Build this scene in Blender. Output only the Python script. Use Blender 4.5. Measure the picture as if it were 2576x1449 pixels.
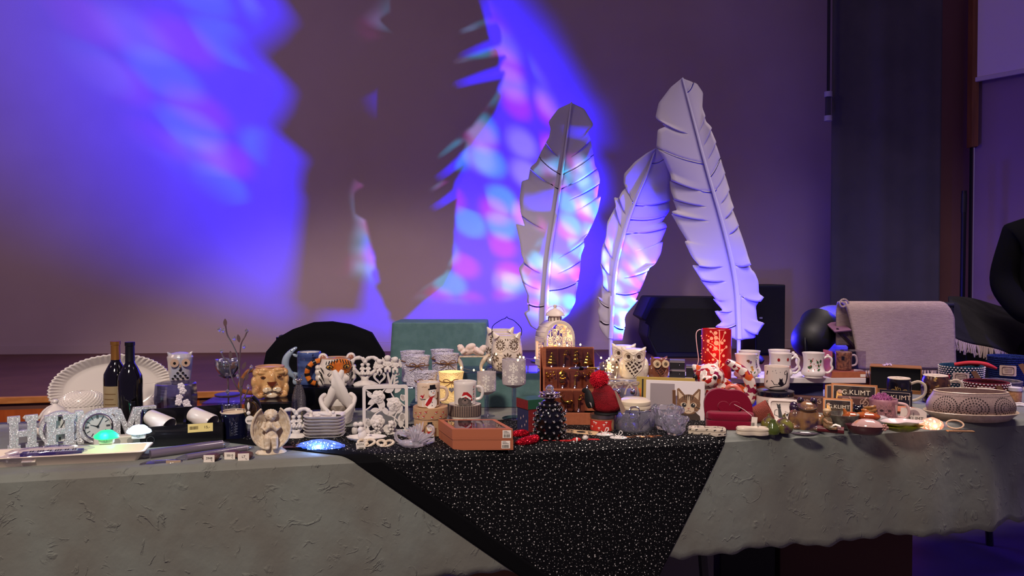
import bpy, bmesh, math, random
from mathutils import Vector, Matrix
from mathutils.geometry import tessellate_polygon
from math import sin, cos, pi, radians, sqrt, atan2, exp
random.seed(7)
SC = bpy.context.scene
for o in list(bpy.data.objects): bpy.data.objects.remove(o)
COL = SC.collection
F = 1930.0          # focal length in pixels of the 2576 px wide frame
CZ = 1.27           # camera height
PITCH = radians(1.1)
# ---------------------------------------------------------------- camera
cd = bpy.data.cameras.new('camera'); cam = bpy.data.objects.new('camera', cd); COL.objects.link(cam)
cam.location = (0, 0, CZ); cam.rotation_euler = (pi / 2 - PITCH, 0, 0)
cd.sensor_width = 36; cd.lens = 36 * F / 2576; cd.clip_start = .05; cd.clip_end = 60
SC.camera = cam
# ---------------------------------------------------------------- world, exposure
SC.view_settings.view_transform = 'Standard'; SC.view_settings.look = 'None'
SC.view_settings.gamma = 1; SC.view_settings.use_curve_mapping = False
SC.view_settings.exposure = 0
W = bpy.data.worlds.new('hall'); SC.world = W; W.use_nodes = True
W.node_tree.nodes['Background'].inputs[0].default_value = (.50, .345, .86, 1)
W.node_tree.nodes['Background'].inputs[1].default_value = .175
# ---------------------------------------------------------------- lamps of the hall
def lamp(name, kind, loc, col, power, target=None, **kw):
    l = bpy.data.lights.new(name, kind); l.color = col; l.energy = power
    for k, v in kw.items(): setattr(l, k, v)
    o = bpy.data.objects.new(name, l); COL.objects.link(o); o.location = loc
    if target is not None:
        o.rotation_euler = (Vector(target) - Vector(loc)).to_track_quat('-Z', 'Y').to_euler()
    return o
lamp('hall_spot', 'SPOT', (-.75, -.3, 3.3), (1, .84, .68), 450, (-.62, 2.4, .74), spot_size=radians(61), spot_blend=.32, shadow_soft_size=.22)
lamp('hall_ceiling_lamp', 'AREA', (1.75, 2.78, 3.6), (1, .82, .76), 40, (1.8, 3.1, .8), size=1.5, spread=radians(105))
lamp('hall_wall_lamp', 'AREA', (-3.6, 1.2, 3.5), (1, .74, .66), 34, (-3.6, 5.4, 1.2), size=1.0)
BLUE = (.010, .003, 1.0)
L1 = Vector((1.29, 4.20, .835)); L2 = Vector((1.22, 4.265, .752))
AIM = Vector((-.45, 5.62, 2.0))
wash = lamp('blue_wash_beam', 'SPOT', L1, BLUE, 1350, AIM, spot_size=radians(66), spot_blend=.8, shadow_soft_size=.022)
lamp('blue_spill', 'POINT', (1.33, 4.10, .93), (.03, .02, 1.0), 24, shadow_soft_size=.05)
lamp('blue_floor_light', 'SPOT', (4.0, 2.2, 2.6), (.10, .03, 1.0), 160, (2.4, 3.9, 0), spot_size=radians(50), spot_blend=.6, shadow_soft_size=.1)
lamp('par_can_beam', 'SPOT', (1.665, 3.955, 1.085), BLUE, 9, (1.79, 4.10, 1.0), spot_size=radians(120), spot_blend=.5, shadow_soft_size=.03)
gobo = lamp('disco_projector_beam', 'SPOT', L2, (1, 1, 1), 135, AIM + Vector((.0, 0, .0)), spot_size=radians(46), spot_blend=.3, shadow_soft_size=.012)
def collimate(l):
    """lens beams spread little: they fade with distance, not with its square"""
    l.use_nodes = True; nt = l.node_tree; f = nt.nodes.new('ShaderNodeLightFalloff'); f.inputs['Strength'].default_value = 1
    nt.links.new(f.outputs['Linear'], [n for n in nt.nodes if n.type == 'EMISSION'][0].inputs['Strength'])
collimate(wash.data)
def gobo_nodes(l):
    l.use_nodes = True; nt = l.node_tree; N = nt.nodes; K = nt.links
    em = [n for n in N if n.type == 'EMISSION'][0]
    tc = N.new('ShaderNodeTexCoord'); sp = N.new('ShaderNodeSeparateXYZ'); K.new(tc.outputs['Normal'], sp.inputs[0])
    def mth(op, a, b=None, c=None):
        m = N.new('ShaderNodeMath'); m.operation = op
        for i, x in enumerate((a, b, c)):
            if x is None: continue
            if isinstance(x, (int, float)): m.inputs[i].default_value = x
            else: K.new(x, m.inputs[i])
        return m.outputs[0]
    R = (AIM - L2).to_track_quat('-Z', 'Y').to_matrix().transposed()
    axis = (AIM - L2).normalized(); wn = Vector((-.08, 1, 0)).normalized()
    def dot(w):
        d = N.new('ShaderNodeVectorMath'); d.operation = 'DOT_PRODUCT'; d.inputs[1].default_value = R @ w
        K.new(tc.outputs['Normal'], d.inputs[0]); return d.outputs['Value']
    wz = dot(wn * .55 + axis * .45); u = mth('DIVIDE', dot(Vector((1, .08, 0))), wz); v = mth('DIVIDE', dot(Vector((0, 0, 1))), wz)
    cb = N.new('ShaderNodeCombineXYZ'); K.new(u, cb.inputs[0]); K.new(v, cb.inputs[1])
    def dots(scale, off, rnd, lo, hi):
        mp = N.new('ShaderNodeVectorMath'); mp.operation = 'ADD'; mp.inputs[1].default_value = off
        K.new(cb.outputs[0], mp.inputs[0])
        vo = N.new('ShaderNodeTexVoronoi'); vo.inputs['Scale'].default_value = scale; vo.inputs['Randomness'].default_value = rnd
        vo.voronoi_dimensions = '2D'
        K.new(mp.outputs[0], vo.inputs['Vector'])
        mr = N.new('ShaderNodeMapRange'); mr.interpolation_type = 'SMOOTHSTEP'
        mr.inputs['From Min'].default_value = lo; mr.inputs['From Max'].default_value = hi
        mr.inputs['To Min'].default_value = 1; mr.inputs['To Max'].default_value = 0
        K.new(vo.outputs['Distance'], mr.inputs['Value'])
        return mr.outputs[0], vo.outputs['Color']
    layers = [((.0, .62, 1.0), dots(9.0, (.13, .31, 0), .35, .28, .62), .68),
              ((.66, .0, .50), dots(8.2, (.71, .57, 0), .42, .18, .56), .62),
              ((.40, .46, .95), dots(7.6, (.33, .92, 0), .45, .16, .54), .62)]
    acc = None
    for colr, (fac, rc), keep in layers:
        s2 = N.new('ShaderNodeSeparateXYZ'); K.new(rc, s2.inputs[0])
        on_ = mth('LESS_THAN', s2.outputs[0], keep); f = mth('MULTIPLY', fac, on_)
        sc = N.new('ShaderNodeVectorMath'); sc.operation = 'SCALE'; sc.inputs[0].default_value = colr; K.new(f, sc.inputs['Scale'])
        if acc is None: acc = sc.outputs[0]
        else:
            ad = N.new('ShaderNodeVectorMath'); K.new(acc, ad.inputs[0]); K.new(sc.outputs[0], ad.inputs[1]); acc = ad.outputs[0]
    K.new(acc, em.inputs['Color']); collimate(l)
gobo_nodes(gobo.data)
# ---------------------------------------------------------------- placing
def P(px, py, d):
    u = (px - 1288) / F; v = -(py - 724.5) / F
    dy = cos(PITCH) + v * sin(PITCH); dz = -sin(PITCH) + v * cos(PITCH)
    t = d / dy
    return Vector((u * t, d, CZ + dz * t))
T = .742            # top of the cloth on the table
S = .70             # top of the stage
def on(px, py, z=None):
    z = T if z is None else z
    a = P(px, py, 1.0); k = (z - CZ) / (a.z - CZ)
    return Vector((a.x * k, k, z))
def fc(px): return -atan2(px - 1288, F)       # turn to face the viewer's side of the table
# ---------------------------------------------------------------- materials
def lin(c):
    return tuple(((x / 255) / 12.92 if x <= 10 else (((x / 255) + .055) / 1.055) ** 2.4) for x in c) + (1,)
MC = {}
def M(name, c=(200, 200, 200), rough=.5, metal=0, trans=0, ior=1.45, em=None, es=0, bump=0, bs=1., c2=None, ns=1., n0=.4, n1=.6, coat=0, sheen=0, film=0, det=3, vor=False, spec=None, gen=False, nd=None, alpha=1):
    if name in MC: return MC[name]
    m = bpy.data.materials.new(name); m.use_nodes = True; nt = m.node_tree; N = nt.nodes; K = nt.links
    b = N['Principled BSDF']; I = b.inputs
    I['Base Color'].default_value = lin(c); I['Roughness'].default_value = rough; I['Metallic'].default_value = metal
    I['Transmission Weight'].default_value = trans; I['IOR'].default_value = ior; I['Coat Weight'].default_value = coat
    I['Sheen Weight'].default_value = sheen; I['Alpha'].default_value = alpha
    if spec is not None: I['Specular IOR Level'].default_value = spec
    if film: I['Thin Film Thickness'].default_value = film
    if em: I['Emission Color'].default_value = lin(em); I['Emission Strength'].default_value = es
    if bump or c2:
        tc = N.new('ShaderNodeTexCoord'); mp = N.new('ShaderNodeMapping'); K.new(tc.outputs['Object'], mp.inputs[0])
        if nd: mp.inputs['Scale'].default_value = nd
    if c2:
        t = N.new('ShaderNodeTexNoise'); t.inputs['Scale'].default_value = ns; t.inputs['Detail'].default_value = det
        K.new(mp.outputs[0], t.inputs['Vector'])
        r = N.new('ShaderNodeValToRGB'); e = r.color_ramp.elements
        e[0].position = n0; e[1].position = n1; e[0].color = lin(c); e[1].color = lin(c2)
        K.new(t.outputs['Fac'], r.inputs[0]); K.new(r.outputs[0], I['Base Color'])
    if bump:
        if vor: t = N.new('ShaderNodeTexVoronoi'); out = t.outputs['Distance']
        else: t = N.new('ShaderNodeTexNoise'); t.inputs['Detail'].default_value = det; out = t.outputs['Fac']
        t.inputs['Scale'].default_value = bs
        K.new(mp.outputs[0], t.inputs['Vector'])
        bp = N.new('ShaderNodeBump'); bp.inputs['Strength'].default_value = min(bump, 1); bp.inputs['Distance'].default_value = .006 if bs > 20 else .6
        K.new(out, bp.inputs['Height']); K.new(bp.outputs[0], I['Normal'])
    MC[name] = m; return m
def clear(name, tint=(235, 238, 245), amt=.12, rough=.03):
    """thin clear plastic sheet: lets light through, with a gloss on top"""
    if name in MC: return MC[name]
    m = bpy.data.materials.new(name); m.use_nodes = True; nt = m.node_tree; N = nt.nodes; K = nt.links
    N.remove(N['Principled BSDF'])
    tr = N.new('ShaderNodeBsdfTransparent'); tr.inputs[0].default_value = lin(tint)
    gl = N.new('ShaderNodeBsdfGlossy'); gl.inputs['Roughness'].default_value = rough; gl.inputs[0].default_value = (.9, .9, .95, 1)
    fr = N.new('ShaderNodeLayerWeight'); pw = N.new('ShaderNodeMath'); pw.operation = 'POWER'; pw.inputs[1].default_value = 4; K.new(fr.outputs['Facing'], pw.inputs[0])
    ad = N.new('ShaderNodeMath'); ad.operation = 'MULTIPLY_ADD'; ad.inputs[1].default_value = .5; ad.inputs[2].default_value = amt * .45; K.new(pw.outputs[0], ad.inputs[0])
    mx = N.new('ShaderNodeMixShader'); K.new(ad.outputs[0], mx.inputs[0]); K.new(tr.outputs[0], mx.inputs[1]); K.new(gl.outputs[0], mx.inputs[2])
    K.new(mx.outputs[0], N['Material Output'].inputs[0])
    MC[name] = m; return m
def glitter(name, c, scale=1.2, metal=.75, rough=.3, amp=1.5):
    if name in MC: return MC[name]
    m = M(name, c, rough, metal); nt = m.node_tree; N = nt.nodes; K = nt.links; b = N['Principled BSDF']
    tc = N.new('ShaderNodeTexCoord'); vo = N.new('ShaderNodeTexVoronoi'); vo.inputs['Scale'].default_value = scale
    K.new(tc.outputs['Object'], vo.inputs['Vector'])
    ge = N.new('ShaderNodeNewGeometry'); v1 = N.new('ShaderNodeVectorMath'); v1.operation = 'SUBTRACT'; v1.inputs[1].default_value = (.5, .5, .5)
    K.new(vo.outputs['Color'], v1.inputs[0])
    v2 = N.new('ShaderNodeVectorMath'); v2.operation = 'MULTIPLY_ADD'; v2.inputs[1].default_value = (amp, amp, amp)
    K.new(v1.outputs[0], v2.inputs[0]); K.new(ge.outputs['Normal'], v2.inputs[2])
    v3 = N.new('ShaderNodeVectorMath'); v3.operation = 'NORMALIZE'; K.new(v2.outputs[0], v3.inputs[0])
    K.new(v3.outputs[0], b.inputs['Normal'])
    return m
# ---------------------------------------------------------------- geometry
V = Vector
class G:
    def __init__(s): s.v = []; s.f = []; s.mi = []; s.m = 0
    def add(s, vs, fs, X=None):
        o = len(s.v)
        s.v += [tuple(X @ V(v)) if X is not None else tuple(v) for v in vs]
        s.f += [tuple(i + o for i in f) for f in fs]; s.mi += [s.m] * len(fs); return s
    def mat(s, i): s.m = i; return s
    def box(s, x0, x1, y0, y1, z0, z1, X=None):
        vs = [(x, y, z) for z in (z0, z1) for y in (y0, y1) for x in (x0, x1)]
        return s.add(vs, [(0, 2, 3, 1), (4, 5, 7, 6), (0, 1, 5, 4), (2, 6, 7, 3), (0, 4, 6, 2), (1, 3, 7, 5)], X)
    def lathe(s, prof, n=20, c=(0, 0, 0), X=None, sx=1, sy=1, fn=None, cap=True):
        vs = []
        for k, (r, z) in enumerate(prof):
            for i in range(n):
                a = 2 * pi * i / n; q = fn(a, k, r) if fn else r
                vs.append((c[0] + q * sx * sin(a), c[1] - q * sy * cos(a), c[2] + z))
        fs = [(k * n + i, k * n + (i + 1) % n, (k + 1) * n + (i + 1) % n, (k + 1) * n + i) for k in range(len(prof) - 1) for i in range(n)]
        if cap:
            fs.append(tuple(reversed(range(n)))); o = (len(prof) - 1) * n; fs.append(tuple(range(o, o + n)))
        return s.add(vs, fs, X)
    def tube(s, pts, r, n=6, closed=False, X=None, flat=1):
        pts = [V(p) for p in pts]; L = len(pts); vs = []
        rr = r if isinstance(r, (list, tuple)) else [r] * L
        up = None
        for k, p in enumerate(pts):
            a = pts[(k - 1) % L] if closed or k > 0 else p
            b = pts[(k + 1) % L] if closed or k < L - 1 else p
            t = (b - a)
            t = t.normalized() if t.length > 1e-9 else V((0, 0, 1))
            if up is None:
                up = V((0, 1, 0)) if abs(t.y) < .9 else V((1, 0, 0))
            e = (up - t * up.dot(t))
            e = e.normalized() if e.length > 1e-6 else t.orthogonal().normalized()
            up = e; g = t.cross(e)
            for i in range(n):
                q = 2 * pi * i / n; vs.append(p + (e * cos(q) * flat + g * sin(q)) * rr[k])
        m = L if closed else L - 1
        fs = [(k * n + i, k * n + (i + 1) % n, ((k + 1) % L) * n + (i + 1) % n, ((k + 1) % L) * n + i) for k in range(m) for i in range(n)]
        if not closed:
            fs.append(tuple(reversed(range(n)))); fs.append(tuple(range((L - 1) * n, L * n)))
        return s.add(vs, fs, X)
    def ell(s, c, r, rot=None, n=14, k=9, X=None):
        R = Matrix.Identity(3)
        if rot:
            from mathutils import Euler
            R = Euler([radians(a) for a in rot]).to_matrix()
        if isinstance(r, (int, float)): r = (r, r, r)
        c = V(c); vs = [c + R @ V((0, 0, -r[2]))]
        for j in range(1, k):
            p = pi * j / k - pi / 2
            for i in range(n):
                a = 2 * pi * i / n; vs.append(c + R @ V((r[0] * cos(p) * cos(a), r[1] * cos(p) * sin(a), r[2] * sin(p))))
        vs.append(c + R @ V((0, 0, r[2]))); e = len(vs) - 1
        fs = [(0, 1 + (i + 1) % n, 1 + i) for i in range(n)]
        for j in range(k - 2):
            fs += [(1 + j * n + i, 1 + j * n + (i + 1) % n, 1 + (j + 1) * n + (i + 1) % n, 1 + (j + 1) * n + i) for i in range(n)]
        o = 1 + (k - 2) * n; fs += [(o + i, o + (i + 1) % n, e) for i in range(n)]
        return s.add(vs, fs, X)
    def prism(s, out, y0, y1, X=None):
        n = len(out); vs = [(x, y0, z) for x, z in out] + [(x, y1, z) for x, z in out]
        fs = [tuple(t) for t in tessellate_polygon([[V((x, z, 0)) for x, z in out]])]
        fs = fs + [tuple(i + n for i in reversed(t)) for t in fs] + [(i, i + n, (i + 1) % n + n, (i + 1) % n) for i in range(n)]
        return s.add(vs, fs, X)
    def ring(s, o, i, y0, y1, X=None):
        n = len(o); vs = [(x, y, z) for y in (y0, y1) for q in (o, i) for x, z in q]
        fs = []
        for k in range(n):
            j = (k + 1) % n
            fs += [(k, j, n + j, n + k), (2 * n + k, 3 * n + k, 3 * n + j, 2 * n + j), (k, 2 * n + k, 2 * n + j, j), (n + k, n + j, 3 * n + j, 3 * n + k)]
        return s.add(vs, fs, X)
    def sheet(s, fn, nu, nv, X=None, cu=False):
        vs = [fn(i / nu, j / nv) for j in range(nv + 1) for i in range(nu + 1)]
        w = nu + 1
        return s.add(vs, [(j * w + i, j * w + i + 1, (j + 1) * w + i + 1, (j + 1) * w + i) for j in range(nv) for i in range(nu)], X)
    def dec(s, out, surf, sub=2):
        """flat print: an outline laid on a surface"""
        pts = [V((x, z, 0)) for x, z in out]
        def em(a, b, c, k):
            if k == 0:
                s.add([surf(*q) for q in (a, b, c)], [(0, 1, 2)]); return
            h = lambda p, q: ((p[0] + q[0]) / 2, (p[1] + q[1]) / 2)
            ab, bc, ca = h(a, b), h(b, c), h(c, a)
            em(a, ab, ca, k - 1); em(ab, b, bc, k - 1); em(ca, bc, c, k - 1); em(ab, bc, ca, k - 1)
        for t in tessellate_polygon([pts]):
            a, b, c = [tuple(out[i]) for i in t]
            sz = max(abs(a[0] - b[0]), abs(b[0] - c[0]), abs(a[0] - c[0]))
            em(a, b, c, 0 if sz < 3 else (1 if sz < 8 else sub))
        return s
def Rz(a, p=(0, 0, 0)): return Matrix.Translation(p) @ Matrix.Rotation(a, 4, 'Z')
def Rx(a, p=(0, 0, 0)): return Matrix.Translation(p) @ Matrix.Rotation(a, 4, 'X')
def Ry(a, p=(0, 0, 0)): return Matrix.Translation(p) @ Matrix.Rotation(a, 4, 'Y')
def Tr(*p): return Matrix.Translation(p)
def circ(x, z, r, n=16, rz=None, a0=0):
    rz = r if rz is None else rz
    return [(x + r * cos(a0 + 2 * pi * i / n), z + rz * sin(a0 + 2 * pi * i / n)) for i in range(n)]
def heart(x, z, w, h, n=28):
    o = []
    for i in range(n):
        t = 2 * pi * i / n
        o.append((x + w / 2 * sin(t) ** 3, z + h / 2 * ((13 * cos(t) - 5 * cos(2 * t) - 2 * cos(3 * t) - cos(4 * t)) / 15.5 + .12)))
    return o
def leaf(x, z, l, w, a, n=6):
    o = []
    for i in range(n + 1): t = i / n; o.append((l * t, w / 2 * sin(pi * t) ** .8))
    for i in range(n - 1, 0, -1): t = i / n; o.append((l * t, -w / 2 * sin(pi * t) ** .8))
    c, s_ = cos(a), sin(a)
    return [(x + p * c - q * s_, z + p * s_ + q * c) for p, q in o]
def rrect(x0, x1, z0, z1, r, n=4):
    o = []
    for cx, cz, a in ((x1 - r, z1 - r, 0), (x0 + r, z1 - r, pi / 2), (x0 + r, z0 + r, pi), (x1 - r, z0 + r, 1.5 * pi)):
        for i in range(n + 1): q = a + pi / 2 * i / n; o.append((cx + r * cos(q), cz + r * sin(q)))
    return o
def strip(pts, w):
    """outline of a line of width w (numbers per point allowed)"""
    n = len(pts); ww = w if isinstance(w, (list, tuple)) else [w] * n; a = []; b = []
    for i, (x, z) in enumerate(pts):
        p = pts[max(i - 1, 0)]; q = pts[min(i + 1, n - 1)]; dx, dz = q[0] - p[0], q[1] - p[1]; l = sqrt(dx * dx + dz * dz) or 1
        a.append((x - dz / l * ww[i] / 2, z + dx / l * ww[i] / 2)); b.append((x + dz / l * ww[i] / 2, z - dx / l * ww[i] / 2))
    return a + b[::-1]
def spl(pts, n=6, closed=False):
    """smooth curve through points"""
    P_ = [V(p) for p in pts]; L = len(P_); o = []
    for i in range(L if closed else L - 1):
        p0 = P_[(i - 1) % L] if closed or i > 0 else P_[i]; p1 = P_[i]; p2 = P_[(i + 1) % L]; p3 = P_[(i + 2) % L] if closed or i < L - 2 else p2
        for j in range(n):
            t = j / n
            o.append(.5 * ((2 * p1) + (p2 - p0) * t + (2 * p0 - 5 * p1 + 4 * p2 - p3) * t * t + (3 * p1 - p0 - 3 * p2 + p3) * t ** 3))
    if not closed: o.append(P_[-1])
    return [tuple(x) for x in o]
def cyl(R, off=.5, c=(0, 0)):
    """surface of an upright cylinder; R a number or a function of height"""
    f = R if callable(R) else (lambda z: R)
    return lambda x, z: (c[0] + (f(z) + off) * sin(x / f(z)), c[1] - (f(z) + off) * cos(x / f(z)), z)
def flat(y, off=.4): return lambda x, z: (x, y - off, z)
def mk(name, g, mats, parent=None, smooth=True, bev=0, vox=0, solid=0, sub=0, sm=0, ang=None, dec=0):
    me = bpy.data.meshes.new(name); me.from_pydata(g.v, [], g.f)
    mats = mats if isinstance(mats, (list, tuple)) else [mats]
    for m in mats: me.materials.append(m)
    if len(mats) > 1: me.polygons.foreach_set('material_index', g.mi)
    bm = bmesh.new(); bm.from_mesh(me); bmesh.ops.recalc_face_normals(bm, faces=bm.faces); bm.to_mesh(me); bm.free()
    me.polygons.foreach_set('use_smooth', [smooth] * len(me.polygons))
    if smooth: me.set_sharp_from_angle(angle=radians(ang or 42))
    o = bpy.data.objects.new(name, me); COL.objects.link(o)
    if parent is not None: o.parent = parent
    if solid: q = o.modifiers.new('s', 'SOLIDIFY'); q.thickness = solid; q.offset = 0
    if bev: q = o.modifiers.new('b', 'BEVEL'); q.width = bev; q.segments = 2; q.limit_method = 'ANGLE'
    if vox:
        q = o.modifiers.new('r', 'REMESH'); q.mode = 'VOXEL'; q.voxel_size = vox; q.use_smooth_shade = True
        if sm: q = o.modifiers.new('m', 'SMOOTH'); q.iterations = sm; q.factor = .5
    if sub: q = o.modifiers.new('u', 'SUBSURF'); q.levels = sub; q.render_levels = sub
    return o
def tag(o, label, cat, group=None):
    o['label'] = label; o['category'] = cat
    if group: o['group'] = group
    return o
def empty(name, loc, sc=1, rz=0):
    e = bpy.data.objects.new(name, None); COL.objects.link(e); e.location = loc; e.scale = (sc,) * 3; e.rotation_euler = (0, 0, rz)
    e.empty_display_size = .05
    return e
def thing(name, label, cat, px, py, z=None, d=None, rz=None, group=None, k=1.0):
    """an Empty at the base of a thing; one local unit is one photo pixel at that distance"""
    loc = P(px, py, d) if d else on(px, py, z)
    e = empty(name, loc, loc.y / F * k, fc(px) if rz is None else rz)
    return tag(e, label, cat, group)
def copy_tree(o, parent=None):
    c = o.copy(); COL.objects.link(c)
    if parent is not None: c.parent = parent
    for ch in list(o.children): copy_tree(ch, c)
    return c
def again(o, label, px, py, z=None, d=None, rz=None, group=None, k=1.0):
    c = copy_tree(o); loc = P(px, py, d) if d else on(px, py, z)
    c.location = loc; c.scale = (loc.y / F * k,) * 3; c.rotation_euler = (0, 0, fc(px) if rz is None else rz); c['label'] = label
    if group: c['group'] = group
    return c
def text(name, body, size, mat, parent, X, depth=.2, space=1.0, shear=0):
    c = bpy.data.curves.new(name, 'FONT'); c.body = body; c.size = size; c.align_x = 'CENTER'; c.align_y = 'CENTER'; c.extrude = depth; c.space_character = space; c.shear = shear
    t = bpy.data.objects.new(name, c); COL.objects.link(t); bpy.context.view_layer.update()
    me = bpy.data.meshes.new_from_object(t.evaluated_get(bpy.context.evaluated_depsgraph_get()))
    bpy.data.objects.remove(t); me.transform(X @ Matrix.Rotation(pi / 2, 4, 'X')); me.materials.append(mat)
    o = bpy.data.objects.new(name, me); COL.objects.link(o); o.parent = parent
    return o
def struct(o): o['kind'] = 'structure'; return o
def glow(name, o, loc, col, power, r=.01):
    """a small lamp inside a thing, given in the thing's own units"""
    bpy.context.view_layer.update()
    return lamp(name, 'POINT', o.matrix_world @ V(loc), col, power, shadow_soft_size=r)
# ================================================================ the hall
wall_m = M('wall_paint', (184, 160, 166), .75, c2=(177, 153, 159), ns=1.2, bump=.08, bs=60)
stage_m = M('stage_boards_paint', (104, 66, 60), .75, c2=(114, 74, 66), ns=3, bump=.1, bs=40)
nose_m = M('stage_nosing_wood', (196, 128, 66), .5, c2=(176, 108, 52), ns=6, nd=(1, 8, 8))
front_m = M('stage_front_wood', (176, 82, 26), .5, c2=(160, 70, 20), ns=4, nd=(6, 1, 1))
floor_m = M('hall_floor', (96, 84, 96), .35, c2=(84, 74, 86), ns=2)
dark_m = M('black_matte', (14, 14, 17), .6)
black_gl = M('black_gloss', (8, 8, 10), .18)
struct(mk('floor', G().box(-7, 7, -3.5, 8, -.1, 0), floor_m))
def wy(x): return 5.665 + .08 * x
def lip(x): return 3.51 + .2 * (x + 2.34)
g = G(); g.prism([(-7, wy(-7)), (2.62, wy(2.62)), (2.62, wy(2.62) + .12), (-7, wy(-7) + .12)], 0, 0)
def slab(name, pts, z0, z1, m, parent=None, bev=0):
    n = len(pts); q = G(); q.add([(x, y, z0) for x, y in pts] + [(x, y, z1) for x, y in pts],
        [tuple(range(n))[::-1], tuple(range(n, 2 * n))] + [(i, (i + 1) % n, (i + 1) % n + n, i + n) for i in range(n)])
    return mk(name, q, m, parent, smooth=False, bev=bev)
struct(slab('wall_back', [(-7, wy(-7)), (2.62, wy(2.62)), (2.62, wy(2.62) + .12), (-7, wy(-7) + .12)], 0, 4.6, wall_m))
struct(slab('baseboard_back', [(-7, wy(-7) - .016), (2.5, wy(2.5) - .016), (2.5, wy(2.5) - .001), (-7, wy(-7) - .001)], S, S + .066, wall_m, bev=.003))
st = struct(slab('floor_stage', [(-7, lip(-7) + .02), (2.5, lip(2.5) + .02), (2.5, wy(2.5)), (-7, wy(-7))], S - .06, S, stage_m))
slab('nosing', [(-7, lip(-7) - .005), (2.5, lip(2.5) - .005), (2.5, lip(2.5) + .022), (-7, lip(-7) + .022)], S - .03, S + .001, nose_m, st, bev=.003)
x = -7.0
while x < 2.4:
    x1 = min(x + 1.22, 2.5)
    slab('front_panel', [(x + .002, lip(x) + .02), (x1 - .002, lip(x1) + .02), (x1 - .002, lip(x1) + .045), (x + .002, lip(x) + .045)], .02, S - .03, front_m, st, bev=.002)
    x = x1
# side of the stage: curtain, side wall, timber post, side wall of the hall with a screen
cur_m = M('curtain_cloth', (84, 80, 80), .9, c2=(76, 73, 74), ns=3, bump=.15, bs=300)
ca, cb = P(2088, 700, 5.45), P(2364, 700, 5.30)
def curtain(u, v):
    x = ca.x + (cb.x - ca.x) * u; y = ca.y + (cb.y - ca.y) * u
    return (x, y - .014 * sin(u * 14 + .8) * (.5 + .5 * sin(u * 5)) - .003 * sin(u * 31), .0 + 4.6 * v)
tag(mk('stage_curtain', G().sheet(curtain, 60, 4), cur_m, solid=.006), 'dark grey green curtain hanging at the right end of the stage', 'curtain')
sw_m = M('side_wall_paint', (150, 104, 100), .75, c2=(142, 98, 96), ns=1.5)
rw_m = M('right_wall_paint', (150, 118, 150), .75, c2=(144, 112, 144), ns=1.5)
a, b = P(2350, 700, 5.50), P(2446, 700, 5.50)
struct(slab('wall_side', [(a.x, a.y), (b.x, b.y), (b.x, b.y + .1), (a.x, a.y + .1)], 0, 4.6, sw_m))
r0 = P(2448, 700, 5.36); r1 = r0 + V((1.76, -2.24, 0)) * 1.1
nrm = V((-2.24, -1.76, 0)).normalized()
struct(slab('wall_right', [(r0.x, r0.y), (r1.x, r1.y), (r1.x + .1, r1.y + .1), (r0.x + .1, r0.y + .1)], 0, 4.6, rw_m))
t0 = P(2444, 370, 5.34); t1 = P(2461, 370, 5.30)
struct(slab('trim_1', [(t0.x, t0.y), (t1.x, t1.y), (t1.x + .02, t1.y + .05), (t0.x, t0.y + .06)], t0.z, 4.6, M('post_wood', (138, 84, 44), .55, c2=(122, 72, 36), ns=8, nd=(4, 4, .4)), bev=.003))
s0 = P(2442.5, 600, 5.345)
struct(slab('trim_2', [(s0.x - .004, s0.y), (s0.x + .006, s0.y), (s0.x + .006, s0.y + .02), (s0.x - .004, s0.y + .02)], 0, t0.z, dark_m))
# projection screen on the right wall
q0 = on(2456, 200, 2.60); dirw = V((1.76, -2.24, 0)).normalized()
q0 = r0 + dirw * .035 + nrm * .06; zb = CZ + (687.4 - 200) / F * q0.y
scr = tag(empty('projection_screen', (q0.x, q0.y, zb)), 'white projection screen high on the right wall', 'screen')
X = Matrix(((dirw.x, -nrm.x, 0, 0), (dirw.y, -nrm.y, 0, 0), (0, 0, 1, 0), (0, 0, 0, 1)))
mk('screen_cloth', G().box(0, 1.9, -.004, .004, 0, 1.9, X), M('screen_white', (226, 205, 222), .8), scr, False)
mk('bottom_bar', G().box(-.01, 1.92, -.012, .012, -.022, .008, X), M('screen_bar', (200, 180, 196), .5), scr, False, bev=.003)
# tall pole with cable by the curtain
t = tag(empty('hoist_pole', P(2083, 300, 5.36)), 'dark pole with two pale clamps beside the curtain', 'pole')
k = 5.36 / F
mk('pole', G().tube([(0, 0, 0), (0, 0, 1.6)], .011, 8), M('pole_dark', (26, 24, 30), .4), t)
mk('housing', G().box(-.016, .016, -.015, .015, .0, 60 * k), M('housing_grey', (60, 56, 66), .5), t, bev=.004)
for zz in (2, 62):
    mk('clamp', G().tube([(0, 0, zz * k - .018), (0, 0, zz * k + .018)], .027, 10), M('clamp_pale', (176, 168, 180), .5), t)
def flatsheet(n): pass
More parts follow.
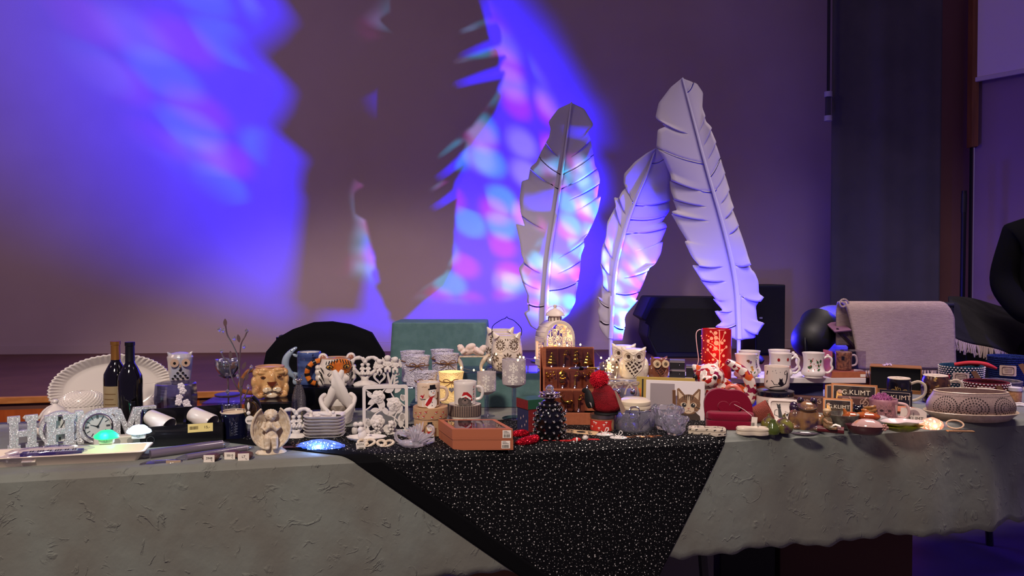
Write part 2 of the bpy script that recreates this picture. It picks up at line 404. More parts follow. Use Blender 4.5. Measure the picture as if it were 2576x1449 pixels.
# ================================================================ feathers
feather_m = M('white_foam', (198, 190, 208), .65, bump=.05, bs=40)
def Z(pts, ox=1280, oy=180, s=2.0125): return [(ox + x / s, oy + y / s) for x, y in pts]
def resample(pts, n):
    L = [0]
    for i in range(1, len(pts)): L.append(L[-1] + sqrt((pts[i][0] - pts[i - 1][0]) ** 2 + (pts[i][1] - pts[i - 1][1]) ** 2))
    o = []; k = 0
    for j in range(n + 1):
        t = L[-1] * j / n
        while k < len(L) - 2 and L[k + 1] < t: k += 1
        f = (t - L[k]) / max(L[k + 1] - L[k], 1e-9)
        o.append((pts[k][0] + (pts[k + 1][0] - pts[k][0]) * f, pts[k][1] + (pts[k + 1][1] - pts[k][1]) * f))
    return o
def feather(label, spine, left, right, d, lean, npan, curl=.045):
    """outlines from the bottom of the quill to the tip, as photo pixels at distance d"""
    sp = resample(spl([(x, y, 0) for x, y in spine], 5), 200); top = sp[-1]
    foot = sp[0]; base = P(foot[0], foot[1], d); base = V((base.x, d, S))
    root = tag(empty('feather', base), label, 'feather')
    zf = P(foot[0], foot[1], d).z
    def W(x, y, back): 
        w = P(x, y, d); h = max(0, w.z - zf)
        return (w.x - base.x, lean * h + back, w.z - base.z)
    for nm, out, sg in (('left_vane', left, 1), ('right_vane', right, -1)):
        N_ = npan * 8; ol = resample(out, N_); ss = resample(sp, N_); g = G(); amp = [0] + [(random.choice((0, 0, 0, .010, .016, .022)) if i < npan - 3 else 0) for i in range(1, npan)] + [0]
        for i in range(npan):
            def pt(u, v, i=i):
                q = (i + v) * 8; k0 = min(int(q), N_ - 1); f = q - k0
                def mixp(A, q):
                    k0 = max(0, min(int(q), N_ - 1)); f = q - k0; return (A[k0][0] + (A[k0 + 1][0] - A[k0][0]) * f, A[k0][1] + (A[k0 + 1][1] - A[k0][1]) * f)
                a, b = mixp(ss, q), mixp(ol, q + .09 * N_ * sin(pi * q / N_))
                # barbs sweep upwards as they leave the quill
                sag = -10 * sin(pi * u)
                x = a[0] + (b[0] - a[0]) * u; y = a[1] + (b[1] - a[1]) * u - sag * .6
                w = abs(b[0] - a[0]) * d / F
                e = max(0, (u - .30)) / .70
                back = curl * u * u * w * 3 - .010 * u + ((amp[i + 1] * v if v > .5 else 0) * (2 * v - 1) - amp[i] * max(0, 1 - 2 * v)) * e + .02 * sin((i + v) * .8 + 1) * u * u
                return W(x, y, back)
            g.sheet(pt, 8, 8)
        o = mk(nm, g, feather_m, root, solid=.006, ang=60); bm = bmesh.new(); bm.from_mesh(o.data); bmesh.ops.remove_doubles(bm, verts=bm.verts, dist=.0004); bm.to_mesh(o.data); bm.free()
    pts = [W(x, y, -.014) for x, y in sp[::8]]
    n = len(pts)
    mk('quill', G().tube(pts, [.016 * (1 - .72 * i / n) for i in range(n)], 8), M('quill_foam', (214, 210, 226), .45), root)
    mk('pole', G().tube([(0, -.008, 0), (0, -.008, zf - S + .25)], .011, 10), M('white_pole', (220, 218, 228), .4), root)
    mk('base_plate', G().lathe([(.10, 0), (.10, .01), (.02, .016)], 20), M('plate_grey', (60, 60, 66), .5), root)
    return root
feather('white foam feather sculpture standing on the left behind the arched lantern',
    Z([(190, 1330), (190, 1190), (205, 960), (240, 720), (272, 500), (300, 290), (318, 152)]),
    Z([(190, 1330), (110, 1290), (75, 1220), (100, 1210), (92, 1160), (95, 1130), (70, 1070), (48, 995), (78, 960), (62, 920), (55, 860), (34, 768), (82, 782), (60, 710), (54, 640), (66, 550), (100, 540), (110, 480), (140, 455), (165, 400), (205, 330), (212, 285), (202, 250), (252, 182), (318, 152)]),
    Z([(190, 1330), (250, 1270), (305, 1230), (340, 1165), (340, 1120), (345, 1110), (362, 1000), (366, 930), (386, 880), (378, 850), (402, 820), (432, 760), (456, 700), (473, 622), (450, 640), (466, 545), (458, 500), (440, 474), (432, 420), (415, 340), (402, 305), (431, 265), (384, 182), (318, 152)]), 4.91, .02, 16)
feather('smallest white foam feather sculpture, lit in cyan and pink, in the middle',
    Z([(515, 1350), (525, 1180), (545, 980), (590, 800), (640, 660), (700, 520), (745, 388)]),
    Z([(515, 1350), (500, 1348), (475, 1320), (458, 1285), (462, 1250), (450, 1212), (464, 1190), (448, 1135), (472, 1150), (470, 1110), (476, 1040), (464, 970), (470, 900), (492, 835), (496, 790), (500, 760), (545, 680), (536, 632), (560, 640), (572, 610), (608, 575), (585, 565), (587, 515), (640, 455), (700, 412), (745, 388)]),
    Z([(515, 1350), (575, 1362), (582, 1325), (592, 1290), (586, 1250), (600, 1220), (658, 1155), (640, 1160), (682, 1070), (706, 1010), (712, 990), (742, 975), (772, 920), (784, 858), (762, 880), (806, 792), (800, 762), (778, 762), (824, 700), (822, 600), (818, 570), (824, 545), (792, 415), (745, 388)]), 4.55, .02, 13)
feather('tallest white foam feather sculpture, leaning left on the right',
    Z([(1162, 1352), (1160, 1250), (1145, 1050), (1090, 800), (1000, 480), (922, 180), (882, 28)]),
    Z([(1162, 1352), (1100, 1335), (1050, 1290), (1085, 1270), (1048, 1215), (1085, 1210), (1036, 1150), (1055, 1160), (1018, 1115), (968, 1045), (930, 978), (965, 985), (928, 935), (893, 855), (912, 860), (868, 785), (832, 705), (862, 700), (830, 600), (826, 520), (790, 440), (752, 375), (758, 290), (804, 272), (750, 225), (768, 150), (828, 70), (882, 28)]),
    Z([(1162, 1352), (1258, 1352), (1262, 1325), (1305, 1275), (1262, 1265), (1252, 1190), (1292, 1142), (1266, 1125), (1262, 1060), (1242, 1015), (1226, 1000), (1202, 900), (1150, 720), (1112, 550), (1062, 400), (1022, 280), (1000, 250), (986, 172), (993, 98), (962, 52), (882, 28)]), 4.40, .02, 18)
# ================================================================ the long table, its cloths and what stands under it
TA = radians(13.4); TU = V((cos(TA), sin(TA), 0)); TV = V((-sin(TA), cos(TA), 0)); TO = V((0, 2.307, 0))
def tb(s, t, z): return TO + TU * s + TV * t + V((0, 0, z))
tbl = tag(empty('folding_table', tb(.3, .4, 0)), 'long folding table hidden under the sage green cloth', 'table')
XT = Rz(TA)
tt = M('table_top', (150, 140, 130), .6); tl = M('table_leg', (30, 30, 34), .4)
mk('tabletop', G().box(-2.45, 2.5, -.385, .40, T - .035, T - .004, XT), tt, tbl, False)
for sx in (-2.2, -.9, .35, 2.1):
    for sy in (-.3, .3):
        mk('leg', G().tube([(sx, sy, T - .04), (sx + .06, sy, 0)], .016, 8, X=XT), tl, tbl)
mk('brace', G().tube([(2.13, -.3, .10), (1.55, 0, T - .05)], .014, 8, X=XT).tube([(2.13, .3, .10), (1.55, 0, T - .05)], .014, 8, X=XT), tl, tbl)
cloth_m = M('sage_cloth', (112, 117, 110), .8, c2=(104, 104, 96), ns=5, bump=.55, bs=26, det=6, nd=(1, 1, .8), sheen=.2)
def wrinkle(m):
    nt = m.node_tree; N = nt.nodes; K = nt.links
    b = N['Principled BSDF']; tc = N.new('ShaderNodeTexCoord')
    nz = N.new('ShaderNodeTexNoise'); nz.inputs['Scale'].default_value = 9; nz.inputs['Detail'].default_value = 5; nz.inputs['Distortion'].default_value = 1.6
    K.new(tc.outputs['Object'], nz.inputs['Vector'])
    rp = N.new('ShaderNodeValToRGB'); e = rp.color_ramp.elements; e[0].position = .47; e[1].position = .5
    e2 = rp.color_ramp.elements.new(.53); e[0].color = (0, 0, 0, 1); e[1].color = (1, 1, 1, 1); e2.color = (0, 0, 0, 1)
    K.new(nz.outputs['Fac'], rp.inputs[0])
    gate = N.new('ShaderNodeTexNoise'); gate.inputs['Scale'].default_value = 22; K.new(tc.outputs['Object'], gate.inputs['Vector'])
    mr = N.new('ShaderNodeMapRange'); mr.inputs[1].default_value = .52; mr.inputs[2].default_value = .68; K.new(gate.outputs['Fac'], mr.inputs[0])
    ml = N.new('ShaderNodeMath'); ml.operation = 'MULTIPLY'; K.new(rp.outputs[0], ml.inputs[0]); K.new(mr.outputs[0], ml.inputs[1])
    b2 = N.new('ShaderNodeBump'); b2.inputs['Strength'].default_value = .8; b2.inputs['Distance'].default_value = .004; K.new(ml.outputs[0], b2.inputs['Height'])
    old = [n for n in N if n.type == 'BUMP' and n != b2][0]; K.new(old.outputs[0], b2.inputs['Normal']); K.new(b2.outputs[0], b.inputs['Normal'])
wrinkle(cloth_m)
def fold(s, w):
    """how far the hanging cloth stands out from the table edge"""
    f = min(1, max(0, w / .3))
    a = .35 + 1.0 * max(0, min(1, (s - .6) / .8))
    v = .007 * sin(s * 9.0 + .6) + .005 * sin(s * 17 + 1.9) + .004 * sin(s * 31)
    k = .030 * exp(-((s - 1.72) / .07) ** 2) - .03 * max(0, min(1, (s - 1.72) / .12))
    return .006 + f * (.014 + v * a) + k * f
def cloth_pt(s, w, off=0):
    R = .018 + off
    if w < -.02: return tb(s, -w, T + off)
    if w < .02:
        a = (w + .02) / .04 * pi / 2
        return tb(s, .02 - (R) * sin(a), T + off - R + R * cos(a)) 
    return tb(s, .02 - R - fold(s, w), T - .018 - (w - .02))
def hem(s): return .372 + .006 * sin(s * 13) + .004 * sin(s * 37) + .004 * sin(s * 71)
wl = [-.80, -.6, -.4, -.2, -.05, -.02, -.012, -.004, .004, .012, .02]
def clothf(u, v):
    s = -2.48 + 5.0 * u; k = v * 26
    if k <= 10: w = wl[int(round(k))]
    else: w = .02 + (hem(s) - .02) * (k - 10) / 16
    p = cloth_pt(s, w); return p
tag(mk('tablecloth', G().sheet(clothf, 420, 26), cloth_m, solid=.003), 'sage green crinkled tablecloth covering the long table', 'tablecloth')
# black cloth with silver dots, laid cornerwise
star_m = M('black_dotted_cloth', (9, 9, 13), .8, spec=.15)
def dotted(m):
    nt = m.node_tree; N = nt.nodes; K = nt.links; b = N['Principled BSDF']
    at = N.new('ShaderNodeUVMap')
    def lay(sc, off, rad):
        mp = N.new('ShaderNodeVectorMath'); mp.inputs[1].default_value = off; K.new(at.outputs[0], mp.inputs[0])
        vo = N.new('ShaderNodeTexVoronoi'); vo.voronoi_dimensions = '2D'; vo.inputs['Scale'].default_value = sc; vo.inputs['Randomness'].default_value = .85
        K.new(mp.outputs[0], vo.inputs['Vector'])
        s = N.new('ShaderNodeSeparateXYZ'); K.new(vo.outputs['Color'], s.inputs[0])
        r = N.new('ShaderNodeMath'); r.operation = 'MULTIPLY_ADD'; r.inputs[1].default_value = rad * .6; r.inputs[2].default_value = rad * .55; K.new(s.outputs[0], r.inputs[0])
        l = N.new('ShaderNodeMath'); l.operation = 'LESS_THAN'; K.new(vo.outputs['Distance'], l.inputs[0]); K.new(r.outputs[0], l.inputs[1]); return l.outputs[0]
    a1 = lay(58, (0, 0, 0), .105); a2 = lay(84, (.37, .11, 0), .06)
    mx = N.new('ShaderNodeMath'); mx.operation = 'MAXIMUM'; K.new(a1, mx.inputs[0]); K.new(a2, mx.inputs[1])
    mc = N.new('ShaderNodeMix'); mc.data_type = 'RGBA'; mc.inputs[6].default_value = lin((9, 9, 13)); mc.inputs[7].default_value = lin((225, 222, 215)); K.new(mx.outputs[0], mc.inputs[0])
    K.new(mc.outputs[2], b.inputs['Base Color'])
    mm = N.new('ShaderNodeMath'); mm.operation = 'MULTIPLY'; mm.inputs[1].default_value = .35; K.new(mx.outputs[0], mm.inputs[0]); K.new(mm.outputs[0], b.inputs['Metallic'])
    rr = N.new('ShaderNodeMapRange'); rr.inputs[3].default_value = .75; rr.inputs[4].default_value = .4; K.new(mx.outputs[0], rr.inputs[0]); K.new(rr.outputs[0], b.inputs['Roughness'])
dotted(star_m)
SW = [-.42, -.3, -.2, -.1, -.05, -.02, -.012, -.004, .004, .012, .02]
def star(u0, u1, name, mat, parent, nu):
    def fn(u, v):
        k = v * 34; w = SW[int(round(k))] if k <= 10 else .02 + (.63 - .02) * (k - 10) / 24
        l = -.488 + 1.317 * w; r = .713 - .568 * w
        l, r = min(l, r), r
        bw = .082
        a = (l, min(l + bw, r)) if u0 == 'band' else (min(l + bw, r), r)
        s = a[0] + (a[1] - a[0]) * u
        p = cloth_pt(s, w, .004); return p
    o = mk(name, G().sheet(fn, nu, 34), mat, parent, solid=.002)
    return o, fn
sc_o = tag(empty('dotted_cloth', tb(.1, .0, T)), 'black cloth with silver dots hanging cornerwise over the table front', 'cloth')
inv = Matrix.Translation(-sc_o.location)
ob, _ = star('main', 0, 'dotted_field', star_m, sc_o, 60); ob.data.transform(inv)
uvl = ob.data.uv_layers.new(name='flat')
def flat_uv(p):
    q = p + sc_o.location - TO; s = q.dot(TU); t = q.dot(TV); return (s, t + q.z * 1.0 - T if t < .02 else t)
for lp in ob.data.loops: uvl.data[lp.index].uv = flat_uv(ob.data.vertices[lp.vertex_index].co)
ob, _ = star('band', 0, 'plain_hem', M('black_hem', (8, 8, 11), .9, spec=.1), sc_o, 6); ob.data.transform(inv); ob['label'] = 'plain black border band'
# boxes under the table
kraft = M('kraft_board', (132, 92, 66), .8, c2=(122, 84, 60), ns=6); gr_card = M('grey_board', (110, 104, 104), .8)
def carton(label, px0, px1, d, z1, m, flaps=True):
    a, b = P(px0, 1420, d), P(px1, 1420, d); w = b.x - a.x
    e = tag(empty('storage_box', ((a.x + b.x) / 2, d, 0)), label, 'box')
    mk('carton_body', G().box(-w / 2, w / 2, 0, .34, 0, z1 - .01), m, e, False, bev=.004)
    if flaps:
        for sg in (-1, 1): mk('flap', G().box(-w / 2, w / 2, .17 + (0 if sg > 0 else -.168), .17 + (.168 if sg > 0 else -.002), z1 - .009, z1 - .004), m, e, False)
    mk('tape', G().box(-.02, .02, -.001, .341, z1 - .10, z1 - .003), M('tape_tan', (150, 120, 84), .3), e, False)
carton('brown cardboard box under the table, in the middle below the dotted cloth', 1170, 1340, 2.72, .40, kraft)
carton('grey box under the table, right of the dotted cloth tip', 1640, 1796, 2.85, .46, gr_card)
carton('dark brown carton under the right half of the table', 1962, 2296, 3.0, .44, M('dark_board', (84, 54, 44), .8))
carton('black block put in as the dark gap under the table between the grey box and the brown carton', 1812, 1950, 2.95, .45, dark_m, False)  # added black box stands in for the shade of an empty gap
# ================================================================ risers on the table
acryl = clear('acrylic_sheet', (214, 214, 236), .16, .06)
def riser(name, label, px0, px1, d0, d1, z, m, th=.006, rz=0., legs=True, cat='riser', leg_m=None, z0=None):
    a, b = P(px0, 800, d0), P(px1, 800, d0); w = b.x - a.x; z0 = T if z0 is None else z0
    e = tag(empty(name, ((a.x + b.x) / 2, d0, z0), 1, rz), label, cat); h = z - z0
    mk('top_plate', G().box(-w / 2, w / 2, 0, d1 - d0, h - th, h), m, e, False, bev=.0015)
    if legs:
        for sg in (-1, 1):
            x = sg * (w / 2 - th / 2); mk('side_plate', G().box(x - th / 2, x + th / 2, 0, d1 - d0, 0.0, h - th), leg_m or m, e, False, bev=.001)
    return e
Z1 = .826; riser('acrylic_riser', 'low clear acrylic riser under the lion mug and the rose candle holder', 508, 736, 2.63, 2.83, Z1, acryl, rz=.08)
Z2 = .852; riser('acrylic_riser', 'clear acrylic riser under the tiger mug and the dolphin mug', 736, 1062, 2.80, 3.09, Z2, acryl)
Z3 = .806; riser('acrylic_riser', 'small clear acrylic step under the two front tumblers', 1030, 1182, 2.72, 2.85, Z3, acryl)
Z4 = .890
teal = M('teal_cloth', (90, 124, 126), .85, c2=(82, 116, 118), ns=30, bump=.3, bs=400)
def draped(name, label, px0, px1, d0, d1, z, z0, cat, flare=.02):
    a, b = P(px0, 800, d0), P(px1, 800, d0); w = b.x - a.x; D = d1 - d0; h = z - z0
    o = []; 
    g = G(); per = rrect(-w / 2, w / 2, -D / 2, D / 2, .018, 4)
    n = 112; pr = resample(per + [per[0]], n)[:-1]
    def ring_(k, hh):
        out = []
        for i, (x, y) in enumerate(pr):
            f = k * (1 + .55 * sin(i * 2 * pi / n * 9 + 1) + .4 * sin(i * 2 * pi / n * 17))
            l = sqrt(x * x + y * y); cxn = max(-1, min(1, x / (w / 2))); cyn = max(-1, min(1, y / (D / 2)))
            corner = max(0, abs(cxn) + abs(cyn) - 1.35) / .65
            out.append((x + f * cxn * (abs(cxn) > .9) + corner * k * 1.6 * cxn, y + D / 2 + f * cyn * (abs(cyn) > .9) + corner * k * 1.6 * cyn, hh))
        return out
    rows = [[(x * .985, y * .97 + D / 2, h) for x, y in pr], [(x, y + D / 2, h - .004) for x, y in pr]] + [ring_(flare * t, (h - .012) * (1 - t)) for t in (0.05, .25, .5, .75, 1)]
    vs = [p for r in rows for p in r]; fs = [(j * n + i, j * n + (i + 1) % n, (j + 1) * n + (i + 1) % n, (j + 1) * n + i) for j in range(len(rows) - 1) for i in range(n)]
    g.add(vs, fs + [tuple(range(n))])
    e = tag(mk(name, g, teal), label, cat); e.location = ((a.x + b.x) / 2, d0, z0); return e
draped('covered_riser', 'teal cloth covered block behind the two goblets', 1120, 1372, 3.0, 3.16, Z4 - .008, T + .004, 'riser', .004)
riser('acrylic_shelf', 'clear acrylic shelf sheet on the teal covered block under the lanterns', 1116, 1440, 2.955, 3.15, Z4, acryl, legs=False)
draped('covered_stand', 'tall stand covered with a teal cloth behind the table', 985, 1224, 3.46, 3.74, CZ - (812 - 687.4) / F * 3.46, 0, 'stand', .035)
Z5 = .866
riser('display_riser', 'pale riser board under the white owl and the brown owl', 1500, 1772, 2.915, 3.14, Z5, M('riser_board', (196, 190, 196), .5), .012)
Z6 = .866
riser('shelf_board', 'white shelf board holding the row of footed white mugs', 1796, 2180, 2.955, 3.15, Z6, M('white_board', (214, 206, 208), .45), .020, leg_m=acryl)
# ================================================================ behind the table
# chair with a black quilted jacket
cx0 = P(818, 813, 3.30); zt = cx0.z
t = tag(empty('chair', (cx0.x, 3.30, 0)), 'chair behind the table, hidden under a black jacket', 'chair')
cm = M('chair_metal', (60, 60, 66), .35, 1); ch = M('chair_plastic', (40, 40, 46), .5)
for sx in (-.2, .2):
    for sy, h in ((.0, zt - .06), (.4, .45)): mk('leg', G().tube([(sx, sy, 0), (sx, sy, h)], .012, 8), cm, t)
mk('seat', G().box(-.23, .23, -.02, .42, .43, .46), ch, t, bev=.01)
mk('backrest', G().box(-.2, .2, -.015, .015, zt - .36, zt - .05), ch, t, bev=.01)
jk = tag(empty('jacket', (cx0.x, 3.30, zt)), 'black quilted jacket draped over the chair behind the dolphin mug', 'jacket')
jm = M('jacket_black', (5, 6, 11), .85, bump=.2, bs=30, spec=.15); k = 3.30 / F
prof = [(672, 905), (676, 886), (705, 852), (740, 832), (790, 815), (835, 813), (880, 820), (915, 833), (932, 840), (945, 862), (962, 890), (968, 915)]
def jac(u, v):
    n = (len(prof) - 1) * u; i = min(int(n), len(prof) - 2); f = n - i
    px = prof[i][0] + (prof[i + 1][0] - prof[i][0]) * f; py = prof[i][1] + (prof[i + 1][1] - prof[i][1]) * f
    zt_ = -(py - 813) * k; x = (px - 818) * k
    a = (v - .42) * 2.2
    dy = .11 * sin(max(-1.57, min(1.57, a * 1.5))); drop = max(0, abs(a) - .12)
    q = .010 * abs(sin(drop * 26)) * (v < .42)
    return (x * (1 + .10 * drop), dy * (1 - .3 * abs(2 * u - 1)) - q, zt_ - drop * .62 + (.03 * (1 - abs(a) / .12) if abs(a) < .12 else 0) * 0)
mk('jacket_body', G().sheet(jac, 44, 60), jm, jk, solid=.016, ang=80)
# stage boxes
wed = [(1612, 790), (1636, 738), (1832, 740), (1832, 892), (1652, 892), (1628, 838), (1632, 803)]
d = 5.15; e0 = P(1720, 892, d); e = tag(empty('stage_monitor', (e0.x, d, S)), 'black wedge shaped stage monitor lying between the feathers', 'speaker')
g = G(); g.prism([((x - 1720) * d / F, (892 - y) * d / F) for x, y in wed], 0, .38); mk('cabinet', g, dark_m, e, False, bev=.01)
g = G(); g.prism([((x - 1735) * d / F * .8 + .0, (892 - y) * d / F * .72 + .04) for x, y in wed], -.012, 0); mk('grille', g, M('grille_black', (10, 10, 12), .8, bump=.6, bs=500), e, False)
d = 5.30; e0 = P(1937, 892, d); e = tag(empty('floor_speaker', (e0.x, d, S)), 'upright black speaker box behind the tallest feather', 'speaker'); w = 38 * d / F; h = 179 * d / F
mk('cabinet', G().box(-w, w, 0, .28, 0, h), dark_m, e, False, bev=.008); mk('grille', G().box(-w * .9, w * .9, -.01, 0, .02, h - .02), MC['grille_black'], e, False)
mk('badge', G().box(-w * .75, -w * .55, -.013, -.01, h * .52, h * .545), M('badge_grey', (150, 150, 160), .3), e, False)
# projector of the moving dots and the blue wash: two small lamp heads on the edge of the stage
for (lx, lab, nm) in ((L1, 'small black blue wash light standing on the stage edge', 'wash_light'), (L2, 'small black dot projector standing on the stage edge', 'dot_projector')):
    ax = (AIM - lx).normalized(); R4 = ax.to_track_quat('-Z', 'Y').to_matrix().to_4x4()
    p = lx - ax * .014; e = tag(empty(nm, (p.x, p.y, S)), lab, 'stage light')
    X = Matrix.Translation((0, 0, p.z - S)) @ R4
    mk('lamp_head', G().lathe([(.026, .0), (.028, .03), (.024, .07), (.014, .085)], 18, X=X), dark_m, e)
    mk('lens', G().lathe([(.0, -.002), (.022, -.001), (.024, .004)], 18, X=X, cap=False), M('lens_glass', (120, 130, 255), .1), e)
    mk('stand', G().box(-.022, .022, -.02 + .05 * -ax.y, .02 + .05 * -ax.y, 0, max(.012, p.z - S - .03)), dark_m, e, False)
# big par can with barn door flap
d = 3.98; e0 = P(2046, 905, d); k = d / F
e = tag(empty('par_can', (e0.x, d, 0)), 'black stage light with a yoke and flap behind the footed mugs', 'stage light')
zc = P(2046, 846, d).z
X = Matrix.Translation((0, 0, zc)) @ V((.62, .62, .42)).to_track_quat('Z', 'Y').to_matrix().to_4x4()
canm = M('can_black', (8, 8, 11), .55)
mk('can', G().lathe([(.0, -.125), (.03, -.122), (.06, -.11), (.083, -.088), (.096, -.055), (.1, -.01), (.102, .05), (.108, .09), (.112, .1), (.108, .105), (.095, .10), (.09, .06), (0, .05)], 28, X=X, cap=False), canm, e)
mk('yoke', G().tube(spl([(-.075, -.09, zc + .01), (-.078, -.11, zc - .1), (-.07, -.11, zc - .32), (.0, -.11, zc - .36), (.09, -.11, zc - .30), (.11, -.09, zc - .06)], 5), .009, 8, flat=.5), M('yoke_black', (20, 20, 30), .25, .6), e)
mk('stand_pole', G().tube([(0, 0, .0), (0, 0, zc - .1)], .018, 10), canm, e)
mk('stand_base', G().lathe([(.11, 0), (.11, .012), (.03, .025)], 24), canm, e)
a1, a2 = P(2100, 826, d - .1) - e.location, P(2166, 900, d - .06) - e.location
g = G(); dr = (a2 - a1); g.box(0, dr.length, -.03, .055, -.006, .006, Matrix.Translation(a1) @ Ry(atan2(-dr.z, dr.x)))
mk('flap', g, M('flap_dark', (40, 26, 36), .3), e, False, bev=.002)
g = G().box(-.03, .055, -.05, .06, -.003, .003, Matrix.Translation(P(2104, 824, d - .1) - e.location) @ Ry(-.1) @ Rx(.35)); mk('barn_door', g, M('door_red', (120, 84, 104), .35), e, False)
# rugs on a rack
rk = tag(empty('rug_rack', P(2262, 950, 3.95)), 'dark rack behind the table carrying the rugs', 'rack'); rk.location.z = 0; k = 3.85 / F
zr = P(2262, 760, 3.85).z
mk('rail', G().tube([(-.26, 0, zr - .02), (.27, 0, zr - .02)], .018, 10), dark_m, rk)
for x in (-.25, .26): mk('post', G().tube([(x, 0, 0), (x, 0, zr - .02)], .016, 8), dark_m, rk)
[mk('foot', G().box(x - .03, x + .03, -.12, .2, 0, .03), dark_m, rk, False) for x in (-.25, .26)]
rug_m = M('cream_rug', (206, 182, 170), .9, c2=(186, 160, 150), ns=30, nd=(1, 4, 9), n0=.35, n1=.68, bump=.9, bs=150, det=4)
def hang(name, label, left, right, ztop, zbot, yoff, m, cat, nf, frl, dd=3.85, back=.25):
    """rug over the rail: left and right are px at top and bottom"""
    c = P((left[0] + right[0]) / 2, 760, dd); e = tag(empty(name, (c.x, dd, ztop)), label, cat); H = ztop - zbot
    xs = lambda q, t: (P(q[0] + (q[1] - q[0]) * t ** .6, 800, dd).x - c.x)
    def fn(u, v):
        w = -back + (back + H + .0) * v
        if w < 0: y, z, t = .05 + min(-w, .09) * .5, w + .0, 0
        else: y, z, t = 0, -w, w / H
        if -.06 < w < .06: q = w / .06; y = .02 * (1 - q); z = -.03 * q * q
        elif w >= .06: y = -.0 - .012 * sin(u * 7 + .5) * t; z = -.03 - (w - .06)
        else: y = .04; z = -.03 + (w + .06)
        rc = max(0, (u - .90) / .10); z -= .055 * rc ** 2.2 * (1 if w < .2 else 1)
        x0 = xs(left, t); x1 = xs(right, t); return (x0 + (x1 - x0) * u, y + yoff, z)
    mk('rug_cloth', G().sheet(fn, 40, 40), m, e, solid=.008)
    g = G(); rnd = random.Random(3)
    for i in range(nf):
        p = V(fn((i + .5) / nf, 1)); g.tube([p, p + V((rnd.uniform(-.006, .006), -.004, -frl * .5)), p + V((rnd.uniform(-.01, .01), -.006, -frl * rnd.uniform(.8, 1.1)))], [.003, .0025, .0012], 4)
    mk('fringe', g, M('cream_fringe', (214, 190, 176), .9), e)
    return e
e = hang('cream_rug', 'cream woven rag rug hanging over the rack behind the wooden box', (2112, 2160), (2398, 2404), zr, P(2262, 945, 3.85).z, 0, rug_m, 'rug', 70, .035)
tg = M('paper_tag', (200, 176, 152), .7)
pt = P(2378, 918, 3.84) - e.location; mk('price_tag', G().box(-.02, .02, -.004, 0, -.014, .014, Matrix.Translation(pt)), tg, e, False)
pt = P(2122, 764, 3.83) - e.location
g = G(); g.tube([(r_ * cos(a_) + .0, 0, r_ * sin(a_)) for a_, r_ in [(q * .5, .026 - .0012 * q) for q in range(18)]], .005, 5, X=Matrix.Translation(pt)); mk('rolled_corner', g, rug_m, e)
bl = thing('knit_blanket', 'white knitted blanket lit blue beside the cream rug', 'blanket', 2124, 905, d=4.14, rz=.1)
kn = M('white_knit', (226, 224, 232), .9, bump=1, bs=.9, vor=True)
g = G(); g.ell((0, 30, 78), (66, 40, 58)).ell((-20, 20, 110), (46, 40, 28)).ell((20, 10, 40), (46, 34, 44)).ell((-30, 40, 40), (34, 30, 40)); mk('folded_knit', g, kn, bl, vox=3.5, sm=8)
g = G(); [g.box(-40 + 60 * (i % 2), 20 + 40 * (i % 2), 0, 60, -350, 0) for i in range(1)]; mk('pedestal', G().box(-45, 50, 0, 66, -374, 4), dark_m, bl, False)
# dark rugs to the right
dk = M('charcoal_rug', (20, 19, 23), .95, c2=(36, 35, 39), ns=.9, nd=(.2, 14, 1), n0=.42, n1=.60, bump=.6, bs=200)
base = P(2480, 900, 4.1); e = tag(empty('dark_rug_pile', (base.x, 4.1, 0)), 'pile of charcoal striped rugs with knotted fringe at the right', 'rug')
Q = [P(2385, 748, 4.35), P(2660, 790, 4.75), P(2392, 842, 4.0), P(2660, 938, 4.25)]
Q = [q - e.location for q in Q]
def top(u, v):
    a = Q[0].lerp(Q[1], u); b = Q[2].lerp(Q[3], u); p = a.lerp(b, v)
    p.z += .03 * sin(pi * min(1, v * 1.1)) + .012 * sin(u * 9 + v * 4) + .02 * exp(-((v - .45) / .08) ** 2) * (1 - u)
    return tuple(p)
mk('rug_top', G().sheet(top, 30, 24), dk, e, solid=.012)
mk('rug_stack', G().sheet(lambda u, v: tuple(V(top(u, 1)) + V((0, .03 - .02 * v, -.01 - .22 * v)) + V((0, .012 * sin(u * 11), 0))), 30, 6), M('black_rug', (14, 13, 16), .95, bump=.5, bs=200), e, solid=.01)
g = G(); rnd = random.Random(5)
for i in range(62):
    p = V(top((i + .5) / 62, 1)) + V((0, -.012, -.004)); s = rnd.uniform(-.012, .012)
    g.tube([p, p + V((s * .4, -.006, -.022)), p + V((s, -.01, -.058 * rnd.uniform(.8, 1.15)))], [.004, .0055, .003], 5)
    g.tube([p + V((.006, 0, 0)), p + V((s * .5, -.004, -.03)), p + V((s + rnd.uniform(-.012, .012), -.012, -.05))], [.003, .003, .0015], 4)
mk('fringe', g, M('pale_fringe', (178, 158, 148), .9), e); e.children[-1]['label'] = 'knotted pale fringe'
mk('support', G().box(-.16, .55, .12, .6, 0, .72), dark_m, e, False)
t = tag(empty('speaker_pole', (P(2418, 760, 4.98).x, 4.98, 0)), 'thin black pole standing up behind the dark rugs', 'pole'); za = P(2420, 480, 4.98).z
mk('pole', G().tube([(0, 0, 0), (.012, 0, za)], .016, 10), M('pole_black', (14, 13, 20), .35), t)
mk('collar', G().tube([(0.01, 0, za - .14), (.012, 0, za - .02)], .018, 10), MC['pole_dark'], t)
zz = P(2400, 766, 4.98).z; mk('tray', G().box(-.06, .05, -.05, .05, zz - .012, zz + .012), dark_m, t, False)
mk('foot_plate', G().lathe([(.2, 0), (.2, .012), (.03, .02)], 20), dark_m, t)
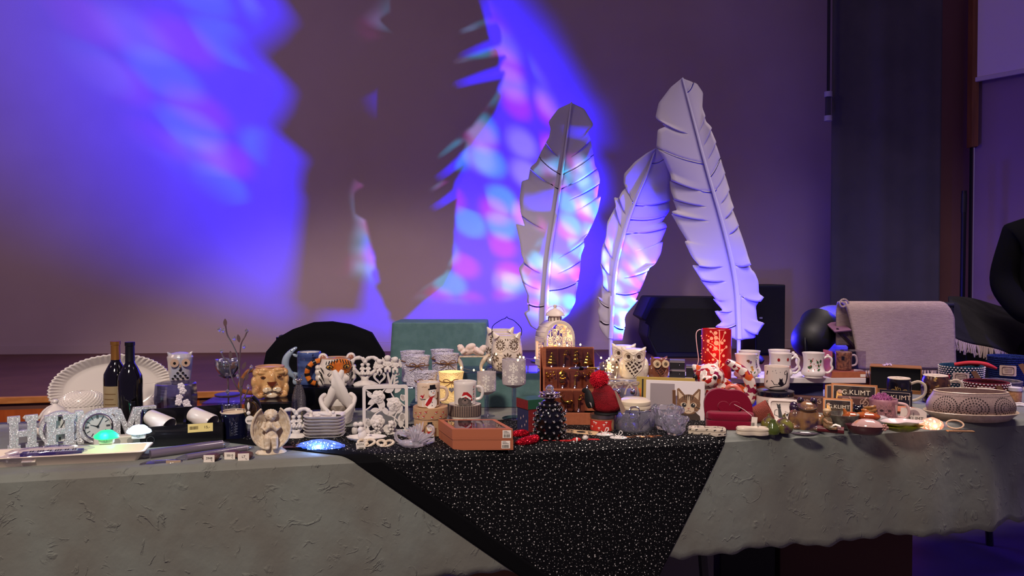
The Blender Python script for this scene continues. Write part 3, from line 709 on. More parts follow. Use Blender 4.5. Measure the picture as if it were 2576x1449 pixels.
# ================================================================ left part of the table
white = M('white_porcelain', (222, 214, 208), .22, coat=.3)
matte_white = M('white_plaster', (216, 208, 202), .65)
bisque = M('white_bisque', (214, 200, 182), .7, c2=(196, 176, 150), ns=.12)
black_ink = M('black_ink', (12, 11, 12), .4); paper = M('paper_white', (232, 222, 210), .7)
chrome = M('chrome', (220, 220, 228), .08, 1); gold = M('gold', (212, 164, 70), .22, 1)
crystal = M('crystal', (238, 236, 248), .04, 0, .91, 1.45)
brown_tw = M('twine', (122, 82, 48), .9)
def barcode(g, x0, x1, z0, z1, y, sd=1):
    r = random.Random(sd); x = x0
    while x < x1:
        w = r.choice((.3, .5, .8)); g.box(x, min(x + w, x1), y - .15, y, z0, z1); x += w + r.choice((.35, .6))
    return g
# ---- HOME clocks
gl_m = glitter('silver_glitter', (214, 214, 220), 700, .35, .35, .8)
gl_side = M('clock_side_white', (196, 188, 182), .6)
def home_clock(label, pa, pb, hgt):
    a, b = on(*pa), on(*pb); Lw = (b - a).length; rz = atan2(b.y - a.y, b.x - a.x)
    e = tag(empty('table_clock', a, 1, rz), label, 'clock'); H = hgt; g = G()
    w = Lw / 3.72; st = H * .30; sf = H * .17; y0, y1 = 0, H * .2
    def letter(o):
        mats = [gl_m, gl_side]
        return o
    Hh = [(0, 0), (w * .42, 0), (w * .42, sf), (w * .36, sf), (w * .36, H * .40), (w * .64, H * .40), (w * .64, sf), (w * .58, sf), (w * .58, 0), (w, 0), (w, sf), (w * .94, sf), (w * .94, H - sf), (w, H - sf), (w, H), (w * .58, H), (w * .58, H - sf), (w * .64, H - sf), (w * .64, H * .58), (w * .36, H * .58), (w * .36, H - sf), (w * .42, H - sf), (w * .42, H), (0, H), (0, H - sf), (w * .06, H - sf), (w * .06, sf), (0, sf)]
    o1 = Lw * .46; R = H * .52
    Mx = Lw * .60; mw = Lw * .27
    Mm = [(0, 0), (.30, 0), (.30, .16), (.25, .16), (.25, .62), (.47, .04), (.53, .04), (.75, .62), (.75, .16), (.70, .16), (.70, 0), (1, 0), (1, .16), (.95, .16), (.95, .84), (1, .84), (1, 1), (.72, 1), (.5, .48), (.28, 1), (0, 1), (0, .84), (.05, .84), (.05, .16), (0, .16)]
    Ex = Lw * .855; ew = Lw * .155
    Ee = [(0, 0), (1, 0), (1, .30), (.84, .30), (.78, .17), (.5, .17), (.5, .42), (.66, .42), (.66, .58), (.5, .58), (.5, .83), (.78, .83), (.84, .68), (1, .68), (1, 1), (0, 1), (0, .83), (.1, .83), (.1, .17), (0, .17)]
    for nm, out in (('letter', Hh), ('letter', [(Mx + x * mw, z * H) for x, z in Mm]), ('letter', [(Ex + x * ew, z * H) for x, z in Ee])):
        g = G(); g.prism(out, y0, y1); mk(nm, g, gl_m, e, False, bev=H * .012)
    g = G(); g.ring(circ(o1, R, R, 40), circ(o1, R, R * .78, 40), y0 - .001, y1); mk('letter', g, gl_m, e, False)
    mk('dial', G().prism(circ(o1, R, R * .80, 40), y0 + H * .05, y0 + H * .12), M('dial_face', (205, 208, 205), .35), e, False)
    mk('rim', G().tube([(x, y0 - .002, z) for x, z in circ(o1, R, R * .76, 48)], H * .035, 8, True), chrome, e)
    g = G(); yy = y0 + H * .05
    for i in range(12):
        q = pi / 2 - i * pi / 6; r0, r1 = R * .46, R * .66; n = 2 if i % 3 == 0 else 1
        for j in range(n):
            of = (j - (n - 1) / 2) * R * .06
            g.prism(strip([(o1 + r0 * cos(q) - of * sin(q), R + r0 * sin(q) + of * cos(q)), (o1 + r1 * cos(q) - of * sin(q), R + r1 * sin(q) + of * cos(q))], R * .035), yy - .0012, yy)
    mk('numerals', g, black_ink, e, False)
    g = G()
    for q, l in ((radians(160), .42), (radians(62), .58)): g.prism(strip([(o1, R), (o1 + R * l * cos(q), R + R * l * sin(q))], [R * .05, R * .02]), yy - .003, yy - .0016)
    g.prism(circ(o1, R, R * .07), yy - .004, yy - .001); mk('hands', g, black_ink, e, False)
    return e
home_clock('silver glitter clock spelling HOME, in front, lit green and blue', (113, 1131), (392, 1098), .100)
home_clock('silver glitter clock spelling HOME, the unlit grey one behind at far left', (19, 1139), (296, 1108), .104)
# ---- tray with packed keyboard
t = thing('serving_tray', 'white rectangular serving tray at the left front corner of the table', 'tray', 130, 1172, rz=TA)
def tray_ring(i, o): return None
g = G(); hw, hd = 214, 52
def rr(ins, z): return [(x, y, z) for x, y in rrect(-hw + ins, hw - ins, -hd + ins * .8, hd - ins * .8, 10, 5)]
rings = [rr(16, 0), rr(0, 24), rr(-5, 26), rr(-4, 28), rr(3, 27), rr(20, 5)]; n = len(rings[0])
g.add([p for r in rings for p in r], [(j * n + i, j * n + (i + 1) % n, (j + 1) * n + (i + 1) % n, (j + 1) * n + i) for j in range(5) for i in range(n)] + [tuple(range(n))[::-1], tuple(range(5 * n, 6 * n))])
mk('tray_body', g, M('tray_white', (224, 206, 192), .28, coat=.4), t)
t.location += TV * .05
k_ = thing('toy_keyboard', 'purple packed toy keyboard in a clear bag lying in the white tray', 'toy', 128, 1152, z=T + .012, rz=TA + .06)
k_.location.z += .010
g = G().box(-66, 72, -10, 16, 0, 8); mk('case', g, M('toy_purple', (56, 40, 110), .35), k_, False, bev=1)
g = G()
for i in range(20): g.box(-50 + i * 5.6, -45.2 + i * 5.6, -9.5, 4, 8, 9.4)
mk('white_key_row', g, M('key_white', (215, 212, 222), .3), k_, False)
g = G()
for i in range(19):
    if i % 7 not in (2, 6): g.box(-46.4 + i * 5.6, -43.4 + i * 5.6, -3.5, 4.2, 9.4, 11)
mk('black_key_row', g, black_ink, k_, False)
bagm = clear('clear_bag', (236, 234, 244), .16, .1)
def crumple(nm, par, cx, cy, cz, sx, sy, sz, sd, m=None, n=16):
    r = random.Random(sd); g = G(); ph = [r.uniform(0, 6) for _ in range(6)]
    def f(u, v):
        a = 2 * pi * u; p = pi * (v - .5); q = 1 + .14 * sin(5 * a + ph[0] + 3 * p) + .1 * sin(9 * a + ph[1]) * cos(4 * p + ph[2])
        return (cx + sx * q * cos(p) * cos(a), cy + sy * q * cos(p) * sin(a), cz + sz * q * sin(p))
    g.sheet(f, n * 2, n); return mk(nm, g, m or bagm, par, ang=25)
crumple('bag_film', k_, 0, 2, 9, 88, 20, 12, 2)
b_ = thing('plastic_bag', 'crumpled clear plastic bag beside the toy keyboard in the tray', 'bag', 52, 1164, z=T + .012, rz=TA)
crumple('bag_film', b_, 0, 0, 11, 46, 18, 11, 9); mk('paper_insert', G().box(4, 36, -9, 6, 1, 5), paper, b_, False, bev=.8)
# ---- power strip with night lights
t = thing('power_strip', 'white power strip under the two glowing night lights', 'power strip', 318, 1120, rz=TA + .16)
mk('strip_body', G().box(-72, 66, -12, 14, 0, 26), M('plug_white', (206, 196, 184), .4), t, False, bev=3)
g = G()
for i in range(4): g.prism(circ(-50 + i * 30, 13, 8, 16), -12.6, -11.8)
mk('socket_row', g, M('plug_grey', (150, 144, 138), .5), t)
def night_light(label, px, py, colr, glowc, pw, es):
    e = thing('night_light', label, 'night light', px, py, z=T + .031, group=None, rz=TA)
    mk('plug_base', G().box(-17, 17, -9, 9, 0, 16), MC['plug_white'], e, False, bev=3)
    mk('ring_mark', G().ring(circ(0, 8, 4, 14), circ(0, 8, 3, 14), -9.5, -8.9), MC['plug_grey'], e, False)
    g = G(); g.lathe([(0, 34), (13, 33), (19, 28), (22, 22), (23, 16), (20, 13), (0, 13)], 28, fn=lambda a, k, r: r * (1.0 + .30 * max(0, abs(sin(a))) ** 14 * (1 if 2 < k < 6 else .3)), cap=False)
    mk('lamp_shade', g, M('shade_' + glowc, colr, .4, em=colr, es=es), e)
    glow('night_light_glow', e, (0, -26, 26), tuple(lin(colr)[:3]), pw, .012)
    return e
night_light('night light glowing green, in front of the clock dial', 268, 1116, (40, 255, 150), 'green', .17, .9)
night_light('night light glowing white, in front of the letter E', 350, 1103, (205, 225, 255), 'white', .5, 1.3)
# ---- bottles
glass_dk = M('bottle_glass', (10, 9, 8), .06, coat=.6)
def bottle(label, px, d, h, r, capm, lab):
    e = thing('wine_bottle', label, 'bottle', px, 0, d=d); e.location.z = T; e.location.x = P(px, 900, d).x
    mk('glass_body', G().lathe([(r * .9, 0), (r, 3), (r, h * .58), (r * .96, h * .63), (r * .62, h * .72), (r * .40, h * .77), (r * .36, h * .82), (r * .34, h * .97)], 28), glass_dk, e)
    mk('foil', G().lathe([(r * .40, h * .79), (r * .385, h * .80), (r * .37, h * .955), (r * .41, h * .96), (r * .41, h), (0, h)], 24), capm, e)
    if lab:
        s = cyl(r, .4); g = G(); x0, x1, z0, z1 = -r * 1.25, r * .25, h * .10, h * .50
        g.sheet(lambda u, v: s(x0 + (x1 - x0) * u, z0 + (z1 - z0) * v), 14, 2); mk('label', g, M('label_cream', (150, 132, 100), .7), e)
        g = G(); s2 = cyl(r, .7)
        for q in range(5): g.sheet(lambda u, v: s2(x0 + 6 + (x1 - x0 - 14 - q % 2 * 5) * u, z0 + 16 + q * 13 + 2.2 * v), 8, 1)
        mk('label_lines', g, M('label_gold', (110, 84, 50), .6), e)
    return e
bottle('dark wine bottle with gold foil neck, left of the pair', 291, 2.60, 221, 29, M('foil_gold', (168, 116, 56), .3, .7), True)
bottle('black wine bottle with black neck, right of the pair', 327, 2.54, 228, 29, M('foil_black', (12, 11, 12), .35), False)
# ---- scalloped platter, basket-weave tureen, teapot
t = thing('scalloped_platter', 'large white oval platter with fluted rim leaning upright behind the bottles', 'platter', 282, 1046, d=2.735)
t.location.z = T
g = G(); A, B = 138, 82
def plat(u, v):
    a = 2 * pi * u; r = 1.0 - .42 * v if v < .6 else .748 * (1 - (v - .6) / .4)
    f = (1 + .018 * cos(64 * a) * (1 - min(1, v / .5))) * r
    y = -10 + 24 * min(1, v / .55) + 1.6 * cos(64 * a) * max(0, 1 - v / .5)
    return (A * f * cos(a), y, B * f * sin(a))
g.sheet(plat, 256, 14); X = Tr(0, 6, 84) @ Rx(radians(-12)) @ Ry(radians(-3))
g2 = G().add(g.v, g.f, X); mk('platter_body', g2, white, t, solid=3)
mk('plate_stand', G().tube([(-40, -16, 0), (-40, 30, 0), (-40, 44, 66)], 2, 6).tube([(40, -16, 0), (40, 30, 0), (40, 44, 66)], 2, 6).tube([(-40, 30, 0), (40, 30, 0)], 2, 6), chrome, t)
t = thing('basket_tureen', 'white basket weave porcelain tureen between the teapot and the bottles', 'tureen', 208, 1060, d=2.62, k=.86); t.location.z = T
def tur(a, k, r): return r * (1 + .02 * cos(40 * a))
g = G(); g.lathe([(34, 0), (50, 8), (62, 34), (66, 58), (62, 66)], 80, fn=tur, sx=1, sy=.7)
mk('bowl', g, white, t)
def weave(u, v):
    a = 2 * pi * u; r = 64 * cos(v * pi / 2) ** .8; q = .9 * (1 if (int(u * 60) + int(v * 14)) % 2 else -1)
    return ((r + q) * sin(a), -(r + q) * .7 * cos(a), 66 + 42 * sin(v * pi / 2) + q)
mk('lid', G().sheet(weave, 120, 28), white, t, ang=20)
mk('swan_neck', G().tube(spl([(-50, -8, 60), (-76, -8, 64), (-96, -8, 52), (-110, -8, 36)], 5), [13, 13, 12, 12, 11, 11, 10, 10, 9, 9, 8, 7, 6, 5, 4, 3], 10), white, t)
t = thing('teapot', 'white lidded teapot between the two HOME clocks and the tureen', 'teapot', 140, 1098, d=2.42); t.location.z = T
mk('pot_body', G().lathe([(24, 0), (30, 4), (36, 24), (36, 46), (30, 62), (22, 68)], 28), white, t)
mk('lid', G().lathe([(30, 62), (27, 72), (18, 82), (8, 88), (5, 92), (8, 98), (6, 103), (0, 104)], 28), white, t); t.children[-1]['label'] = 'lid with round knob'
mk('spout', G().tube(spl([(-30, 0, 22), (-50, 0, 34), (-58, 0, 56), (-68, 0, 66)], 5), [10, 9.5, 9, 8.5, 8, 7.5, 7, 6.5, 6, 5.5, 5, 5, 5, 5, 4.5, 4.2], 10), white, t)
mk('handle', G().tube(spl([(32, 0, 20), (52, 0, 26), (58, 0, 46), (48, 0, 60), (32, 0, 54)], 6), 4.5, 8), white, t)
# ---- porcelain owls and the glass vase
owl_grey = M('owl_greyblue', (170, 172, 190), .2, coat=.4, c2=(190, 176, 172), ns=.03)
def owl(g, x, y, z, s, ears=True):
    g.lathe([(0, 0), (19 * s, 1), (26 * s, 12 * s), (29 * s, 34 * s), (31 * s, 58 * s), (33 * s, 72 * s), (28 * s, 81 * s), (12 * s, 85 * s), (0, 86 * s)], 24, (x, y, z), sy=.85)
    if ears:
        for q in (-1, 1): g.tube([(x + q * 20 * s, y - 6 * s, z + 74 * s), (x + q * 31 * s, y - 10 * s, z + 87 * s)], [9 * s, 1.5 * s], 8)
t = thing('owl_tealight', 'pale grey porcelain owl perched on the lower owl behind the glass vase', 'owl', 454, 1006, d=2.80); t.location.z = P(454, 966, 2.8).z
g = G(); owl(g, 0, 0, 0, .95); mk('body', g, owl_grey, t, vox=1.2, sm=3)
sf = lambda x, z: (x, -27 * .95 * sqrt(max(.05, 1 - (x / 34) ** 2)) - .8, z)
g = G()
for q in (-1, 1): g.mat(0).prism(circ(q * 13, 56, 10, 18), -29, -22); g.mat(1).prism(circ(q * 13, 56, 3.4, 12), -30, -25)
g.mat(2).tube([(0, -27, 52), (0, -32, 46), (0, -27, 42)], [1, 3, .6], 6); mk('face', g, [M('owl_eye_tan', (190, 160, 140), .3), black_ink, M('owl_beak', (150, 120, 100), .3)], t)
g = G()
for r, row in enumerate(((0,), (-6, 6), (-12, 0, 12), (-17, -6, 6, 17))):
    for x in row: g.dec(leaf(x - 3.6, 38 - r * 7, 7.2, 5.4, 0), sf)
mk('chest_holes', g, black_ink, t)
t2 = thing('owl_tealight', 'pale grey porcelain owl half hidden by the glass vase, under the other owl', 'owl', 456, 1010, d=2.80); t2.location.z = T; hh = (t.location.z - T) / t2.scale[0]
g = G(); owl(g, 0, 0, 0, hh / 84); mk('body', g, owl_grey, t2, vox=1.4, sm=3)
g = G()
for q in (-1, 1): g.mat(0).prism(circ(q * 14, hh * .66, 10, 18), -31, -22); g.mat(1).prism(circ(q * 14, hh * .66, 3.4, 12), -32, -25)
mk('face', g, [MC['owl_eye_tan'], black_ink], t2)
t = thing('glass_vase', 'clear cut glass vase with white blossom sprigs behind the wine box', 'vase', 443, 1076)
g = G(); g.lathe([(36, 0), (44, 6), (50, 40), (52, 80), (50, 112), (45, 114), (47, 80), (45, 40), (38, 12), (0, 10)], 16, fn=lambda a, k, r: r * (1 + .05 * cos(8 * a + k)), cap=True)
mk('vase_body', g, clear('cut_glass', (222, 222, 240), .75, .06), t, ang=20)
flo = M('blossom_white', (226, 218, 226), .6)
for k, pts in enumerate(([(12, -54, 112), (16, -57, 100)], [(8, -53, 84), (6, -56, 72)], [(24, -50, 70), (28, -52, 60)])):
    for (x, y, z) in pts:
        g = G()
        for i in range(5): a = 2 * pi * i / 5; g.ell((x + 5 * cos(a), y, z + 5 * sin(a)), (4, 1.6, 4), n=8, k=6)
        g.ell((x, y - 1, z), 2, n=8, k=6); mk('blossom', g, flo, t)
mk('sprig_stem', G().tube(spl([(18, -52, 108), (12, -54, 80), (20, -52, 56), (14, -50, 30)], 5), 1.4, 6), flo, t)
mk('blue_reflection', G().ell((-8, -12, 30), (14, 12, 13)), M('reflection_blue', (50, 60, 200), .2), t); mk('red_reflection', G().ell((12, -14, 18), (12, 10, 12)), M('reflection_red', (220, 60, 80), .2), t)  # coloured blobs inside the glass, painted in place of its reflections
# ---- rose candle holder
petal = M('rose_silver', (200, 196, 206), .12, .9)
def tulip(nm, e, x, z0, s, up=1):
    for i in range(6):
        a0 = 2 * pi * i / 6 + .3
        def f(u, v, a0=a0):
            a = a0 + (u - .5) * 1.25; r = s * (.35 + .72 * sin(min(1, v * 1.15) * pi * .55) + .06 * v * (i % 2)); zz = z0 + up * s * (1.75 * v - .16 * (2 * u - 1) ** 2 * v)
            return (x + r * sin(a), -r * cos(a), zz)
        mk('petal', G().sheet(f, 7, 8), petal, e, solid=.8)
t = thing('tulip_candle_holder', 'silver tulip candle holder with stem on the clear riser', 'candle holder', 575, 993, z=Z1)
mk('base_disc', G().lathe([(33, 0), (34, 2), (30, 3.5), (4, 5)], 28), M('pewter', (110, 104, 116), .3, .8), t)
mk('stem', G().tube([(0, 0, 4), (-1, 0, 24), (-2, 0, 48)], 2, 8), petal, t)
for q in (-1, 1): mk('stem_leaf', G().prism(leaf(0, 42, 26, 7, .35 if q > 0 else pi - .35), -1, 1), MC['pewter'], t)
tulip('cup', t, -2, 44, 27)
t = thing('tulip_candle_cup', 'silver tulip candle cup standing on the table under the clear riser', 'candle holder', 577, 1046, d=2.72); t.location.z = T
mk('foot', G().lathe([(18, 0), (18, 2), (5, 5), (5, 8)], 20), petal, t); tulip('cup', t, 0, 7, 25)
# ---- crystal branch
t = thing('crystal_branch', 'tall metal twig with leaves and crystal drops beside the lion mug', 'ornament', 610, 1040, d=2.60)
t.location.z = T; tw = M('twig_metal', (140, 118, 122), .35, .8); kx = lambda px, py: (px - 610, -4, 1087 - py)
zb = (CZ - T) / (2.6 / F) - (1040 - 687.4)
def q3(px, py, y=0): return (px - 610, y, (687.4 - py) + (CZ - T) * F / 2.6)
paths = [[(608, 1060), (606, 1000), (603, 930), (599, 895), (587, 865), (575, 840), (571, 812)], [(605, 960), (604, 920), (605, 895), (608, 865), (618, 845), (622, 833)], [(606, 1000), (612, 960), (625, 938), (632, 926)], [(604, 985), (590, 960), (582, 935), (580, 915), (565, 895), (562, 884)], [(608, 1010), (620, 990), (625, 978)]]
for p in paths: mk('twig', G().tube(spl([q3(*a) for a in p], 4), 2.0, 6), tw, t)
for (x, y, a, l) in ((571, 822, 1.6, 22), (604, 862, 1.75, 22), (583, 905, 1.6, 24), (610, 930, 1.15, 22), (607, 975, 1.5, 26), (618, 958, 1.3, 20)):
    c = q3(x, y, -2); g = G(); g.prism(leaf(c[0], c[2], l, 9, a), -3.2, -1.8); mk('leaf', g, M('leaf_metal', (124, 98, 100), .4, .7), t)
for (x, y) in ((557, 829), (566, 832 + 0), (592, 852), (621, 834), (615, 873), (562, 884), (632, 926), (599, 947), (624, 975), (575, 985)):
    c = q3(x, y, -3); g = G(); g.lathe([(0, -6), (3.6, -2), (4.6, 1.5), (3, 5), (0, 8)], 8, c, cap=False); mk('crystal_drop', g, crystal, t, smooth=False)
# ---- lion mug
lion_m = M('lion_glaze', (212, 168, 112), .16, coat=.5, c2=(194, 138, 84), ns=.06, n0=.42, n1=.72)
lion_pale = M('lion_pale', (228, 206, 172), .18, coat=.5); lion_dk = M('lion_dark', (96, 40, 18), .25); line_dk = M('dark_line', (36, 18, 12), .4)
t = thing('lion_mug', 'tan ceramic mug shaped like a lion head', 'mug', 679, 997, z=Z1)
g = G(); g.lathe([(0, 0), (26, 0), (36, 8), (41, 26), (41, 50), (38, 66), (34, 75), (0, 75)], 28, sy=.86)
for (x, y, z, rx, ry, rz) in ((8, -32, 28, 13, 9, 13), (-6, -33, 21, 13, 9, 10), (16, -33, 21, 13, 9, 10), (5, -32, 9, 18, 8, 9), (5, -33, 44, 9, 10, 22), (-17, -26, 63, 12, 8, 6), (24, -25, 63, 12, 8, 6), (-32, -16, 18, 12, 14, 14), (-36, -8, 38, 10, 14, 16), (38, -8, 20, 9, 14, 16), (39, -4, 44, 8, 14, 16), (-26, -18, 6, 14, 14, 9), (30, -16, 6, 14, 14, 9), (-32, -12, 62, 10, 12, 11), (35, -12, 62, 10, 12, 11), (-12, -26, 70, 14, 8, 6), (20, -26, 70, 14, 8, 6)): g.ell((x, y, z), (rx, ry, rz), n=12, k=8)
mk('head', g, lion_m, t, vox=1.5, sm=4)
mk('rim', G().lathe([(35, 72), (36.5, 76), (34, 78), (31, 76), (29, 40), (0, 38)], 28, sy=.86, cap=False), M('lion_rim', (190, 140, 110), .25), t)
g = G()
for q in (-6, 16): g.ell((q, -38.5, 21), (12, 5, 8), n=12, k=8)
g.ell((5, -36.5, 8), (14, 5, 7), n=12, k=8); mk('muzzle', g, lion_pale, t, vox=1, sm=3)
g = G(); g.mat(0).prism([(-7, 42), (17, 42), (10, 33), (5, 30.5), (0, 33)], -45.5, -36); g.mat(1)
for x, z in ((-16, 53), (23, 54)): g.mat(1).ell((x, -35.5 + abs(x - 4) * .06, z), (6.5, 3.4, 3.2), (0, 0, -12 if x < 0 else 12), n=12, k=8); g.mat(2).ell((x, -38.6 + abs(x - 4) * .06, z), (2.4, 1.2, 2.4), n=10, k=6)
g.mat(2).tube([(5, -43.5, 31), (5, -43.6, 22)], 1, 6).tube(spl([(-17, -40, 11), (-8, -43.5, 15), (5, -44, 20), (18, -43.5, 15), (26, -39.5, 11)], 4), 1.1, 6)
for s_ in (-1, 1):
    for j in range(3): g.tube([(5 + s_ * 8, -43.6, 25 - j * 3), (5 + s_ * 19, -41, 25 - j * 4.2)], .45, 5)
mk('face', g, [lion_dk, M('lion_eye', (110, 60, 24), .15), line_dk], t, bev=0)
mk('handle', G().tube(spl([(-32, 4, 10), (-52, 4, 12), (-68, 4, 18), (-71, 4, 32), (-62, 4, 52), (-50, 4, 66), (-34, 4, 66)], 5), [6] * 10 + [5.5] * 21, 10), M('lion_handle', (150, 92, 44), .25, coat=.4), t)
# ---- open box with two tumblers
t = thing('gift_box', 'open black gift box with two white striped cups and a yellow price sticker', 'box', 460, 1112, rz=TA + .16)
bk = M('box_black', (10, 10, 12), .28, coat=.3); g = G()
W2, D2, H2 = 95, 44, 62
mk('box_shell', G().box(-W2, W2, -D2, D2, 0, 3).box(-W2, W2, -D2, -D2 + 3, 0, 52).box(-W2, W2, D2 - 3, D2, 0, 82).add([(x, y, z) for x in (-W2, -W2 + 3) for y, z in ((-D2, 0), (D2, 0), (D2, 82), (-D2, 52))] + [(x, y, z) for x in (W2 - 3, W2) for y, z in ((-D2, 0), (D2, 0), (D2, 82), (-D2, 52))], [(0, 1, 2, 3), (4, 7, 6, 5), (3, 2, 6, 7), (0, 3, 7, 4), (1, 5, 6, 2), (8, 9, 10, 11), (12, 15, 14, 13), (11, 10, 14, 15), (8, 11, 15, 12), (9, 13, 14, 10)]), bk, t, False)
mk('divider', G().box(2, 8, -D2 + 3, D2 - 3, 20, 58), bk, t, False)
X0 = Matrix.Rotation(radians(14), 4, 'X')
mk('insert', G().box(-W2 + 3, W2 - 3, -D2 + 3, D2 - 3, 38, 42), M('insert_black', (14, 14, 16), .8), t, False)
for x in (-56, 44):
    X = Tr(x - 12, 20, 60) @ Rz(radians(48)) @ Rx(radians(110)) @ Tr(0, 0, -16)
    g = G(); g.lathe([(17, 0), (20, 4), (25, 66), (23.5, 68), (19, 10), (0, 6)], 26, X=X); c = mk('cup', g, white, t)
    g = G()
    for z in (18, 30, 42): s = cyl(lambda q: 20 + q * 5 / 66, .5); g.add([X @ V(s(-26 + i * 3, z + 2.4 * (i % 4 == 0) + dz)) for dz in (0, 2.4) for i in range(18)], [(i, i + 1, i + 19, i + 18) for i in range(17)])
    mk('stripe', g, M('stripe_grey', (150, 140, 140), .4), c)
    if x < 0: mk('emblem', G().dec(rrect(-6, 6, 52, 61, 1.5), lambda a, b: tuple(X @ V(cyl(24, .6)(a - 12, b)))), gold, c)
g = G(); X = Tr(44, -D2 - .4, 42)
g.box(-32, 26, -.6, 0, -11, 10, X); mk('price_sticker', g, M('sticker_yellow', (236, 216, 140), .6), t, False)
g = barcode(G(), 16, 36, 38, 46, -D2 - 1, 3); c = mk('barcode', g, black_ink, t, False)
text('price', '15,-', 9, black_ink, t, Tr(56, -D2 - 1.1, 42))
mk('seal_mark', G().ring(circ(-72, 20, 9, 24), circ(-72, 20, 8.2, 24), -D2 - .6, -D2), M('seal_grey', (70, 72, 74), .4), t, False)
# ---- navy mug
def mug(e, r0, r1, h, m, inner=None, handle=None, bulge=0, n=28, hm=None, hr=3.4, foot=0):
    pr = [(r0 * .9, 0), (r0, 2)]
    for i in range(1, 8): q = i / 8; pr.append((r0 + (r1 - r0) * q + bulge * sin(pi * q), 2 + (h - 3) * q))
    pr += [(r1, h - 1), (r1 - .8, h), (r1 - 2.2, h - 1)]
    mk('cup_body', G().lathe(pr + [(r1 - 2.6, h - 2)], n, cap=False).lathe([(0, 0), (r0 * .9, 0)], n, cap=False), m, e)
    mk('inside', G().lathe([(r1 - 2.2, h - .6), (r1 - 3 , h * .8), (r0 - 3, 5), (0, 4)], n, cap=False), inner or white, e)
    if handle: mk('handle', G().tube(spl(handle, 6), hr, 8), hm or m, e)
t = thing('navy_mug', 'dark navy mug with a pale rim beside the wine box', 'mug', 590, 1102, rz=0)
mug(t, 31, 34, 68, M('navy_glaze', (16, 18, 44), .1, coat=.6), M('mug_cream', (226, 206, 184), .3))
mk('pale_rim', G().lathe([(34.2, 66), (34.6, 68), (33.5, 69), (31.6, 68)], 28, cap=False), MC['mug_cream'], t)
g = G(); s = cyl(lambda z: 31 + z * .045, .5)
for i in range(14): g.dec(strip([(10 + 7 * sin(i * 2.1), 14 + i * 2.2), (13 + 7 * sin(i * 2.1 + 1), 15 + i * 2.4)], .8), s)
mk('print', g, M('print_grey', (120, 124, 150), .4), t)
# ---- horse head ornament with price tag
t = thing('horse_ornament', 'dark brown horse head ornament with a white blaze and round price tag', 'ornament', 632, 1104, d=2.42); t.location.z = T
hb = M('horse_brown', (44, 26, 20), .35); g = G()
z0 = (CZ - T) * F / 2.42
hz = lambda py: z0 - (py - 687.4)
g.ell((-6, 0, hz(1018)), (10, 12, 20), (12, 0, 0)).ell((-6, -8, hz(1038)), (7, 9, 12)).ell((8, 6, hz(1030)), (14, 10, 24), (0, -24, 0)).tube([(10, 6, hz(1040)), (22, 8, hz(1070)), (18, 8, 4)], [16, 16, 18], 12)
g.tube([(-12, 2, hz(1004)), (-14, 2, hz(995))], [4, 1], 6).tube([(0, 2, hz(1004)), (2, 2, hz(995))], [4, 1], 6); mk('head', g, hb, t, vox=1.2, sm=3)
g = G(); g.ell((-6, -13, hz(1020)), (3.4, 2, 10)).ell((-6, -16, hz(1037)), (5, 3, 5)); mk('blaze', g, matte_white, t)
mk('bridle', G().tube([(-2 + 15 * cos(a), -8 + 2 * sin(a), hz(1030) + 19 * sin(a)) for a in [i * pi / 12 for i in range(24)]], .8, 6, True), gold, t)
mk('mane', G().tube(spl([(4, 6, hz(1000)), (16, 8, hz(1014)), (22, 9, hz(1034)), (26, 9, hz(1052))], 4), [5] * 13, 8), black_ink, t)
g = G(); g.mat(0).prism(circ(-3, hz(1054), 11, 22), -20, -19); g.mat(1); barcode(g, -10, 4, hz(1059), hz(1054), -20, 5)
mk('price_tag', g, [paper, black_ink], t, False); mk('tag_cord', G().tube([(-3, -19, hz(1044)), (4, -14, hz(1030))], .4, 5), gold, t)
# ---- winged praying angel
t = thing('angel_figurine', 'cream kneeling angel figurine with wings wrapped around it, at the table edge', 'figurine', 682, 1141)
g = G(); g.lathe([(36, 0), (38, 3), (34, 8), (28, 12), (27, 16), (20, 20), (0, 22)], 28, sy=.6, fn=lambda a, k, r: r * (1 + .04 * cos(7 * a)))
mk('pedestal', g, bisque, t)
def shell(u, v):
    a = -pi / 2 + (u - .5) * 2 * pi * .83; R = 1 - v * .92
    x = 46 * R * cos(a); z = 64 + 50 * R * sin(a) + (10 * max(0, sin(a)) * R)
    return (x, -14 + 22 * (1 - R * R) + 1.2 * sin(u * 60 + v * 4) * R, z)
mk('wing_shell', G().sheet(shell, 110, 16), bisque, t, solid=3.5)
for q in (-1, 1):
    g = G(); g.tube([(q * 46 * cos(a), -15, 64 + 50 * sin(a) + (10 * max(0, sin(a)))) for a in [(-1.45 + i * .12) for i in range(22)]], [2.4 + 1.2 * sin(i * .15) for i in range(22)], 8)
    for j in range(5):
        f = .86 - j * .15; g.tube([(q * 46 * f * cos(a), -14 + 22 * (1 - f * f) - 1.5, 64 + 50 * f * sin(a) + 8 * max(0, sin(a))) for a in [(-1.2 + i * .16 + j * .1) for i in range(12 - j)]], 1.3, 6)
    mk('wing_edge', g, bisque, t)
g = G(); g.ell((0, -10, 98), (14, 13, 15)).ell((0, -16, 95), (9, 9, 9)).ell((0, -10, 70), (14, 11, 18)).ell((0, -12, 50), (15, 12, 14)).tube([(0, -10, 90), (0, -10, 80)], 7, 8)
for q in (-1, 1):
    g.tube([(q * 13, -10, 82), (q * 20, -14, 68), (q * 12, -22, 64), (q * 3, -26, 74)], [6, 6, 5, 4], 8).ell((q * 2.2, -27, 76), (2.6, 3, 8))
    g.tube([(q * 8, -10, 46), (q * 9, -24, 42), (q * 9, -24, 22)], [9, 9, 8], 10).ell((q * 9, -26, 20), (7, 8, 6))
    g.ell((q * 13, -10, 97), (3, 4, 5))
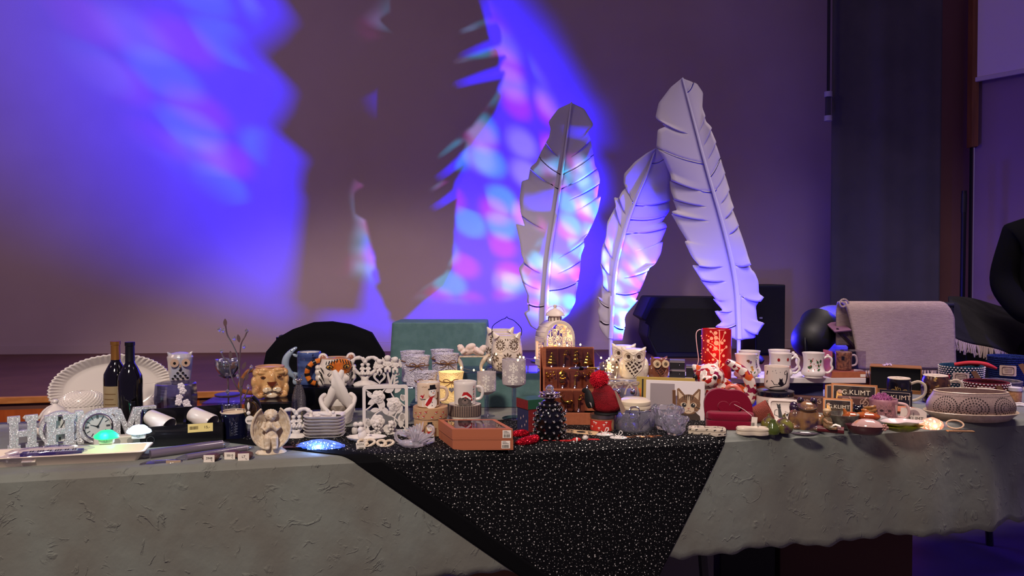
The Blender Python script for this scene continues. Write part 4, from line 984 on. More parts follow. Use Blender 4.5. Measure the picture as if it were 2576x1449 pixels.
for i in range(9): a = i * pi / 8; g.ell((13 * cos(a), -12, 102 + 9 * sin(a)), 4.4, n=8, k=6)
g.ell((0, -24, 95), (1.6, 2, 2)); mk('kneeling_child', g, bisque, t, vox=1.0, sm=2)
g = G()
for q in (-1, 1): g.tube([(q * 3, -24, 98), (q * 6, -24, 97.4), (q * 8, -23, 98.4)], .6, 5)
g.tube([(-2.6, -24.2, 90), (0, -24.9, 89.6), (2.6, -24.2, 90)], .6, 5); mk('face_lines', g, M('bisque_dark', (150, 126, 100), .7), t)
# ---- wrapped rods and sweets
rodm = M('rod_silver', (168, 156, 162), .3, .35); wrap = clear('wrap_film', (226, 224, 232), .22, .1)
def rod(label, a, b, r, za):
    A, B = on(*a), on(*b); e = tag(empty('wrapped_rod', (A + B) / 2), label, 'stick'); m = (A + B) / 2
    up = V((0, 0, r)); A, B = A - m + up, B - m + up; d = (B - A).normalized()
    mk('rod', G().tube([A, B], r, 14), rodm, e)
    mk('film', G().tube([A - d * .03, A - d * .004, A + d * .01, B - d * .01, B + d * .02], [r * .3, r * 1.15, r * 1.2, r * 1.2, r * .4], 12, flat=1), wrap, e)
    return e
rod('silver rod in clear wrap lying in front of the black gift box, the thick one', (378, 1154), (560, 1128), .0125, 0)
rod('silver rod in clear wrap lying between the thick rod and the wrapped sweets', (470, 1158), (622, 1134), .0085, 0)
t = thing('film_sleeve', 'empty clear sleeve with dark fold at the left end of the silver rods', 'wrapper', 405, 1166, rz=TA + .1)
g = G(); g.sheet(lambda u, v: (-50 + 100 * u, -9 + 20 * v, 1 + 7 * sin(pi * u) * v + 1.5 * sin(9 * u)), 16, 5); mk('sleeve', g, wrap, t, solid=.5)
mk('card_strip', G().box(12, 46, -9, -7.6, .5, 9, Ry(.05)), M('card_tan', (170, 146, 124), .7), t, False)
sw = M('sweet_brown', (92, 62, 56), .5, c2=(76, 48, 44), ns=.2)
for i, (px, py, rz, body, w) in enumerate(((532, 1160, .05, '3948', 20), (584, 1153, .02, '5B10', 20), (616, 1156, .16, 'LT', 22))):
    t = thing('wrapped_sweet', ['brown wrapped bundle with a label, leftmost of the three at the table edge', 'brown wrapped bundle with a label, middle of the three', 'brown wrapped bundle with a label, beside the kneeling angel'][i], 'package', px, py, rz=rz)
    g = G(); X = Tr(0, 0, 10) @ Matrix.Rotation(radians(90), 4, 'X') @ Tr(0, 0, -14)
    g.lathe([(8, 0), (10, 2), (11, 14), (10, 27), (8, 30)], 12, X=X, sx=1.9, sy=.95, fn=lambda a, k, r: r * (1 + .05 * cos(9 * a))); mk('bundle', g, sw, t)
    mk('label_card', G().box(-14, 13, -16.4, -15.4, 1, 19), paper, t, False); text('lettering', body, 8, black_ink, t, Tr(0, -16.6, 11))
    text('small_print', 'Tx', 4, black_ink, t, Tr(6, -16.6, 5))
t = thing('leather_strap', 'brown leather strip tied with twine behind the glowing crystal', 'strap', 746, 1128, rz=.1)
mk('strip', G().box(-44, 44, -12, 10, 0, 5), M('leather_brown', (120, 72, 52), .5, c2=(104, 60, 44), ns=.2), t, False, bev=1.5)
g = G(); [g.tube([(x, -13 * cos(a) - 1, 2.5 + 6 * sin(a)) for a in [i * pi / 8 for i in range(16)]], .9, 5, True) for x in (-6, -1)]; g.tube(spl([(-4, -10, 7), (-12, -8, 16), (-6, -8, 18), (-3, -10, 8), (4, -8, 16), (8, -9, 10)], 4), .9, 5); mk('twine', g, brown_tw, t)
# ================================================================ middle of the table
def cherub(g, x, y, z, s, arms=0):
    """a small seated child; s is the height in local units"""
    g.ell((x, y, z + s * .82), (s * .17, s * .17, s * .18), n=12, k=8).ell((x, y + s * .03, z + s * .48), (s * .17, s * .15, s * .24), n=12, k=8).ell((x, y, z + s * .25), (s * .19, s * .17, s * .15), n=12, k=8)
    for q in (-1, 1):
        g.tube([(x + q * s * .13, y, z + s * .6), (x + q * s * .24, y - s * .08, z + s * .44), (x + q * s * .1, y - s * .2, z + s * .40)], [s * .07, s * .06, s * .05], 8)
        g.tube([(x + q * s * .1, y, z + s * .2), (x + q * s * .13, y - s * .24, z + s * .2), (x + q * s * .12, y - s * .26, z + s * .02)], [s * .1, s * .09, s * .07], 8)
    for i in range(7): a = i * pi / 6; g.ell((x + s * .15 * cos(a), y - s * .02, z + s * .87 + s * .11 * sin(a)), s * .055, n=8, k=6)
def wing(g, x, y, z, s, q):
    for j in range(5): g.ell((x + q * s * (.25 + .06 * j), y + s * .08, z + s * (.40 - .1 * j)), (s * .10, s * .05, s * (.42 - .05 * j)), (0, q * (28 + 8 * j), 0), n=10, k=7)
# ---- dolphin mug
blue_gl = M('mug_seablue', (76, 96, 150), .15, coat=.5, c2=(46, 60, 104), ns=.035, nd=(.4, .4, 1.5)); dol = M('dolphin_grey', (150, 166, 182), .15, coat=.5)
t = thing('dolphin_mug', 'blue sea mug with a grey dolphin as its handle', 'mug', 778, 966, z=Z2)
mug(t, 29, 30, 82, blue_gl)
t.children[0]['label'] = 'blue glazed cup with sea creatures'
pts = [(-34, 2, 6), (-37, 0, 20), (-48, -2, 30), (-57, -2, 46), (-56, -3, 64), (-48, -3, 78), (-38, -3, 88), (-29, -3, 94)]
pp = spl(pts, 4); g = G(); g.tube(pp, [2.5 + 7 * sin(pi * min(1, i / (len(pp) - 1) * 1.02) ** .9) if i < len(pp) - 3 else 4 - (i - len(pp) + 3) * 1.2 for i in range(len(pp))], 12)
g.prism([(-64, 56), (-54, 64), (-52, 52)], -4, 0); g.ell((-33, -2, 73), (8, 3, 4), (0, 25, 0)).ell((-38, 0, 25), (12, 5, 7)).ell((-34, 0, 8), (7, 4, 9))
mk('dolphin_handle', g, dol, t, vox=1, sm=3); mk('eye', G().ell((-44, -10, 86), 1.4), black_ink, t)
g = G(); s = cyl(29.6, .5)
for x, z, l, a in ((6, 70, 16, -.3), (-2, 36, 26, 1.1), (10, 46, 20, .7)): g.dec(leaf(x, z, l, 6, a), s); g.dec(leaf(x + 2, z + 2, 7, 4, a + 1.6), s)
mk('print', g, M('fish_navy', (28, 36, 70), .2), t)
# ---- tiger mug
tig_o = M('tiger_orange', (214, 120, 40), .14, coat=.5, c2=(190, 96, 26), ns=.06); tig_w = M('tiger_white', (220, 210, 200), .15, coat=.5)
t = thing('tiger_mug', 'orange and white ceramic mug shaped like a tiger head with a striped tail handle', 'mug', 845, 970, z=Z2)
g = G(); g.lathe([(0, 0), (26, 0), (38, 8), (44, 24), (42, 46), (37, 62), (35, 71), (0, 71)], 30, sy=.82)
for q in (-1, 1):
    for x, z, r in ((40, 22, 11), (43, 36, 9), (34, 10, 11), (44, 48, 7)): g.ell((q * x, -8, z), (r, 12, r), n=10, k=7)
    g.ell((q * 12 + 8, -35, 22), (14, 10, 11), n=12, k=8)
g.ell((8, -32, 8), (20, 9, 10), n=12, k=8)
mk('head', g, tig_w, t, vox=1.4, sm=4)
g = G(); g.ell((7, -14, 48), (34, 24, 26)).ell((8, -33, 36), (10, 10, 18)).tube([(8, -33, 60), (8, -42, 30)], [12, 9], 12); mk('orange_mask', g, tig_o, t, vox=1.3, sm=4)
g = G()
for q in (-1, 1): g.mat(0).ell((q * 34 + 3, 4, 70), (12, 7, 13), (0, q * 25, 0)); g.mat(1).ell((q * 34 + 3, -2, 70), (7, 3, 8), (0, q * 25, 0))
mk('ear_pair', g, [tig_w, M('ear_brown', (150, 100, 80), .3)], t)
mk('rim', G().lathe([(35, 68), (36, 71), (34, 72), (31, 70), (30, 40), (0, 38)], 28, sy=.82, cap=False), MC['lion_rim'], t)
g = G(); f = lambda x, z, o=0: (x, -14 - 24 * sqrt(max(.02, 1 - ((x - 7) / 36) ** 2 - ((z - 46) / 32) ** 2)) - 2 - o, z)
f2 = lambda x, z, o=0: (x, -36 * sqrt(max(.03, 1 - (x / 47) ** 2)) - 1.5, z)
g.mat(0)
for x, z in ((-15, 51), (26, 52)): g.mat(1).ell(f(x, z, -1), (7, 3, 4.2), n=12, k=8); g.mat(0).ell(f(x, z, 1.6), (2.6, 1.6, 2.8), n=8, k=6).tube([f(x - 9, z - 2, .6), f(x - 5, z + 4, 1.4), f(x + 3, z + 5, 1.4), f(x + 9, z, .8)], 1.1, 6).tube([f(x - 8, z - 3, 1), f(x, z - 5.4, 1.4), f(x + 8, z - 2, 1)], .9, 6)
for q in (-1, 1):
    for k_ in range(5): 
        x0 = 7 + q * (3 + k_ * 6.4); g.mat(0).tube([f(x0, 70 - k_ * 1.6, .6), f(x0 + q * 2.4, 63 - k_ * 1.4, .8), f(x0 + q * 1, 60 - k_, .8)], [1.6, 1.2, .4], 6)
    for k_ in range(4): z0_ = 44 - k_ * 9; x0 = q * (31 + (k_ % 2) * 3) + 2; g.mat(0).tube([f2(x0 + q * 8, z0_ + 5), f2(x0 + q * 3, z0_ - 2), f2(x0, z0_ - 9)], [1.2, 1.7, .5], 6)
    for k_ in range(3): g.mat(0).tube([f2(q * (22 - k_ * 4) + 7, 38 - k_ * 3), f2(q * (27 - k_ * 4) + 7, 32 - k_ * 4), f2(q * (22 - k_ * 3) + 7, 26 - k_ * 4)], [.4, 1.2, .4], 5)
g.mat(2).prism([(-2, 35), (18, 35), (12, 27), (8, 25), (4, 27)], -46, -38); g.mat(0).tube([(8, -45, 25), (8, -44.5, 17)], .9, 6)
mk('face', g, [black_ink, M('tiger_eye', (190, 140, 60), .1), lion_dk], t)
pts = spl([(-24, 2, 60), (-42, 0, 64), (-62, -2, 54), (-70, -2, 34), (-62, -2, 14), (-44, 0, 6), (-26, 2, 8)], 6); n = len(pts)
h = mk('tail_handle', G().tube(pts, 6.6, 12), tig_o, t)
for k_ in range(7): i = 3 + k_ * 5; mk('tail_stripe', G().tube(pts[i:i + 3], 7, 12), black_ink, h)
# ---- white heart with couple, and three cherubs over the letters
def heart_frame(label, px, py, z, d, W, Hh, pose):
    t = thing('heart_figurine', label, 'figurine', px, py, z=z) if z else thing('heart_figurine', label, 'figurine', px, py)
    g = G(); g.lathe([(30, 0), (31, 4), (24, 9), (16, 12), (0, 14)], 18, sy=.6, fn=lambda a, k, r: r * (1 + .10 * sin(5 * a + k)))
    g.tube([(0, 0, 8), (-2, 0, 20), (0, 0, Hh - W * .9)], [11, 9, 7], 10)
    hp = heart(0, Hh - W * .47, W, W * .95, 36)
    g.tube([(x, 1.2 * sin(i * 2.4), z_) for i, (x, z_) in enumerate(hp)], [5 + .9 * sin(i * 2.1) for i in range(36)], 8, True)
    for i in (3, 8, 28, 33, 1, 35): g.ell((hp[i][0] * 1.07, -3, hp[i][1] + 2), (6, 4, 3.4), (0, i * 30, 0), n=8, k=6)
    mk('heart_arch', g, matte_white, t, vox=1.1, sm=2)
    g = G()
    if pose: 
        for q in (-1, 1): g.tube([(q * 13, -2, Hh - W * .12), (q * 13, -2, Hh - W * .55)], .8, 5)
        mk('swing_cord', g, gold, t); g = G(); g.box(-17, 17, -5, 4, Hh - W * .66, Hh - W * .62)
    for q in (-1, 1): cherub(g, q * 7, -2, Hh - W * .66, W * .40)
    for i in range(5): g.ell((-14 + i * 7, -6, Hh - W * .66), (5, 5, 4), n=8, k=6)
    mk('couple', g, matte_white, t, vox=.8, sm=1); return t
heart_frame('white heart arch figurine with a couple, on the riser beside the tiger mug', 919, 970, Z2, None, 66, 74, False)
heart_frame('white heart arch figurine with a couple on a gold cord swing, behind the praying angel', 746, 1103, None, None, 72, 78, True)
t = thing('cherub_letters', 'white figurine of three cherubs over the letters of LOVE', 'figurine', 970, 970, z=Z2)
g = G(); g.box(-30, 30, -8, 8, 0, 4); g.ring([(x - 15, z) for x, z in heart(0, 19, 32, 32)], [(x - 15, z) for x, z in heart(0, 19.5, 20, 20)], -6, 4)
mk('letter_heart', g, matte_white, t, False, bev=.8)
mk('letter_v', G().prism([(1, 34), (7, 34), (12, 13), (18, 34), (23, 34), (15, 2), (9, 2)], -6, 4), matte_white, t, False, bev=.8)
mk('letter_e', G().prism([(19, 3), (33, 8), (32, 13), (24, 10), (25, 15), (31, 17), (30, 21), (25, 19), (26, 24), (35, 27), (34, 32), (20, 27)], -6, 4), matte_white, t, False, bev=.8)
for i, (x, z, s) in enumerate(((-15, 31, 36), (5, 34, 42), (24, 32, 40))):
    g = G(); cherub(g, x, -1, z, s); wing(g, x, 4, z + s * .35, s * .7, -1); wing(g, x, 4, z + s * .35, s * .7, 1); mk('cherub', g, matte_white, t, vox=.9, sm=1)
# ---- deer topped bell bottle
t = thing('antler_bell', 'grey bell shaped bottle topped with a small silver deer head', 'ornament', 752, 1032, d=2.72); t.location.z = T
zz = (CZ - T) * F / 2.72; hz = lambda py: zz - (py - 687.4)
mk('bell', G().lathe([(18, 0), (19, 4), (17, hz(1000)), (12, hz(980)), (7, hz(968)), (0, hz(966))], 20), M('bell_grey', (92, 88, 96), .35, .6, bump=.4, bs=.5), t)
g = G(); g.ell((0, -2, hz(960)), (6, 6, 8)).ell((-2, -9, hz(957)), (3.4, 6, 3.4))
for q in (-1, 1):
    g.tube(spl([(q * 3, -1, hz(954)), (q * 9, -1, hz(948)), (q * 12, -1, hz(940))], 3), 1.1, 5).tube([(q * 8, -1, hz(949)), (q * 5, -2, hz(942))], 1, 5).ell((q * 7, 0, hz(956)), (4, 1.4, 2))
mk('deer_head', g, M('antique_silver', (170, 160, 160), .25, .9), t, vox=.6, sm=1)
# ---- crossed wings bowl
t = thing('wing_bowl', 'white tealight bowl made of two crossed feathered wings', 'candle holder', 850, 1066)
for q in (-1, 1):
    yo = -6 if q > 0 else 3
    for j in range(7):
        x0, z0 = q * (37 - 6.5 * j), 34 + 6 * j; L = (112, 106, 96, 84, 72, 60, 48)[j]; a = radians(66 + 2.4 * j if q > 0 else 64 + 2.4 * j)
        p = [(x0 - q * cos(a) * L * f, yo - 14 - 10 * sin(pi * f) + 3 * j * (1 - f), z0 + sin(a) * L * f) for f in (0, .3, .65, 1)]
        mk('feather', G().tube(spl(p, 5), [6, 7.4, 8, 8.6, 9, 9.2, 9.2, 9, 8.8, 8.6, 8.4, 8, 7.6, 7, 6.2, 4], 8, flat=.42), matte_white, t)
    g = G()
    for j in range(8):
        g.tube(spl([(q * (30 - j), 10, 74 - j * 9), (q * (41 - j * 1.6), -6, 66 - j * 8), (q * (36 - j * 2), -24, 50 - j * 6), (q * (20 - j), -35, 34 - j * 3.6), (q * 3, -38, 27 - j * 2.4)], 4), [4.6] + [6.2] * 15 + [3], 8)
    mk('wing', g, matte_white, t, vox=1.0, sm=1)
mk('wing_back', G().ell((0, 6, 66), (27, 8, 38)).ell((0, 2, 50), (36, 12, 24)), matte_white, t)
mk('bowl', G().lathe([(14, 0), (30, 3), (37, 16), (36, 34), (33, 36), (32, 20), (0, 10)], 28, cap=False), matte_white, t)
mk('glass_cup', G().lathe([(14, 24), (18, 26), (22, 50), (21, 50), (17, 28), (0, 27)], 24, (0, -10, 0), cap=False), clear('cup_glass', (225, 220, 215), .25), t)
# ---- stack of plates
for i in range(7):
    t = thing('white_plate', ('white plate with a fluted edge, topmost of the stack' if i == 6 else 'white plate in the stack behind the glowing crystal, number %s from the table' % ('one two three four five six'.split()[i])), 'plate', 817, 1099, rz=fc(817) * .3, group='stack of white plates')
    t.location.z = T + i * 8.2 * t.scale[0]
    sq = lambda s: rrect(-s, s, -s * .8, s * .8, s * .45, 6); g = G(); rings = [(30, 0), (43, 2), (49, 7), (50, 8.4), (48.6, 8.8), (42, 4.2), (28, 2.4)]
    rr_ = [[(x, y, z) for x, y in sq(s)] for s, z in rings]; n = len(rr_[0])
    g.add([p for r in rr_ for p in r], [(j * n + k, j * n + (k + 1) % n, (j + 1) * n + (k + 1) % n, (j + 1) * n + k) for j in range(6) for k in range(n)] + [tuple(range(n))[::-1], tuple(range(6 * n, 7 * n))])
    mk('plate_body', g, white, t)
zpl = T + 7.3 * 8.2 * t.scale[0]
t = thing('reclining_angel', 'small white reclining angel lying on top of the plate stack', 'figurine', 826, 1050, d=t.location.y - .03); t.location.z = zpl - .006
g = G(); g.ell((-8, 0, 7), (18, 6, 5), (0, 12, 0)).ell((12, 0, 11), 5).ell((-26, -2, 4), (8, 4, 3)); wing(g, 2, 2, 10, 14, -1); mk('body', g, matte_white, t, vox=.8, sm=1); mk('dark_tag', G().box(18, 30, -4, -3, 3, 10, Ry(.2)), M('tag_dark', (50, 44, 40), .6), t, False)
# ---- glowing crystal
t = thing('crystal_lamp', 'faceted lozenge shaped crystal lamp glowing blue white, with a clear cord loop', 'lamp', 806, 1131, rz=-.04)
g = G(); r = random.Random(4); n = 26
prof = [(.22, 0), (.6, 1), (.85, 4), (1.0, 8), (1.0, 11), (.9, 14), (.78, 17), (.6, 21), (.4, 24), (.16, 26)]
g.lathe([(p * 48, z) for p, z in prof], n, sy=.52, fn=lambda a, k, q: q * (1 + .16 * r.uniform(-1, 1)) * (1 + .16 * abs(sin(a)) ** 6))
mk('crystal_body', g, M('lamp_crystal', (150, 185, 255), .06, 0, .55, 1.5, em=(80, 130, 255), es=.22), t, smooth=False)
for q in (-1, 1): mk('end_tab', G().lathe([(0, 6), (8, 8), (8, 13), (0, 15)], 12, (q * 55, 0, 0)), crystal, t)
g = G(); 
for i in range(44): g.ell((r.uniform(-38, 38), r.uniform(-21, 2), r.uniform(4, 21)), 1.2, n=6, k=4)
mk('glowing_bead', g, M('bead_light', (220, 235, 255), .4, em=(190, 215, 255), es=7), t); t.children[-1]['kind'] = 'stuff'
mk('cord_loop', G().tube(spl([(54, -2, 8), (72, -8, 4), (88, -20, 2), (94, -28, 1.5), (84, -24, 1.5), (66, -10, 3), (54, -2, 8)], 5), 1.1, 6), clear('clear_cord', (225, 228, 240), .4), t)
glow('crystal_glow', t, (0, -26, 14), (.25, .45, 1), .40, .02)
# ---- rose lattice panel
t = thing('rose_panel', 'white openwork panel with roses and leaves in a square frame', 'panel', 970, 1090, rz=fc(970) + .05)
X = Rx(radians(-4)); g = G(); g.ring(rrect(-57, 57, 0, 121, 8, 6), rrect(-49, 49, 8, 112, 4, 6), -3, 5, X); mk('frame', g, matte_white, t, False, bev=.8)
ro = [(-18, 92, 17), (22, 72, 18), (-20, 30, 18), (26, 26, 0), (-36, 62, 0)]
lv = [(-2, 104, 26, 14, .3), (24, 100, 26, 14, .9), (38, 94, 22, 14, -.6), (-44, 74, 26, 14, .5), (-38, 58, 24, 12, .1), (-8, 66, 26, 14, -.9), (-14, 56, 28, 16, 1.2), (4, 46, 30, 14, .5), (30, 48, 24, 14, 1.0), (40, 52, 26, 14, -1.4), (6, 30, 24, 13, -.5), (30, 30, 28, 15, .7), (38, 12, 24, 14, 1.5), (-48, 40, 24, 13, -1.2), (-44, 14, 26, 14, 1.5), (-8, 10, 24, 14, .4), (18, 10, 20, 12, 1.2), (46, 78, 20, 12, 1.9), (2, 86, 22, 12, -.4), (-46, 104, 20, 10, -.8)]
for x, z, l, w, a in lv:
    g = G(); g.prism(leaf(x, z, l, w, a), -2, 1.5, X); mk('leaf', g, matte_white, t, False, bev=.6)
g = G()
for p in ([(-49, 8), (-30, 44), (-8, 58), (10, 52)], [(49, 10), (20, 40), (6, 46), (-10, 60), (-20, 76)], [(-49, 60), (-40, 66), (-24, 80)], [(49, 66), (40, 74), (30, 84)], [(20, 8), (24, 40), (36, 60)], [(10, 112), (16, 98), (22, 88)], [(-20, 8), (-20, 20)], [(-49, 110), (-34, 100)], [(0, 112), (-8, 104)]):
    g.tube([X @ V((x, 0, z)) for x, z in [(q[0], q[1]) for q in spl([(a, b, 0) for a, b in p], 4)]], 2, 6)
mk('stem', g, matte_white, t)
for x, z, r_ in ro:
    if not r_: continue
    g = G()
    for k_, (f, n_) in enumerate(((1, 6), (.68, 5), (.4, 4))):
        for i in range(n_):
            a = 2 * pi * i / n_ + k_ * .6; g.ell((x + r_ * f * .62 * cos(a), -2 - k_ * 1.6, z + r_ * f * .62 * sin(a)), (r_ * f * .5, 2.2, r_ * f * .44), (0, -math.degrees(a) + 90, 0), n=12, k=6, X=X)
    g.tube([X @ V((x + q * .35 * cos(q * 1.3) * r_ / 9, -7, z + q * .35 * sin(q * 1.3) * r_ / 9)) for q in range(1, 9)], 1.2, 6)
    mk('rose', g, matte_white, t)
# ---- small white figurines in front
def twin(label, px, py, s):
    t = thing('bird_pair', label, 'figurine', px, py); g = G(); g.box(-s * .42, s * .42, -5, 5, 0, 3)
    for q in (-1, 1):
        g.ell((q * s * .2, 0, s * .32), (s * .2, s * .18, s * .3)).ell((q * s * .17, -2, s * .74), s * .2).tube([(q * s * .05, -4, s * .74), (-q * s * .02, -7, s * .70)], [2, .4], 6).ell((q * s * .36, 2, s * .3), (s * .09, s * .16, s * .24))
    mk('body', g, matte_white, t, vox=.8, sm=1); return t
twin('pair of small white kissing birds in front of the rose panel', 901, 1094, 36)
t = thing('oval_dish', 'white oval pierced dish with an angel lying in it', 'dish', 922, 1112, rz=.02)
mk('dish_body', G().lathe([(22, 0), (34, 2), (50, 13), (50.5, 14.5), (48, 14), (32, 5), (0, 4)], 36, sy=.62, fn=lambda a, k, r: r * (1 + .03 * cos(12 * a) * (k > 1))), white, t)
g = G(); g.ell((-10, -2, 18), (12, 10, 14)).ell((-14, -4, 32), 8).ell((8, -4, 10), (20, 8, 6)); wing(g, -4, 4, 22, 20, 1); mk('angel', g, matte_white, t, vox=.9, sm=2)
g = G(); s = flat(-19); [g.dec(circ(x, 8 + abs(x) * .03, 3.2, 12, 2), lambda x_, z_: (x_, -sqrt(max(1, 1 - (x_ / 50) ** 2)) * 31 * (.6 + z_ * .028), z_)) for x in (-30, -14, 6, 22, 36)]; mk('holes', g, M('hole_dark', (70, 56, 40), .8), t)
t = thing('flower_column', 'white figurine of piled blossoms, left one against the rose panel', 'figurine', 950, 1094)
g = G(); r = random.Random(11)
for i in range(34): z = 3 + i; g.ell((r.uniform(-11, 11) * (1 - i / 60), r.uniform(-7, 4), z), r.uniform(3.4, 4.8), n=8, k=6)
mk('blossoms', g, matte_white, t, vox=.8); o_ = t
again(o_, 'white figurine of piled blossoms, right one behind the glass swans', 984, 1096, rz=.4)
def heart_charm(label, px, py, rz, tilt):
    t = thing('heart_charm', label, 'ornament', px, py, rz=rz); X = Rx(radians(tilt)); g = G()
    g.tube([X @ V((x, 0, z)) for x, z in heart(0, 14, 42, 30, 32)], 3.6, 8, True); mk('heart_ring', g, bisque, t)
    g = G()
    for x, z in ((0, 20), (-7, 8)): g.ell(X @ V((x, -1, z)), (5, 5, 5)).ell(X @ V((x + 1, 0, z - 6)), (6, 4, 4)).tube([X @ V((x - 4, -3, z)), X @ V((x - 8, -4, z - 1))], [1.6, .4], 5)
    g.tube([X @ V((-2, 0, 0)), X @ V((2, 0, 26))], 2, 6); mk('bird', g, bisque, t, vox=.8, sm=1); return t
heart_charm('cream heart ring with a bird, lying flat at the edge of the dotted cloth', 965, 1128, -.1, -56)
c = heart_charm('cream heart ring with a white paper tag tied on, below the oval dish', 921, 1128, .15, -50)
g = G(); g.mat(0).box(-22, 0, -21, -20, -2, 22, Ry(-.13)); g.mat(1); barcode(g, -17, -5, 2, 8, -21.2, 8); mk('paper_tag', g, [paper, black_ink], c, False); text('tag_text', 'ACITA', 6, black_ink, c, Tr(-13, -21.4, 15), .1)
mk('tag_cord', G().tube(spl([(-10, -19, 19), (-8, -14, 26), (-2, -8, 22)], 4), .4, 5), brown_tw, c)
# ---- iridescent glass swans
irid = M('iridescent_glass', (250, 244, 252), .05, 0, .78, 1.5, film=380)
def swan(label, px, py, q, k, rz=None):
    t = thing('glass_swan', label, 'figurine', px, py, k=k, rz=rz)
    g = G(); g.ell((0, 0, 13), (36, 20, 12)).ell((q * -16, 0, 15), (24, 15, 9)); mk('body', g, irid, t)
    g = G(); g.tube(spl([(q * -30, 0, 16), (q * -44, 0, 26), (q * -46, 0, 40), (q * -36, 0, 46), (q * -26, -1, 42)], 4), [6, 5.6, 5.2, 5, 4.8, 4.6, 4.4, 4.2, 4, 3.8, 3.6, 4, 4.6, 4, 3, 2, 1], 10); mk('neck', g, irid, t)
    for s_ in (-1, 1):
        g = G()
        for j in range(6): a = radians(62 + j * 14); g.tube([(q * (2 + j * 2), s_ * 12, 16), (q * (-2 + j * 7), s_ * 20, 34 + 8 * sin(j)), (q * (-6 + j * 11), s_ * 22, 52 - j * 4.4)], [4.4, 4, 1.2], 8, flat=.6)
        mk('wing', g, irid, t)
    g = G(); g.sheet(lambda u, v: (q * (30 + 26 * v), (-22 + 44 * u) * (.3 + .8 * v), 10 + 13 * v + 1.8 * cos(u * 40) * v), 40, 5); mk('fan_tail', g, irid, t, solid=1.6); return t
swan('iridescent glass swan in front, at the edge of the dotted cloth', 1040, 1128, 1, .95, .1)
swan('iridescent glass swan behind the front one', 1052, 1110, -1, .9, -.3)
# ---- snowman mug and can
kr_m = M('kraft_print', (196, 158, 118), .6, c2=(186, 148, 108), ns=.3); mugw = M('mug_beige', (216, 190, 164), .2, coat=.4)
red = M('print_red', (176, 30, 34), .4); blk = M('print_black', (24, 22, 24), .4); wh = M('print_white', (236, 230, 222), .4); orange = M('print_orange', (210, 110, 40), .4); brn = M('print_brown', (110, 70, 44), .5); grn = M('print_green', (50, 84, 50), .5); dgrey = M('print_grey_dark', (88, 78, 76), .6)
def snowman(e, s, ox, oz, k):
    S_ = lambda pts: [(ox + x * k, oz + z * k) for x, z in pts]; g = G()
    lay = lambda q: (lambda x, z: s(x, z) if q == 0 else s(x, z))
    g.mat(2).dec(S_(circ(0, 12, 16, 20, 14)), s); g.dec(S_(circ(3, 38, 9, 18)), s)
    def up(o): return lambda x, z: (lambda p: (p[0] * (1 + o), p[1] * (1 + o), p[2]))(s(x, z))
    u1, u2 = up(.010), up(.02)
    g.mat(0).dec(S_([(-8, 32), (-2, 27), (10, 30), (14, 35), (11, 31), (4, 26), (0, 14), (-10, 4), (-15, 8), (-8, 20), (-4, 26)]), u1)
    g.mat(1).dec(S_([(-8, 44), (14, 46), (14, 49), (11, 49), (10, 57), (-4, 56), (-4, 48), (-8, 47)]), u1)
    for x, z in ((0, 40), (7, 41), (2, 14), (2, 6)): g.mat(1).dec(S_(circ(x, z, 1.2, 8)), u2)
    g.mat(3).dec(S_([(3, 38), (10, 36), (3, 36)]), u2)
    g.mat(1).dec(S_(strip([(-14, 22), (-26, 20), (-30, 24)], 1.4)), u1); g.dec(S_(strip([(12, 22), (20, 24)], 1.4)), u1)
    g.mat(0).dec(S_(circ(-24, 27, 5, 12, 4)), s); g.dec(S_([(-21, 29), (-17, 35), (-18, 28)]), s); g.mat(2).dec(S_(circ(-26, 25, 2, 8)), u1)
    g.mat(4).dec(S_(strip([(20, 6), (20, 38)], 6)), s); mk('print', g, [red, blk, wh, orange, brn], e)
t = thing('snowman_can', 'brown gift can printed with a snowman, its lid on', 'can', 1083, 1094)
mk('can_body', G().lathe([(41, 0), (41.5, 1), (41.5, 52), (0, 52)], 40), kr_m, t)
mk('lid', G().lathe([(43.4, 46), (43.6, 47), (43.6, 73), (42.6, 74), (38, 72.4), (0, 72)], 40), M('lid_kraft', (186, 146, 106), .6), t)
g = G(); s = cyl(43.6, .4); r = random.Random(2)
for i, (x, z) in enumerate([(-34, 52), (-27, 62), (-18, 54), (-12, 65), (4, 52), (14, 64), (26, 52), (34, 62), (-44, 60), (45, 53)]):
    g.mat(0).dec(circ(x, z, 2.6, 10, 2), s); g.dec([(x + 2, z + 1), (x + 5.5, z + 5), (x + 3, z)], s); g.mat(1).dec(circ(x - 1, z - 1.6, 1.8, 8, 1.2), s); g.mat(2).dec(strip([(x - 4, z - 3.4), (x + 5, z - 3)], .6), s)
mk('lid_print', g, [red, wh, brn], t); snowman(t, cyl(41.5, .4), -4, -6, .82); kcan = t
t2 = thing('snowman_mug', 'beige mug with a printed snowman standing on its gift can', 'mug', 1078, 1027, d=t.location.y - .002); t2.location.z = T + 73 * t.scale[0]
mug(t2, 28, 29, 62, mugw, handle=[(27, 0, 14), (42, 0, 18), (47, 0, 32), (42, 0, 45), (28, 0, 48)], hm=mugw, hr=4)
snowman(t2, cyl(28.6, .4), 7, 0, 1.02); g = G(); s = cyl(28.8, .5)
for i in range(4): g.dec(circ(-16 + i * 3.4, 52 + (i % 2), 1.4, 8, 1), s)
mk('script_marks', g, M('print_tan', (160, 130, 100), .5), t2)
